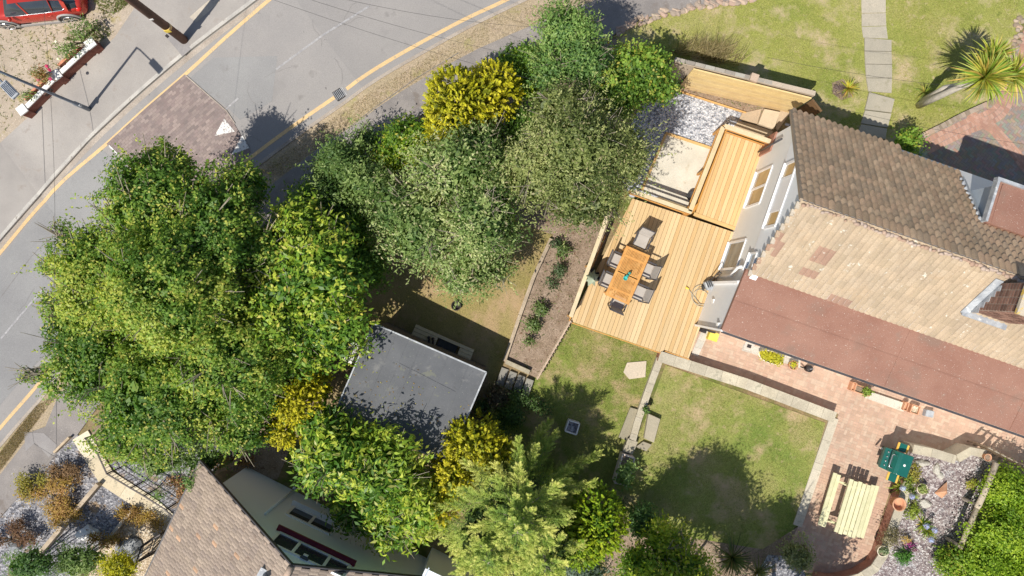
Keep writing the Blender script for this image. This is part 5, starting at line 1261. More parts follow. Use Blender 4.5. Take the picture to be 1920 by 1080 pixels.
wt_ = thing('garden_wall', 'grey capped stone wall behind the slatted timber fence', 'wall', tuple(fa + nrm * .2))
mb = MB(); a, b = fa + nrm * .2 - (fb - fa) * .16, fb + nrm * .2 + (fb - fa) * .02
mb.bar(a + Vector((0, 0, 1.02)), b + Vector((0, 0, .92)), .16, 2.0, (.5, .42, .34)); mb.build('wall_body', M['slab'], wt_)
mb = MB(); 
for k in range(14):
    p0, p1 = a.lerp(b, k / 14), a.lerp(b, (k + .96) / 14); h0, h1 = 2.06 - .2 * k / 14, 2.06 - .2 * (k + 1) / 14
    mb.bar(p0 + Vector((0, 0, h0)), p1 + Vector((0, 0, h1)), .13, .06, pick([(.36, .33, .29), (.42, .4, .36), (.3, .27, .24)])())
mb.build('capping', M['slab'], wt_)
mb = MB(); q = a.lerp(b, .56); mb.box((q.x, q.y, 1.05), (.26, .26, 2.1), ANG, (.55, .42, .33)); mb.build('pier', M['slab'], wt_)
mb = MB(); q = fb + Vector((.1, .05, 0)); q2 = P(1500, 232, 0)
mb.bar((fb.x + .1, fb.y, .9), (q2.x, q2.y, .9), .06, 1.8, (.45, .3, .18))
one('side_gate', mb, M['oldwood'], 'dark brown timber gate between the end of the slatted fence and the house corner', 'gate', (fb.x + .1, fb.y, 0))
# slabs and steps between gravel and house
mb = MB(); sl = pick([(.52, .42, .3), (.6, .5, .37), (.55, .46, .35), (.48, .38, .28)], .06)
for i, (pl_, z) in enumerate([([(1392, 212), (1428, 204), (1420, 232), (1386, 224)], .1), ([(1433, 204), (1463, 210), (1451, 242), (1422, 232)], .22), ([(1385, 226), (1420, 236), (1450, 246), (1442, 262), (1374, 240)], .06),
                              ([(1463, 206), (1482, 212), (1458, 245), (1454, 240)], .05)]):
    mb.prism([tuple(P(x, y, z)[:2]) for x, y in pl_], -.05, z, sl())
one('stone_slabs', mb, M['slab'], 'cluster of worn buff paving slabs between the gravel yard and the house corner', 'paving', tuple(P(1430, 225, 0)))
# ================================================================== FURNITURE ON THE DECK
tb = thing('dining_table', 'rectangular slatted orange wooden garden table on the deck', 'table', tuple(P(1178, 516, DZ)))
TZ = DZ + .75
c4 = [P(1171, 460, TZ), P(1221, 478, TZ), P(1183, 574, TZ), P(1131, 552, TZ)]
cc = sum((Vector(p) for p in c4), Vector()) / 4; ey = (c4[0] - c4[3]).normalized(); ex = Vector((ey.y, -ey.x, 0)); TL, TWd = 1.92, .92
mb = MB()
def tp(x, y, z=TZ): return Vector((cc.x, cc.y, 0)) + ex * x + ey * y + Vector((0, 0, z - 0))
for sx in (-1, 1): mb.bar(tp(sx * (TWd / 2 - .04), -TL / 2), tp(sx * (TWd / 2 - .04), TL / 2), .08, .03)
for y in (-TL / 2 + .04, -.62, -.02, .02, .62, TL / 2 - .04): mb.bar(tp(-TWd / 2 + .05, y, TZ - .002), tp(TWd / 2 - .05, y, TZ - .002), .075, .03)
for k in range(16):
    x = -TWd / 2 + .1 + k * (TWd - .2) / 15; c = random.uniform(.9, 1.08); mb.bar(tp(x, -TL / 2 + .06, TZ - .004), tp(x, TL / 2 - .06, TZ - .004), .034, .022, (c, c, c))
mb.build('tabletop', M['teak'], tb)
for sx in (-1, 1):
    for sy in (-1, 1): MB().bar(tp(sx * .4, sy * .85, DZ), tp(sx * .4, sy * .85, TZ - .02), .07, .07).build('leg', M['teak'], tb)
def make_chair():
    t = thing('garden_chair', 'x', 'chair', (0, 0, 0), 'dark framed grey chairs around the dining table')
    f = lambda mb, n, m, **k: mb.build(n, M[m], t, local=True, **k)
    f(MB().box((0, 0, .44), (.46, .46, .05)), 'seat', 'fabric', bevel=.015)
    m = MB(); m.add([(-.23, -.22, .5), (.23, -.22, .5), (.23, -.36, 1.0), (-.23, -.36, 1.0), (-.23, -.25, .5), (.23, -.25, .5), (.23, -.39, 1.0), (-.23, -.39, 1.0)], [(0, 1, 2, 3), (7, 6, 5, 4), (0, 4, 5, 1), (1, 5, 6, 2), (2, 6, 7, 3), (3, 7, 4, 0)]); f(m, 'backrest', 'fabric')
    for s in (-1, 1):
        f(MB().bar((s * .27, -.27, .66), (s * .27, .22, .66), .05, .03), 'armrest', 'frame_dk')
        f(MB().bar((s * .27, .2, 0), (s * .27, .2, .66), .03, .03), 'leg', 'frame_dk'); f(MB().bar((s * .27, -.2, 0), (s * .25, -.39, 1.02), .03, .04), 'leg', 'frame_dk')
    m = MB(); m.bar((-.25, .23, .43), (.25, .23, .43), .03, .04); m.bar((-.27, -.39, 1.01), (.27, -.39, 1.01), .035, .035); f(m, 'frame', 'frame_dk')
    return t
ct = make_chair(); ta = math.atan2(ey.y, ey.x) - math.pi / 2
for i, (px, py, a, lab) in enumerate([(1203, 452, math.pi, 'dark framed grey chair at the top end of the dining table'), (1158, 490, -math.pi / 2, 'upper grey chair on the left side of the dining table'), (1142, 527, -math.pi / 2, 'lower grey chair on the left side of the dining table'),
                                  (1211, 505, math.pi / 2, 'upper grey chair pulled out on the right side of the dining table'), (1197, 548, math.pi / 2, 'lower grey chair on the right side of the dining table'), (1160, 566, 0, 'grey chair with dark frame at the bottom end of the dining table')]):
    p = P(px, py, DZ + .45); loc = (p.x, p.y, DZ)
    if i == 0: ct.location = loc; ct.rotation_euler = (0, 0, ta + a); ct['label'] = lab
    else: copy_tree(ct, None, loc, ta + a, lab)
for i, (x, y, h, lab) in enumerate([(.02, .09, .2, 'dark teal glazed bottle highest on the dining table'), (-.01, -.02, .16, 'turquoise glazed jar in the middle of the dining table'), (-.04, -.14, .12, 'pale turquoise glazed bowl lowest on the dining table')]):
    q = tp(x, y, TZ + .016); mb = MB(); mb.lathe(tuple(q), [(.035, 0), (.055, h * .3), (.05, h * .6), (.02, h * .8), (.025, h), (.015, h)] if i < 2 else [(.03, 0), (.075, h * .6), (.08, h), (.07, h), (.03, .03)], 16, (1, 1, 1) if i else (.3, .6, .6))
    one('glazed_pot', mb, M['teal'], lab, 'pot', tuple(q), 'glazed pots on the dining table', smooth=True)
# folded parasol leaning
q = P(1107, 520, DZ); pr_ = thing('folded_parasol', 'pale sage folded parasol standing in a black base by the left railing', 'parasol', tuple(q))
mb = MB(); mb.box((q.x, q.y + .1, DZ + .06), (.42, .42, .1), .3); mb.box((q.x + .22, q.y + .03, DZ + .12), (.2, .3, .2), .2); mb.build('base', M['rubber'], pr_, bevel=.02)
mb = MB(); mb.tube([(q.x, q.y, DZ + .1), (q.x - .06, q.y - .1, 2.15)], .024, 8); mb.build('pole', M['frame_dk'], pr_)
mb = MB(); vs = []; n = 16
for j, (r_, z) in enumerate([(.03, 2.2), (.1, 2.0), (.16, 1.6), (.23, 1.15), (.26, .95)]):
    for k in range(n):
        a = 2 * math.pi * k / n; rr = r_ * (1 + (.28 if k % 2 else -.28)); vs.append((q.x - .055 * (z - .6) / 1.5 + math.cos(a) * rr, q.y - .1 * (z - .6) / 1.5 + math.sin(a) * rr, z))
mb.add(vs, [(j * n + k, j * n + (k + 1) % n, (j + 1) * n + (k + 1) % n, (j + 1) * n + k) for j in range(4) for k in range(n)]); mb.build('canopy', M['parasol'], pr_, True)
# pressure washer with hose
q = P(1325, 535, DZ); pw = thing('pressure_washer', 'grey pressure washer with black handle by the white house wall', 'pressure washer', tuple(q))
MB().box((q.x, q.y, DZ + .22), (.26, .34, .3), R(20)).build('body', M['lead'], pw, bevel=.04)
mb = MB(); hx, hy = UA.x * .35 + VA.x * .25, UA.y * .2 + VA.y * .3
pa_, pb_ = Vector((q.x - .02, q.y + .12, DZ + .3)), Vector((q.x + .12, q.y + .12, DZ + .3)); up_ = Vector((.16, .3, .55))
mb.tube([pa_, pa_ + up_, pa_ + up_ + Vector((.03, .05, .02)), pb_ + up_ + Vector((0, .03, .02)), pb_ + up_, pb_], .018, 6); mb.build('handle', M['rubber'], pw, True)
for s in (-1, 1): MB().tube([(q.x + s * .17 - .02, q.y - .1, DZ + .11), (q.x + s * .17 + .02, q.y - .09, DZ + .11)], .11, 14).build('wheel', M['rubber'], pw)
mb = MB(); rr = random.Random(5)
for k in range(3): mb.box((q.x - .08 + k * .07, q.y + rr.uniform(-.1, .1), DZ + .39), (.03, .22, .03), .4)
mb.build('fitting', M['rubber'], pw)
pts = []; cx, cy = P(1315, 556, DZ).x, P(1315, 556, DZ).y
for k in range(60):
    a = k / 60 * 2 * math.pi * 2.6 + 1.2; r_ = .33 - .05 * math.sin(a * .37); pts.append((cx + r_ * math.cos(a) * .95 + .05 * math.sin(k * .2), cy + r_ * math.sin(a) + .06 * math.cos(k * .13), DZ + .03 + .0007 * k))
p2_ = P(1290, 541, DZ); pts += [(cx - .4, cy + .15, DZ + .05), (p2_.x, p2_.y, DZ + .04)]
mb = MB().tube(pts, .011, 5); one('garden_hose', mb, M['hose'], 'thin coiled grey hose lying on the deck boards', 'hose', (cx, cy, DZ), smooth=True)
mb = MB(); mb.tube([P(1292, 542, DZ + .05), P(1286, 539, DZ + .05)], [.02, .05], 8); one('hose_nozzle', mb, M['yellow_p'], 'small yellow hose nozzle on the deck', 'nozzle', tuple(P(1289, 541, DZ)))
# ================================================================== PATIO SIDE
q = P(1338, 631, .3); mb = MB(); mb.box((q.x, q.y, .17), (.36, .32, .3), R(-19)); yb = one('storage_box', mb, M['yellow_p'], 'bright yellow box on the patio at the corner of the white wing', 'box', (q.x, q.y, 0), bevel=.02)
q = P(1320, 621, .3); mb = MB(); mb.tube([q + Vector((-.15, .03, 0)), q + Vector((0, .1, .1)), q + Vector((.2, 0, .05)), q + Vector((.4, -.05, .1))], .04, 6); mb.box(tuple(q + Vector((-.05, .02, -.1))), (.3, .12, .2), R(-19))
one('drain_fittings', mb, M['metal_dk'], 'black pipe fittings on the ground beside the yellow box', 'pipe', tuple(q))
q = P(1404, 650, .05); mb = MB(); mb.box((q.x, q.y, .05), (.36, .3, .06), R(-19), (.55, .5, .46)); dr = one('drain_surround', mb, M['slab'], 'small concrete drain surround with a dark hole against the red roofed wing', 'drain', (q.x, q.y, .02))
mb = MB(); mb.box((q.x, q.y + .02, .09), (.15, .12, .03), R(-19)); mb.build('drain_hole', M['metal_dk'], dr)
def pot(name, lab, px, py, r_, h, matn, z0=.02, sx=1, sy=1, rz=0, plant=None, soil=True, group='planted pots', seed=0):
    q = P(px, py, z0 + h); t = thing(name, lab, 'pot', (q.x, q.y, z0), group)
    MB().lathe((q.x, q.y, z0), [(r_ * .72, 0), (r_ * .95, h * .88), (r_ * 1.04, h * .88), (r_ * 1.04, h), (r_ * .9, h), (r_ * .86, h * .7), (r_ * .8, h * .35)], 24, sx=sx, sy=sy, rz=rz).build('pot', M[matn], t, True)
    if soil: MB().lathe((q.x, q.y, z0), [(r_ * .87, h * .78), (.0, h * .82)], 16, sx=sx, sy=sy, rz=rz).build('soil', M['soil'], t)
    if plant:
        pr = max(r_ * sx, r_ * sy); V, C = crown([(q.x, q.y, z0 + h, r_ * .85, r_ * .85, .16)] if sx == sy else [(q.x + math.cos(rz) * r_ * sx * k, q.y + math.sin(rz) * r_ * sx * k, z0 + h, r_ * .7, r_ * .7, .2) for k in (-.55, 0, .55)], dens=90, L=.07, W=.045, per=9, rc=.05, pal=plant, seed=seed, zmin=-.05)
        rawmesh('plant', V, None, C, M['leaf'], t, (q.x, q.y, z0))
    return t
YG = [(.3, .34, .02), (.5, .5, .03), (.65, .6, .05)]
pot('oval_planter', 'cream oval planter with lime yellow plant against the red roofed wing', 1446, 670, .3, .32, 'cream_pot', sx=1.6, sy=.75, rz=R(-19), plant=YG, seed=1)
pot('plant_pot', 'round terracotta pot with lime yellow plant right of the oval planter', 1488, 685, .17, .25, 'terracotta', plant=YG, seed=2)
q = P(1520, 692, .3); wc = thing('watering_can', 'dark metal watering can under the flat roof edge', 'watering can', (q.x, q.y, .02)); MB().lathe((q.x, q.y, .02), [(.13, 0), (.13, .2), (.1, .25), (.06, .25)], 16).build('body', M['metal_dk'], wc, True)
MB().tube([(q.x - .1, q.y, .08), (q.x - .35, q.y + .08, .25)], [.03, .02], 8).build('spout', M['metal_dk'], wc, True); MB().tube([(q.x + .1, q.y, .1), (q.x + .16, q.y, .25), (q.x, q.y, .33), (q.x - .06, q.y, .25)], .012, 6).build('handle', M['chrome'], wc, True)
def crate(name, lab, px, py, lx, ly, h, fill, col=(1, 1, 1), seed=0, plant=None, mt='terracotta'):
    q = P(px, py, h); t = thing(name, lab, 'planter', (q.x, q.y, .02), 'box planters under the flat roof edge'); a = R(-19)
    m = MB(); ax, ay = Vector((math.cos(a), math.sin(a), 0)), Vector((-math.sin(a), math.cos(a), 0)); c = Vector((q.x, q.y, h / 2 + .02))
    for s in (-1, 1): m.bar(c + ax * s * lx / 2 - ay * ly / 2, c + ax * s * lx / 2 + ay * ly / 2, .035, h, col); m.bar(c + ay * s * ly / 2 - ax * (lx / 2 - .02), c + ay * s * ly / 2 + ax * (lx / 2 - .02), .03, h - .01, col)
    m.build('box', M[mt], t); MB().box((q.x, q.y, h * .45), (lx - .05, ly - .05, h * .7), a).build('filling', M[fill], t)
    if plant: 
        V, C = crown([(q.x + .15, q.y - .03, h + .05, .17, .14, .15)], dens=90, L=.08, W=.05, per=9, rc=.06, pal=plant, seed=seed, zmin=-.05); rawmesh('plant', V, None, C, M['leaf'], t, (q.x, q.y, .02))
crate('box_planter', 'orange terracotta trough with a leafy green plant under the flat roof edge', 1617, 732, .62, .26, .25, 'soil', plant=[(.2, .3, .04), (.35, .45, .07)], seed=3)
crate('narrow_planter', 'narrow orange terracotta box at the left end of the leafy trough', 1601, 725, .13, .3, .28, 'terracotta', seed=4)
crate('gravel_planter', 'terracotta box filled with pale gravel under the flat roof edge', 1716, 768, .3, .3, .25, 'sandgravel', seed=5)
crate('narrow_planter', 'narrow orange terracotta box left of the gravel filled box', 1699, 762, .13, .3, .27, 'terracotta', seed=6)
q = P(1744, 776, .25); mb = MB(); mb.box((q.x, q.y, .13), (.3, .25, .24), R(-12)); one('plastic_tub', mb, M['lead'], 'small blue grey tub against the wall right of the gravel filled box', 'tub', (q.x, q.y, 0), bevel=.02)
mb = MB(); mb.prism([tuple(P(x, y, .15)[:2]) for x, y in ((1628, 733), (1700, 757), (1694, 772), (1622, 746))], 0, .15, (.6, .57, .5)); one('door_step', mb, M['slab'], 'long pale concrete doorstep between the terracotta planters', 'step', tuple(P(1660, 750, 0)))
# ---------------- walls round the middle lawn
def capwall(lab, pts, wdt, h, matb, capcol, slab=.6, capt=.05, cat='wall', name='low_wall', z0=None, side=0):
    W = [Vector((*tuple(P(x, y, h)[:2]), 0)) for x, y in pts]; t = thing(name, lab, cat, (W[0].x, W[0].y, 0))
    b = MB(); c = MB()
    for poly in ribbon(W, wdt / 2 - .02): b.prism(poly, -.15, h - capt, (1, 1, 1))
    b.build('wall_body', M[matb], t)
    for poly in ribbon(W, wdt / 2):
        d = Vector(poly[3]) - Vector(poly[0]); pavers(c, poly, math.atan2(d.y, d.x), slab, wdt * 1.2, 'stack', .004, h, capcol, thick=capt)
    c.build('capping', M['stone'], t); return t
cap = pick([(1, 1, 1), (.92, .92, .92), (1.06, 1.05, 1.02)], .04)
M['stone'] = mat('cap_stone_a', (.44, .39, .3), (.55, .495, .385), 1.8, 35, .2, .4, .9, attr=True, spots=[(3, .58, .68, (.36, .33, .25))])
capwall('long low wall with pale concrete capping between the patio and the middle lawn', [(1236, 668), (1400, 720), (1566, 783)], .4, .5, 'brick', cap)
capwall('low capped wall running down between the lower and middle lawns', [(1238, 672), (1215, 735), (1196, 790), (1186, 826)], .26, .3, 'stone', cap, .5)
capwall('stepped stone capped wall at the top of the rockery', [(1712, 842), (1752, 850), (1792, 862)], .32, .8, 'stone', cap, .7)
capwall('curved end of stone capped wall at the top of the rockery', [(1796, 860), (1820, 846), (1850, 852)], .3, .8, 'stone', cap, .7)
capwall('curved brick retaining wall with pale slabs left of the rockery', [(1704, 905), (1680, 975), (1656, 1042), (1640, 1066), (1612, 1084), (1570, 1094), (1535, 1090)], .34, .55, 'brick', cap, .5)
mb = MB(); rr = pick([(.36, .32, .25), (.31, .28, .21), (.4, .36, .28)], .08)
for pl_, z in (([(1182, 764), (1196, 768), (1180, 828), (1160, 820)], .12), ([(1216, 776), (1238, 786), (1226, 830), (1208, 822)], .25), ([(1206, 828), (1222, 834), (1212, 846), (1192, 838)], .14), ([(1178, 822), (1196, 829), (1186, 852), (1168, 846)], .3)):
    mb.prism([tuple(P(x, y, z)[:2]) for x, y in pl_], -.05, z, rr())
one('stone_steps', mb, M['slab'], 'weathered grey stone steps joining the lower and middle lawns', 'steps', tuple(P(1200, 800, 0)))
pot('plant_pot', 'small dark pot with green plant on the wall above the stone steps', 1212, 768, .12, .2, 'rubber', z0=.3, plant=[(.1, .2, .04), (.2, .32, .08)], seed=7)
tr = thing('trough_planter', 'long pale edged trough with leafy plant at the bottom of the stone steps', 'planter', tuple(P(1172, 882, 0)))
mb = MB(); cs_ = [P(1168, 852, .45), P(1190, 860, .45), P(1178, 912, .45), P(1152, 905, .45)]
for i in range(4): a, b = cs_[i], cs_[(i + 1) % 4]; mb.bar((a.x, a.y, .22), (b.x, b.y, .22), .05, .46, (.75, .66, .62))
mb.build('trough', M['slab'], tr); mb = MB(); mb.prism([(p.x, p.y) for p in cs_], 0, .35); mb.build('soil', M['soil'], tr)
V, C = crown([lob(1176, 884, 14, 14, .75, .3), lob(1168, 905, 12, 12, .6, .25), lob(1186, 872, 9, 8, .75, .2)], seed=9, pal=[(.12, .22, .05), (.2, .34, .09), (.3, .42, .14)], **K(.12, .08, 40, 14, .1)); rawmesh('plant', V, None, C, M['leaf'], tr, tuple(tr.location))
mb = MB(); mb.prism([tuple(P(x, y, .05)[:2]) for x, y in ((1176, 680), (1212, 677), (1210, 707), (1180, 711), (1169, 698))], -.03, .05, (.58, .5, .4)); one('stepping_slab', mb, M['slab'], 'pale flat stepping slab lying on the lower lawn below the deck', 'slab', tuple(P(1192, 693, 0)))
sp = thing('square_planter', 'white edged square planter standing in the shaded lower lawn', 'planter', tuple(P(1073, 802, T(P(1073, 802, 0).x, P(1073, 802, 0).y))))
b0_ = sp.location; cs_ = [P(1067, 789, .2), P(1087, 795, .2), P(1081, 816, .2), P(1060, 809, .2)]; mb = MB()
for i in range(4): a, b = cs_[i], cs_[(i + 1) % 4]; mb.bar((a.x, a.y, b0_.z + .17), (b.x, b.y, b0_.z + .17), .045, .36)
mb.build('frame', M['white_p'], sp); mb = MB(); mb.prism([(p.x, p.y) for p in cs_], b0_.z, b0_.z + .26); mb.build('filling', M['slate'], sp)
# bed edging, picket fence, sleeper, steps by the shed
def gbar(pts, wdt, h, col, mtn, name, lab, cat='edging', group=None, zb=0):
    m = MB()
    for a, b in zip(pts[:-1], pts[1:]):
        A_, B_ = G(*a), G(*b); m.bar((A_.x, A_.y, A_.z + h / 2 - .03 + zb), (B_.x, B_.y, B_.z + h / 2 - .03 + zb), wdt, h + .06, col)
    return one(name, m, M[mtn], lab, cat, tuple(G(*pts[0])), group)
gbar([(1033, 448), (1000, 520), (975, 590), (946, 676)], .13, .18, (1.15, 1.05, .95), 'oldwood', 'timber_edging', 'weathered timber edging on the left side of the soil bed')
gbar([(949, 677), (993, 697)], .16, .25, (1.1, 1.1, 1), 'oldwood', 'timber_sleeper', 'short weathered sleeper across the bottom end of the soil bed')
pf = thing('picket_fence', 'low weathered slanted fence on the right side of the soil bed', 'fence', tuple(G(1066, 600)))
a, b = G(1068, 600), G(1006, 708); m = MB(); m.bar(a + Vector((0, 0, .55)), b + Vector((0, 0, .5)), .05, .05, (1.5, 1.3, 1.2)); m.bar(a + Vector((0, 0, .15)), b + Vector((0, 0, .12)), .04, .06, (1.2, 1.1, 1)); m.build('rail', M['oldwood'], pf)
for k in range(16):
    q = a.lerp(b, (k + .5) / 16); m = MB(); m.bar(q, q + Vector((.06, .0, .62)), .05, .02, (1.2, 1.05, .95)); m.build('picket', M['oldwood'], pf)
mb = MB(); st = pick([(.26, .25, .23), (.22, .215, .2), (.29, .28, .25)], .06)
for k in range(4):
    x = 941 + k * 15.5; y = 688 + k * 6.5; mb.prism([G2(*p) for p in ((x, y), (x + 13, y + 5), (x + 2, y + 36), (x - 11, y + 31))], -.8, -.22 + k * .07, st())
one('slab_steps', mb, M['slab'], 'four dark slab steps in shade between the shed and the lower lawn', 'steps', tuple(G(970, 705)))
# bench beside the shed with boots on it
be = thing('timber_bench', 'long pale timber bench with an open middle beside the shed', 'bench', tuple(G(830, 645)))
bz = T(G(830, 645).x, G(830, 645).y) + .45
c4 = [P(780, 608, bz), P(889, 656, bz), P(880, 680, bz), P(769, 633, bz)]
def bp_(a, b): return (c4[0].lerp(c4[1], a)).lerp(c4[3].lerp(c4[2], a), b)
mb = MB()
for (a0, a1, b0, b1) in ((0, 1, 0, .22), (0, .4, .25, .48), (0, .4, .51, .74), (0, .4, .77, 1), (.78, 1, .25, .48), (.78, 1, .51, .74), (.78, 1, .77, 1)):
    k = random.uniform(.92, 1.05); mb.prism([tuple(bp_(a, b)[:2]) for a, b in ((a0, b0), (a1, b0), (a1, b1), (a0, b1))], bz - .06, bz, (k, k, k))
mb.build('seat', M['benchwood'], be)
for a in (.03, .38, .8, .97):
    for b_ in (.12, .88): q = bp_(a, b_); MB().bar((q.x, q.y, bz - .5), (q.x, q.y, bz - .05), .08, .08).build('leg', M['benchwood'], be)
mb = MB(); q = bp_(.58, .62); mb.box((q.x, q.y, bz - .25), (.75, .4, .3), R(-23)); one('bench_gap_filler', mb, M['rubber'], 'black block standing for the dark gap in the open middle of the timber bench', 'gap filler', (q.x, q.y, bz - .4))  # black block stands in for the dark gap of the bench opening
for s, lab in ((0, 'left dark boot standing on the timber bench'), (1, 'right dark boot standing on the timber bench')):
    q = P(804 + s * 8, 636 + s * 2, bz + .1); t = thing('garden_boot', lab, 'boot', (q.x, q.y, bz + .002), 'pair of boots on the bench')
    MB().blob((q.x, q.y - .04, bz + .05), (.045, .14, .05), s, 2, rough=.05).build('foot', M['metal_dk'], t, True); MB().tube([(q.x, q.y + .06, bz + .04), (q.x, q.y + .07, bz + .22)], [.05, .055], 10).build('shaft', M['metal_dk'], t, True)
q = G(856, 573); mb = MB(); mb.lathe(tuple(q), [(.16, 0), (.19, .2), (.16, .2), (.14, .06)], 16); one('fire_bowl', mb, M['metal_dk'], 'small dark round bowl in the shade on the dry lawn', 'bowl', tuple(q), smooth=True)
# ================================================================== PICNIC TABLE
pc = P(1597, 955, .72); pt_ = thing('picnic_table', 'pale timber picnic table with attached benches on the brick patio', 'picnic table', (pc.x, pc.y, .03))
yv = Vector((.29, .957, 0)); xv = Vector((.957, -.29, 0)); c0 = P(1601, 960, .75)
c0 = Vector((P(1603, 955, .75).x, P(1603, 955, .75).y, 0)) - xv * .1
def Q(x, y, z): return c0 + xv * x + yv * y + Vector((0, 0, z))
LH = 1.0
mb = MB()
for k in range(5):
    x = -.33 + k * .165; e = random.uniform(-.02, .02); c = random.uniform(.9, 1.08); mb.bar(Q(x, -LH + e, .75), Q(x, LH + e, .75), .138, .04, (c, c, c))
mb.build('tabletop', M['treated'], pt_)
for s in (-1, 1):
    m = MB()
    for k in range(2): c = random.uniform(.92, 1.06); m.bar(Q(s * (.66 + .15 * k), -LH + .02 * k, .45), Q(s * (.66 + .15 * k), LH + .02 * k, .45), .14, .04, (c, c, c))
    m.build('bench', M['treated'], pt_)
for s in (-1, 1):
    m = MB()
    for q_ in (-1, 1): m.bar(Q(q_ * .2, s * .72, .72), Q(q_ * .6, s * .72, .03), .05, .09)
    m.bar(Q(-.8, s * .76, .4), Q(.8, s * .76, .4), .045, .1); m.bar(Q(-.34, s * .76, .7), Q(.34, s * .76, .7), .045, .09); m.build('leg_frame', M['treated'], pt_)
# ================================================================== BARBECUE
bc = P(1684, 868, .95); bq = thing('gas_barbecue', 'dark green gas barbecue with side shelves and orange wooden edges', 'barbecue', (bc.x, bc.y, .03))
fx = Vector((-.93, .33, 0)); fx = Vector((-.9444, .3289, 0)); fy = Vector((.3289, .9444, 0)); cB0 = Vector((bc.x, bc.y, 0))
def Y(x, y, z): return cB0 + fx * x + fy * y + Vector((0, 0, z))
def ybox(m, x0, x1, y0, y1, z0, z1, **k): m.prism([tuple(Y(x, y, 0)[:2]) for x, y in ((x0, y0), (x1, y0), (x1, y1), (x0, y1))], z0, z1, **k); return m
ybox(MB(), -.26, .22, -.36, .36, .12, .72).build('cabinet', M['green_plastic'], bq, bevel=.02)
m = MB(); prof = [(-.36, .88), (-.36, 1.14), (-.32, 1.18), (.06, 1.18), (.16, 1.12), (.24, .98), (.28, .84)]
vs = [Y(x, s * .4, z) for s in (-1, 1) for x, z in prof]; n = len(prof)
m.add(vs, [tuple(range(n)), tuple(range(2 * n - 1, n - 1, -1))] + [(i, i + n, (i + 1) % n + n, (i + 1) % n) for i in range(n)]); m.build('hood', M['green_plastic'], bq, bevel=.02)
m = MB(); m.add([Y(.23, -.4, .84), Y(.44, -.38, .7), Y(.44, .38, .7), Y(.23, .4, .84), Y(.23, -.4, .7), Y(.44, -.38, .58), Y(.44, .38, .58), Y(.23, .4, .7)], [(0, 1, 2, 3), (7, 6, 5, 4), (0, 4, 5, 1), (1, 5, 6, 2), (2, 6, 7, 3), (3, 7, 4, 0)]); cp = m.build('control_panel', M['green_plastic'], bq, bevel=.015)
for y in (-.25, -.08, .08, .25): MB().tube([Y(.33, y, .76), Y(.36, y, .81)], .028, 10).build('knob', M['chrome'], cp, True)
m = MB(); m.tube([Y(.2, -.24, 1.05), Y(.32, -.24, 1.06), Y(.34, -.2, 1.06), Y(.34, .2, 1.06), Y(.32, .24, 1.06), Y(.2, .24, 1.05)], .016, 8); m.build('handle', M['chrome'], bq, True)
m = MB(); m.lathe(tuple(Y(-.1, 0, 1.181)), [(.045, 0), (.045, .008), (.02, .012)], 14); m.build('badge', M['white_p'], bq)
m = MB(); m.lathe(tuple(Y(.0, .01, 1.185)), [(.015, 0), (.012, .02)], 8)
for s in (-1, 1):
    y0, y1 = (.42, .72) if s > 0 else (-.72, -.42)
    sh_ = ybox(MB(), -.16, .12, y0, y1, .86, .9).build('side_shelf', M['green_plastic'], bq, bevel=.01)
    for x0, x1 in ((.12, .19), (-.23, -.16)): ybox(MB(), x0, x1, y0, y1, .855, .905).build('shelf_edge', M['orange_wood'], sh_, bevel=.01)
for x in (-.2, .16):
    for y in (-.33, .33): MB().bar(Y(x, y, .03), Y(x, y, .2), .05, .05).build('leg', M['frame_dk'], bq)
for y in (-.38, .38): MB().tube([Y(-.22, y - .02, .12), Y(-.22, y + .02, .12)], .09, 14).build('wheel', M['rubber'], bq)
MB().tube([Y(.45, .28, .1), Y(.47, .28, .52)], .04, 8).build('bottle_opener', M['chrome'], bq)
# ================================================================== ROCKERY POTS AND STONES
pot('terracotta_pot', 'large empty terracotta pot beside the curved brick wall', 1687, 946, .24, .35, 'terracotta', z0=.55, soil=False)
pot('plant_pot', 'terracotta pot with a succulent rosette in the rockery', 1730, 917, .2, .25, 'cream_pot', z0=.3, plant=[(.22, .3, .08), (.42, .48, .16)], seed=11)
pot('plant_pot', 'cream round pot with grey green plant at the bottom of the brick wall', 1656, 1034, .2, .28, 'cream_pot', z0=.5, plant=[(.2, .28, .12), (.5, .55, .42)], seed=12)
pot('plant_pot', 'dark terracotta pot in shade near the round bush', 1768, 1046, .2, .3, 'rubber', z0=.3, plant=[(.12, .09, .06), (.2, .14, .09)], seed=13)
pot('terracotta_pot', 'small reddish pot at the end of the stepped stone wall', 1853, 858, .13, .2, 'terracotta', z0=.8, seed=14)
mb = MB(); q = P(1772, 922, .5); mb.add([q + Vector((-.28, -.1, -.18)), q + Vector((.2, -.12, -.18)), q + Vector((.14, .34, -.1)), q + Vector((0, .05, .1)), q + Vector((.0, -.3, -.18))], [(0, 4, 3), (4, 1, 3), (1, 2, 3), (2, 0, 3), (0, 2, 1, 4)], (1, 1, 1)); one('terracotta_shard', mb, M['terracotta'], 'triangular piece of broken terracotta on the rockery chips', 'shard', (q.x, q.y, .3))
for i, (px, py, a, b, c, lab, col) in enumerate([(1735, 945, .22, .16, .1, 'flat pale rounded stone below the succulent pot', (1, 1, 1)), (1757, 880, .14, .24, .12, 'upright buff stone in the upper rockery', (1.05, .9, .7)), (1728, 868, .3, .12, .12, 'long rusty stone at the upper left of the rockery', (.9, .65, .45)), (1764, 893, .12, .12, .07, 'small pale stone beside the upright buff stone', (1.1, 1.05, 1))]):
    q = P(px, py, .35); mb = MB(); mb.blob((q.x, q.y, .33), (a, b, c), i + 40, 2, col); one('rockery_stone', mb, M['slab'] if 0 else M['rock'], lab, 'stone', (q.x, q.y, .3), 'stones in the rockery')
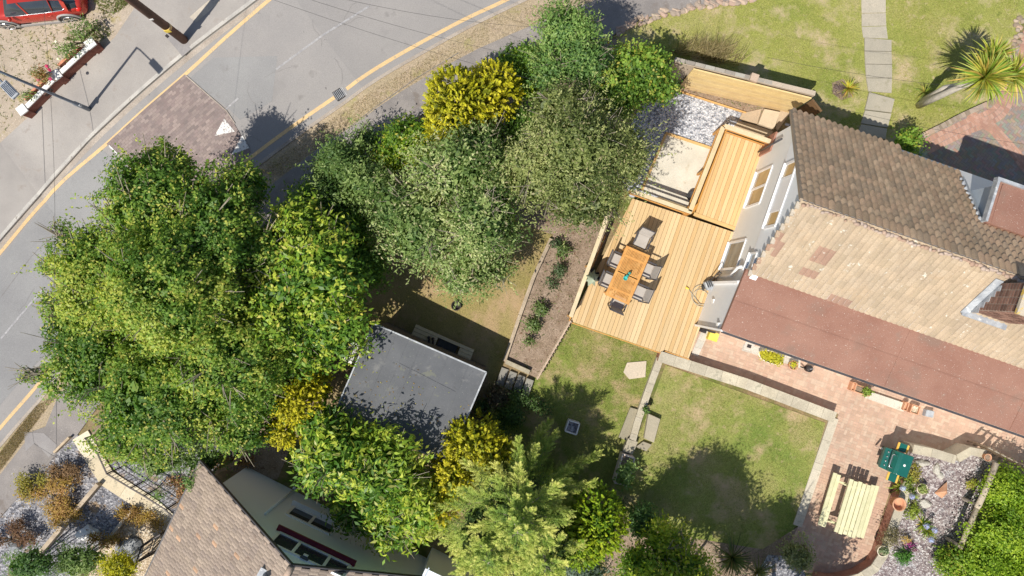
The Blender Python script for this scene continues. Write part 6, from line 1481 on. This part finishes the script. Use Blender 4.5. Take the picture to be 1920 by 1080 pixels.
mb = MB(); q = P(165, 1000, T(*G2(165, 1000)) + .1); mb.blob(tuple(q), (.42, .28, .22), 77, 2); one('white_boulder', mb, M['white_p'], 'pale white boulder on the grey slate yard', 'boulder', tuple(q))
mb = MB(); q = P(242, 1036, T(*G2(242, 1036)) + .1); mb.blob(tuple(q), (.42, .6, .3), 78, 3, rough=.35); one('dark_boulder', mb, M['rock_dk'], 'dark grey streaked boulder beside the yellow shrub', 'boulder', tuple(q))
mb = MB(); q = P(28, 1022, T(*G2(28, 1022)) + .1); mb.blob(tuple(q), (.35, .25, .2), 79, 2); one('grey_boulder', mb, M['rock_dk'], 'grey boulder among dead plants at the left edge', 'boulder', tuple(q))
# flowers
for i, (px, py, lab, col) in enumerate([(1708, 930, 'upper blue agapanthus in the rockery', (.46, .5, .8)), (1691, 914, 'small pale blue agapanthus beside the barbecue', (.56, .6, .82)), (1735, 985, 'double headed blue agapanthus in the lower rockery', (.48, .52, .82)), (1744, 1011, 'lowest blue agapanthus in the rockery', (.5, .54, .85))]):
    q = P(px, py, .9); b = (q.x + .25, q.y - .15 if i != 3 else q.y + .1, .3)
    t = rosette('agapanthus', lab, 'flower', b, 46, .5, .05, [(.14, .24, .03), (.3, .4, .06), (.45, .5, .1)], 140 + i, 'agapanthus in the rockery')
    for hx_ in ([0, .3] if i == 2 else [0]):
        hq = Vector((q.x + hx_, q.y - hx_ * .5, .95)); MB().tube([b, hq], .012, 5).build('stalk', M['bark'], t)
        m = MB(); rr = random.Random(i)
        for k in range(110):
            a = rr.uniform(0, 6.28); e = rr.uniform(-.4, 1.5); d = Vector((math.cos(a) * math.cos(e), math.sin(a) * math.cos(e), math.sin(e))); s = d.orthogonal().normalized(); f = d.cross(s); k_ = rr.uniform(.08, .13)
            pz = hq + d * k_; m.add([pz - s * .022, pz - f * .022, pz + s * .022, pz + f * .022], [(0, 1, 2, 3)], tuple(x * rr.uniform(.8, 1.15) for x in col))
        m.build('flower_head', M['petal'], t)
shrub('rockery_plant', 'yellow green feathery plant right of the barbecue', 'plant', (1714, 888), [(1714, 885, 9, 20, .55, .2)], 150, z=.3, pal=[(.3, .3, .06), (.5, .45, .08)], **K(.08, .035, 50, 14, .08))
shrub('rockery_plant', 'yellow flowered bush at the right side of the rockery', 'plant', (1822, 906), [(1822, 906, 9, 10, .5, .2)], 151, z=.3, pal=[(.3, .34, .04), (.6, .5, .05)], **K(.07, .04, 60, 14, .07))
shrub('rockery_plant', 'brown green twiggy shrub above the cream round pot', 'plant', (1672, 1008), [(1670, 1006, 20, 18, .8, .3)], 152, z=.3, pal=[(.16, .15, .07), (.28, .24, .13)], **K(.08, .03, 40, 14, .1))
shrub('rockery_plant', 'orange ochre low plant in the lower rockery', 'plant', (1700, 1010), [(1698, 1011, 9, 8, .5, .15)], 153, z=.3, pal=[(.55, .38, .12), (.65, .5, .2)], **K(.06, .04, 60, 14, .07))
shrub('rockery_plant', 'magenta flowered plant in the lower rockery', 'plant', (1709, 1026), [(1709, 1026, 9, 8, .5, .15)], 154, z=.3, lm='petal', pal=[(.35, .04, .25), (.55, .12, .4)], **K(.06, .04, 60, 14, .07))
shrub('rockery_plant', 'deep green leafy clump below the magenta flowers', 'plant', (1695, 1042), [(1694, 1043, 16, 13, .5, .25)], 155, z=.3, pal=[(.06, .18, .03), (.15, .34, .06)], **K(.11, .04, 50, 14, .08))
shrub('rockery_plant', 'leafy green clump between the terracotta pot and the stones', 'plant', (1712, 952), [(1712, 958, 11, 14, .5, .25), (1702, 905, 9, 18, .5, .2)], 156, z=.3, pal=[(.14, .22, .03), (.36, .44, .07)], **K(.12, .035, 50, 12, .08))
rf = thing('log_rail_fence', 'weathered grey timber rail along the right side of the rockery', 'fence', tuple(P(1860, 880, 0)))
a, b = P(1868, 868, 1.1), P(1800, 1028, 1.1); mid = a.lerp(b, .53)
MB().tube([a, a.lerp(mid, .5) + Vector((.02, 0, .02)), mid], .1, 8, (1.3, 1.25, 1.2)).build('rail', M['oldwood'], rf, True); MB().tube([mid, b], .09, 8, (1.25, 1.2, 1.1)).build('rail', M['oldwood'], rf, True)
for k in (0, .5, .98): q = a.lerp(b, k); MB().tube([(q.x, q.y, 0), (q.x, q.y, 1.05)], .07, 8).build('post', M['oldwood'], rf)
mb = MB(); p0, p1 = P(1850, 838, 1.), P(1960, 895, 1.)
for k in range(10): q = p0.lerp(p1, k / 9); mb.bar((q.x, q.y, 0), (q.x + .03, q.y, 1.1), .02, .12, (.7, .6, .5))
mb.bar(p0, p1, .03, .06); one('wicker_fence', mb, M['oldwood'], 'dark shaded paling fence beyond the stepped wall at the right edge', 'fence', (p0.x, p0.y, 0))
tf = thing('timber_fence', 'weathered horizontal rail fence behind the bushes at the bottom of the lower lawn', 'fence', tuple(G(1180, 1000)))
for k in range(3):
    a, b = P(1060, 900, .2 + .3 * k), P(1210, 1000, .2 + .3 * k); a = P(1065, 905, .3); b = P(1230, 1010, .3); MB().bar((a.x, a.y, .15 + .3 * k), (b.x, b.y, .15 + .3 * k), .04, .12, (.8, .75, .7)).build('rail', M['oldwood'], tf)
# ================================================================== LOWER LEFT FRONT YARD
gbar([(192, 904), (128, 980), (62, 1058), (20, 1110)], .16, .35, (1.3, 1.2, 1.1), 'oldwood', 'timber_sleeper', 'long weathered sleeper edge between the two slate terraces', group='sleeper edges of the front yard')
gbar([(256, 950), (215, 1000), (170, 1050), (150, 1085)], .12, .3, (1.5, 1.45, 1.4), 'oldwood', 'timber_sleeper', 'pale peeling sleeper edge left of the sandy gravel', group='sleeper edges of the front yard')
gbar([(108, 846), (136, 818)], .09, .25, (1.5, 1.35, 1.15), 'oldwood', 'timber_sleeper', 'short pale board at the top of the front yard beside the pavement', group='sleeper edges of the front yard')
gbar([(398, 888), (440, 868), (466, 846)], .16, .35, (1.2, .95, .75), 'oldwood', 'timber_sleeper', 'brown sleeper edge above the corner of the white house wall', group='sleeper edges of the front yard')
mb = MB(); rp = pick([(.66, .58, .44), (.72, .65, .51), (.6, .52, .38)], .04)
RL = [G2(*p) for p in [(152, 815), (178, 858), (202, 896), (253, 929), (286, 950), (325, 984)]]
for poly in ribbon(RL, .36):
    d = Vector(poly[3]) - Vector(poly[0]); pavers(mb, poly, math.atan2(d.y, d.x), .9, .8, 'stack', .004, lambda x, y: T(x, y) + .07, rp, thick=.1)
one('concrete_ramp', mb, M['slab'], 'cream concrete ramp path curving down beside the black metal railing', 'path', tuple(G(200, 895)))
def metal_rail(lab, pts, h=1.0, gap=.13):
    W = []
    for x, y in pts: p = G(x, y); W.append(Vector((p.x, p.y, T(p.x, p.y) + .05)))
    t = thing('metal_railing', lab, 'railing', tuple(W[0]), 'black metal railings of the front yard'); m = MB(); m2 = MB()
    for a, b in zip(W[:-1], W[1:]):
        m.bar(a + Vector((0, 0, h)), b + Vector((0, 0, h)), .05, .03); m.bar(a + Vector((0, 0, .12)), b + Vector((0, 0, .12)), .03, .03)
        n = max(2, int((b - a).length / gap))
        for k in range(n): q = a.lerp(b, (k + .5) / n); m2.bar(q + Vector((0, 0, .12)), q + Vector((0, 0, h)), .016, .016)
        MB().bar(a, a + Vector((0, 0, h + .03)), .045, .045).build('post', M['metal_dk'], t)
    m.build('rail', M['metal_dk'], t); m2.build('baluster', M['metal_dk'], t)
metal_rail('black metal railing along the upper side of the cream ramp', [(190, 811), (212, 838), (229, 875), (272, 901), (296, 915), (335, 940), (348, 955)])
metal_rail('short brown metal gate and railing beside the left edge of the tiled roof', [(325, 985), (292, 1006), (282, 1036), (330, 1010)])
# ================================================================== UPPER LEFT: WALL, LAMP, POLE, CAR
WL = [(33, 206), (102, 138), (168, 74)]
wz = lambda x, y: T(*G2(x, y))
lw = thing('front_garden_wall', 'low brown brick front wall with white coping and three white capped piers', 'wall', tuple(G(40, 215)))
tops = [P(x, y, wz(x, y) + .68) for x, y in ((42, 206), (106, 141), (170, 82))]
a, b = tops[0], tops[2]
mb = MB(); bz0 = min(t_.z for t_ in tops)
for s in range(2):
    p, q = tops[s], tops[s + 1]; mb.bar(p + Vector((0, 0, -.42)), q + Vector((0, 0, -.42)), .14, .7, (.55, .42, .42))
mb.build('wall_body', M['brick'], lw)
mb = MB()
for s in range(2):
    p, q = tops[s], tops[s + 1]; d = (q - p).normalized(); mb.bar(p + d * .2 + Vector((0, 0, -.05)), q - d * .2 + Vector((0, 0, -.05)), .18, .05)
mb.build('coping', M['white_p'], lw)
mb = MB(); n_ = (b - a).normalized(); sd_ = Vector((-n_.y, n_.x, 0))
for p in tops:
    MB().box((p.x, p.y, p.z - .35), (.3, .3, .7), math.atan2(n_.y, n_.x), (.6, .45, .45)).build('pier', M['brick'], lw); MB().box((p.x, p.y, p.z + .02), (.36, .36, .07), math.atan2(n_.y, n_.x)).build('pier_cap', M['white_p'], lw, bevel=.01)
for s, lab in ((0, 'lower brick edged planting trough behind the white coping'), (1, 'upper brick edged planting trough behind the white coping')):
    p, q = tops[s].lerp(tops[s + 1], .15) + sd_ * .35, tops[s].lerp(tops[s + 1], .75) + sd_ * .35; m = MB(); m.bar(p + Vector((0, 0, -.4)), q + Vector((0, 0, -.4)), .1, .5, (1.5, 1.3, 1.1)); one('brick_trough', m, M['brick'], lab, 'planter', (p.x, p.y, p.z - .65), 'brick troughs behind the front wall')
bl_ = G(167, 205, .1); lp = thing('street_lamp', 'tall thin grey street lamp standing on the far pavement', 'street lamp', tuple(bl_))
hh = 5.15; top = bl_ + Vector((0, 0, hh)); ad = Vector((.7, -.72, 0)).normalized()
MB().tube([bl_, bl_ + Vector((0, 0, .9)), bl_ + Vector((0, 0, .95)), bl_ + Vector((0, 0, 3)), top], [.085, .085, .058, .05, .04], 12).build('column', M['galv'], lp, True)
MB().tube([top, top + ad * .15 + Vector((0, 0, .06)), top + ad * .75 + Vector((0, 0, .1))], .03, 8).build('arm', M['galv'], lp, True)
hc_ = top + ad * 1.05 + Vector((0, 0, .1)); m = MB(); m.box(tuple(hc_), (.62, .28, .1), math.atan2(ad.y, ad.x)); hd = m.build('lamp_head', M['lead'], lp, bevel=.03)
m = MB()
for k in range(5): m.box(tuple(hc_ + Vector((-ad.y, ad.x, 0)) * (-.1 + .05 * k) + Vector((0, 0, .06))), (.5, .012, .03), math.atan2(ad.y, ad.x))
m.build('cooling_fins', M['galv'], hd)
q = bl_ + Vector((0, 0, 2.35)); m = MB(); m.box(tuple(q + Vector((.0, .0, 0))), (.34, .05, .16), R(45)); m.build('sign_plate', M['pole'], lp)
MB().box(tuple(bl_ + Vector((.09, -.02, .7))), (.05, .1, .14)).build('door_plate', M['lead'], lp)
bp0 = G(345, 75, .1); tp_ = thing('telegraph_pole', 'thick brown wooden telegraph pole with a yellow band', 'pole', tuple(bp0))
MB().tube([bp0, bp0 + Vector((0, 0, 8.2))], [.165, .12], 16).build('shaft', M['pole'], tp_, True)
MB().tube([bp0 + Vector((0, 0, 1.25)), bp0 + Vector((0, 0, 1.42))], .168, 16).build('yellow_band', M['yellow'], tp_, True)
MB().box(tuple(bp0 + Vector((.05, -.17, 1.34))), (.2, .02, .2), .2).build('marker_tag', M['yellow_p'], tp_); MB().box(tuple(bp0 + Vector((.03, -.16, 2.4))), (.12, .02, .08), .2).build('number_plate', M['white_p'], tp_)
m = MB()
for k in range(6): m.bar(bp0 + Vector((-.2, .0, 5 + k * .45)), bp0 + Vector((.2, 0, 5 + k * .45)), .03, .03)
m.build('climbing_step', M['metal_dk'], tp_)
m = MB(); m.box((bp0.x, bp0.y, bp0.z + .008), (.9, .9, .012), .7, (.9, .9, .95)); one('pole_patch', m, M['patch'], 'square tarmac repair patch round the foot of the telegraph pole', 'patch', tuple(bp0))['kind'] = 'structure'
g = G(319, 73, .1); m = MB(); m.box((g.x, g.y, g.z + .012), (.44, .1, .015), R(-42)); one('stopcock_cover', m, M['metal_dk'], 'small dark cover set in the pavement beside the telegraph pole', 'cover', tuple(g))
# drain grating on the right yellow line
g = G(638, 176); dg = thing('road_drain', 'black slotted drain grating in the road between yellow line ends', 'drain', tuple(g)); da = R(33)
MB().box((g.x, g.y, T(g.x, g.y) + .018), (.46, .4, .01), da).build('frame', M['metal_dk'], dg)
m = MB(); ex_ = Vector((math.cos(da), math.sin(da), 0)); ey_ = Vector((-ex_.y, ex_.x, 0))
for k in range(7): c = Vector((g.x, g.y, T(g.x, g.y) + .034)) + ex_ * (-.19 + k * .063); m.bar(c - ey_ * .17, c + ey_ * .17, .022, .016, (1, 1, 1))
m.build('bar', M['lead'], dg)
# overhead wires
def wire(lab, pts):
    m = MB(); m.tube(smooth3(pts), .0045, 4); one('overhead_wire', m, M['cable'], lab, 'wire', tuple(pts[0]), 'overhead wires')
def smooth3(pts, n=10):
    a, b = Vector(pts[0]), Vector(pts[-1]); return [a.lerp(b, k / n) - Vector((0, 0, .35 * 4 * (k / n) * (1 - k / n))) for k in range(n + 1)]
wire('overhead wire down the left side of the picture across the pavement and road', [P(74, -60, 6.9), P(97, 640, 4.6)])
wire('overhead wire crossing the road toward the golden conifer', [P(500, -5, 6.5), P(1010, 152, 4.4)])
wire('overhead wire over the road just above the one to the golden conifer', [P(560, -8, 6.5), P(1010, 112, 4.8)])
wire('highest overhead wire crossing the top of the road', [P(640, -3, 6.5), P(1020, 52, 5.2)])
wire('overhead wire across the front lawn above the small yellow plant', [P(1440, 108, 6), P(1960, 178, 6)])
wire('overhead wire from the fence end over the brown roof eave to the driveway', [P(1527, 190, 4), P(1960, 276, 5)])
# ---------------- red car
gz_ = T(*G2(75, 60)) + .1
wf, wr = P(14, 45, gz_ + .36), P(133, 33, gz_ + .36); hd_ = Vector((wf.x - wr.x, wf.y - wr.y, 0)); wb = hd_.length; hd_.normalize(); lf = Vector((-hd_.y, hd_.x, 0))
mid_ = (wf + wr) / 2 - lf * .86; car = thing('parked_car', 'shiny red hatchback car parked on the dry front yard', 'car', (mid_.x, mid_.y, gz_), None, math.atan2(hd_.y, hd_.x))
def cm(m, n, mt, **k): return m.build(n, M[mt], k.pop('parent', car), local=True, **k)
h2 = wb / 2
ST = [(-h2 - .82, .5, .62, .78, .95), (-h2 - .72, .32, .8, .88, 1.02), (-h2 - .4, .26, .9, .98, 1.04), (-h2, .24, .93, .95, 1.02), (-.3, .22, .93, .93, .98), (.5, .22, .93, .93, .96), (h2 - .3, .24, .93, .93, .96), (h2 + .2, .26, .92, .9, .88), (h2 + .6, .3, .84, .8, .78), (h2 + .82, .42, .6, .6, .66)]
m = MB(); n = 0; rings = []
for (x, zb, wl, wb2, zt) in ST:
    rings.append([(x, -wl * .9, zb), (x, -wl, zb + .15), (x, -wl, zb + (zt - zb) * .62), (x, -wb2 * .95, zt - .02), (x, -wb2 * .6, zt + .02), (x, 0, zt + .035), (x, wb2 * .6, zt + .02), (x, wb2 * .95, zt - .02), (x, wl, zb + (zt - zb) * .62), (x, wl, zb + .15), (x, wl * .9, zb)])
k_ = 11; vs = [v for r_ in rings for v in r_]
m.add(vs, [(i * k_ + j, (i + 1) * k_ + j, (i + 1) * k_ + j + 1, i * k_ + j + 1) for i in range(len(rings) - 1) for j in range(k_ - 1)] + [(i * k_ + k_ - 1, (i + 1) * k_ + k_ - 1, (i + 1) * k_, i * k_) for i in range(len(rings) - 1)] + [tuple(range(k_)), tuple(range(len(vs) - 1, len(vs) - 1 - k_, -1))])
b_ = cm(m, 'body', 'car', smooth=True); sb = b_.modifiers.new('sub', 'SUBSURF'); sb.levels = 2; sb.render_levels = 2
GH = [(-h2 - .62, 1.02, 1.04, .8, .78), (-h2 - .35, 1.0, 1.42, .84, .66), (-h2 + .2, .98, 1.58, .86, .66), (-.1, .96, 1.62, .86, .67), (.35, .95, 1.56, .86, .66), (h2 - .35, .94, 1.0, .84, .74)]
m = MB(); vs = []
for x, z0, z1, w0, w1 in GH: vs += [(x, -w0, z0), (x, -w1, z1 - .02), (x, 0, z1), (x, w1, z1 - .02), (x, w0, z0)]
m.add(vs, [(i * 5 + j, (i + 1) * 5 + j, (i + 1) * 5 + j + 1, i * 5 + j + 1) for i in range(len(GH) - 1) for j in range(4)]); cm(m, 'window', 'glass_dk', smooth=True)
m = MB(); vs = []
for x, z0, z1, w0, w1 in GH[1:5]: vs += [(x, -w1 - .015, z1 - .0), (x, 0, z1 + .03), (x, w1 + .015, z1 - .0)]
m.add(vs, [(i * 3 + j, (i + 1) * 3 + j, (i + 1) * 3 + j + 1, i * 3 + j + 1) for i in range(3) for j in range(2)]); cm(m, 'roof', 'car', smooth=True)
for s in (-1, 1):
    m = MB(); m.tube([(h2 - .38, s * .86, .97), (.3, s * .875, .97), (-.6, s * .875, .99), (-h2 - .1, s * .86, 1.03), (-h2 - .35, s * .8, 1.14)], .014, 5); cm(m, 'chrome_strip', 'chrome', smooth=True)
    m = MB()
    for x0, x1 in ((.0, .0), (-h2 + .3, -h2 + .1)): m.bar((x0, s * .865, .97), (x1, s * .68, 1.57), .06, .02)
    m.bar((-h2 - .2, s * .86, 1.0), (-h2 - .3, s * .68, 1.44), .3, .02); cm(m, 'pillar', 'car')
    m = MB(); m.blob((h2 - .55, s * 1.0, 1.02), (.08, .1, .07), 3, 2, rough=.03); cm(m, 'wing_mirror', 'car', smooth=True)
    m = MB(); m.bar((-h2 + .2, s * .94, .24), (h2 - .2, s * .94, .24), .04, .14); cm(m, 'sill', 'cladding')
    for xx in (.32, -.62): m = MB(); m.bar((xx, s * .945, .84), (xx - .17, s * .945, .84), .02, .03); cm(m, 'door_handle', 'car')
    m = MB(); m.blob((-h2 - .62, s * .74, .86), (.14, .15, .12), 5, 2, rough=.05); cm(m, 'tail_light', 'tail', smooth=True)
    for sx in (-1, 1):
        m = MB(); arc = [(sx * h2 + .44 * math.cos(a), s * .93, .36 + .44 * math.sin(a)) for a in [math.pi * k / 12 for k in range(-1, 14)]]; m.tube(arc, .045, 6); cm(m, 'wheel_arch', 'cladding', smooth=True)
        m = MB(); m.tube([(sx * h2, s * .6, .36), (sx * h2, s * .925, .36)], .4, 20); cm(m, 'wheel_well', 'rubber')
        m = MB(); m.tube([(sx * h2, s * .74, .36), (sx * h2, s * .93, .36), (sx * h2, s * .955, .36)], [.355, .355, .33], 28); wh = cm(m, 'wheel', 'rubber')
        m = MB(); m.tube([(sx * h2, s * .95, .36), (sx * h2, s * .962, .36)], .07, 12)
        for q_ in range(5):
            a = q_ * 2 * math.pi / 5 + .3
            for da_ in (-.13, .13): m.bar((sx * h2 + .05 * math.cos(a), s * .965, .36 + .05 * math.sin(a)), (sx * h2 + .25 * math.cos(a + da_), s * .965, .36 + .25 * math.sin(a + da_)), .035, .02, up=(0, 1, 0))
        ring_ = [(sx * h2 + .255 * math.cos(t), s * .96, .36 + .255 * math.sin(t)) for t in [2 * math.pi * k / 24 for k in range(25)]]; m.tube(ring_, .018, 6); cm(m, 'rim', 'chrome', parent=wh)
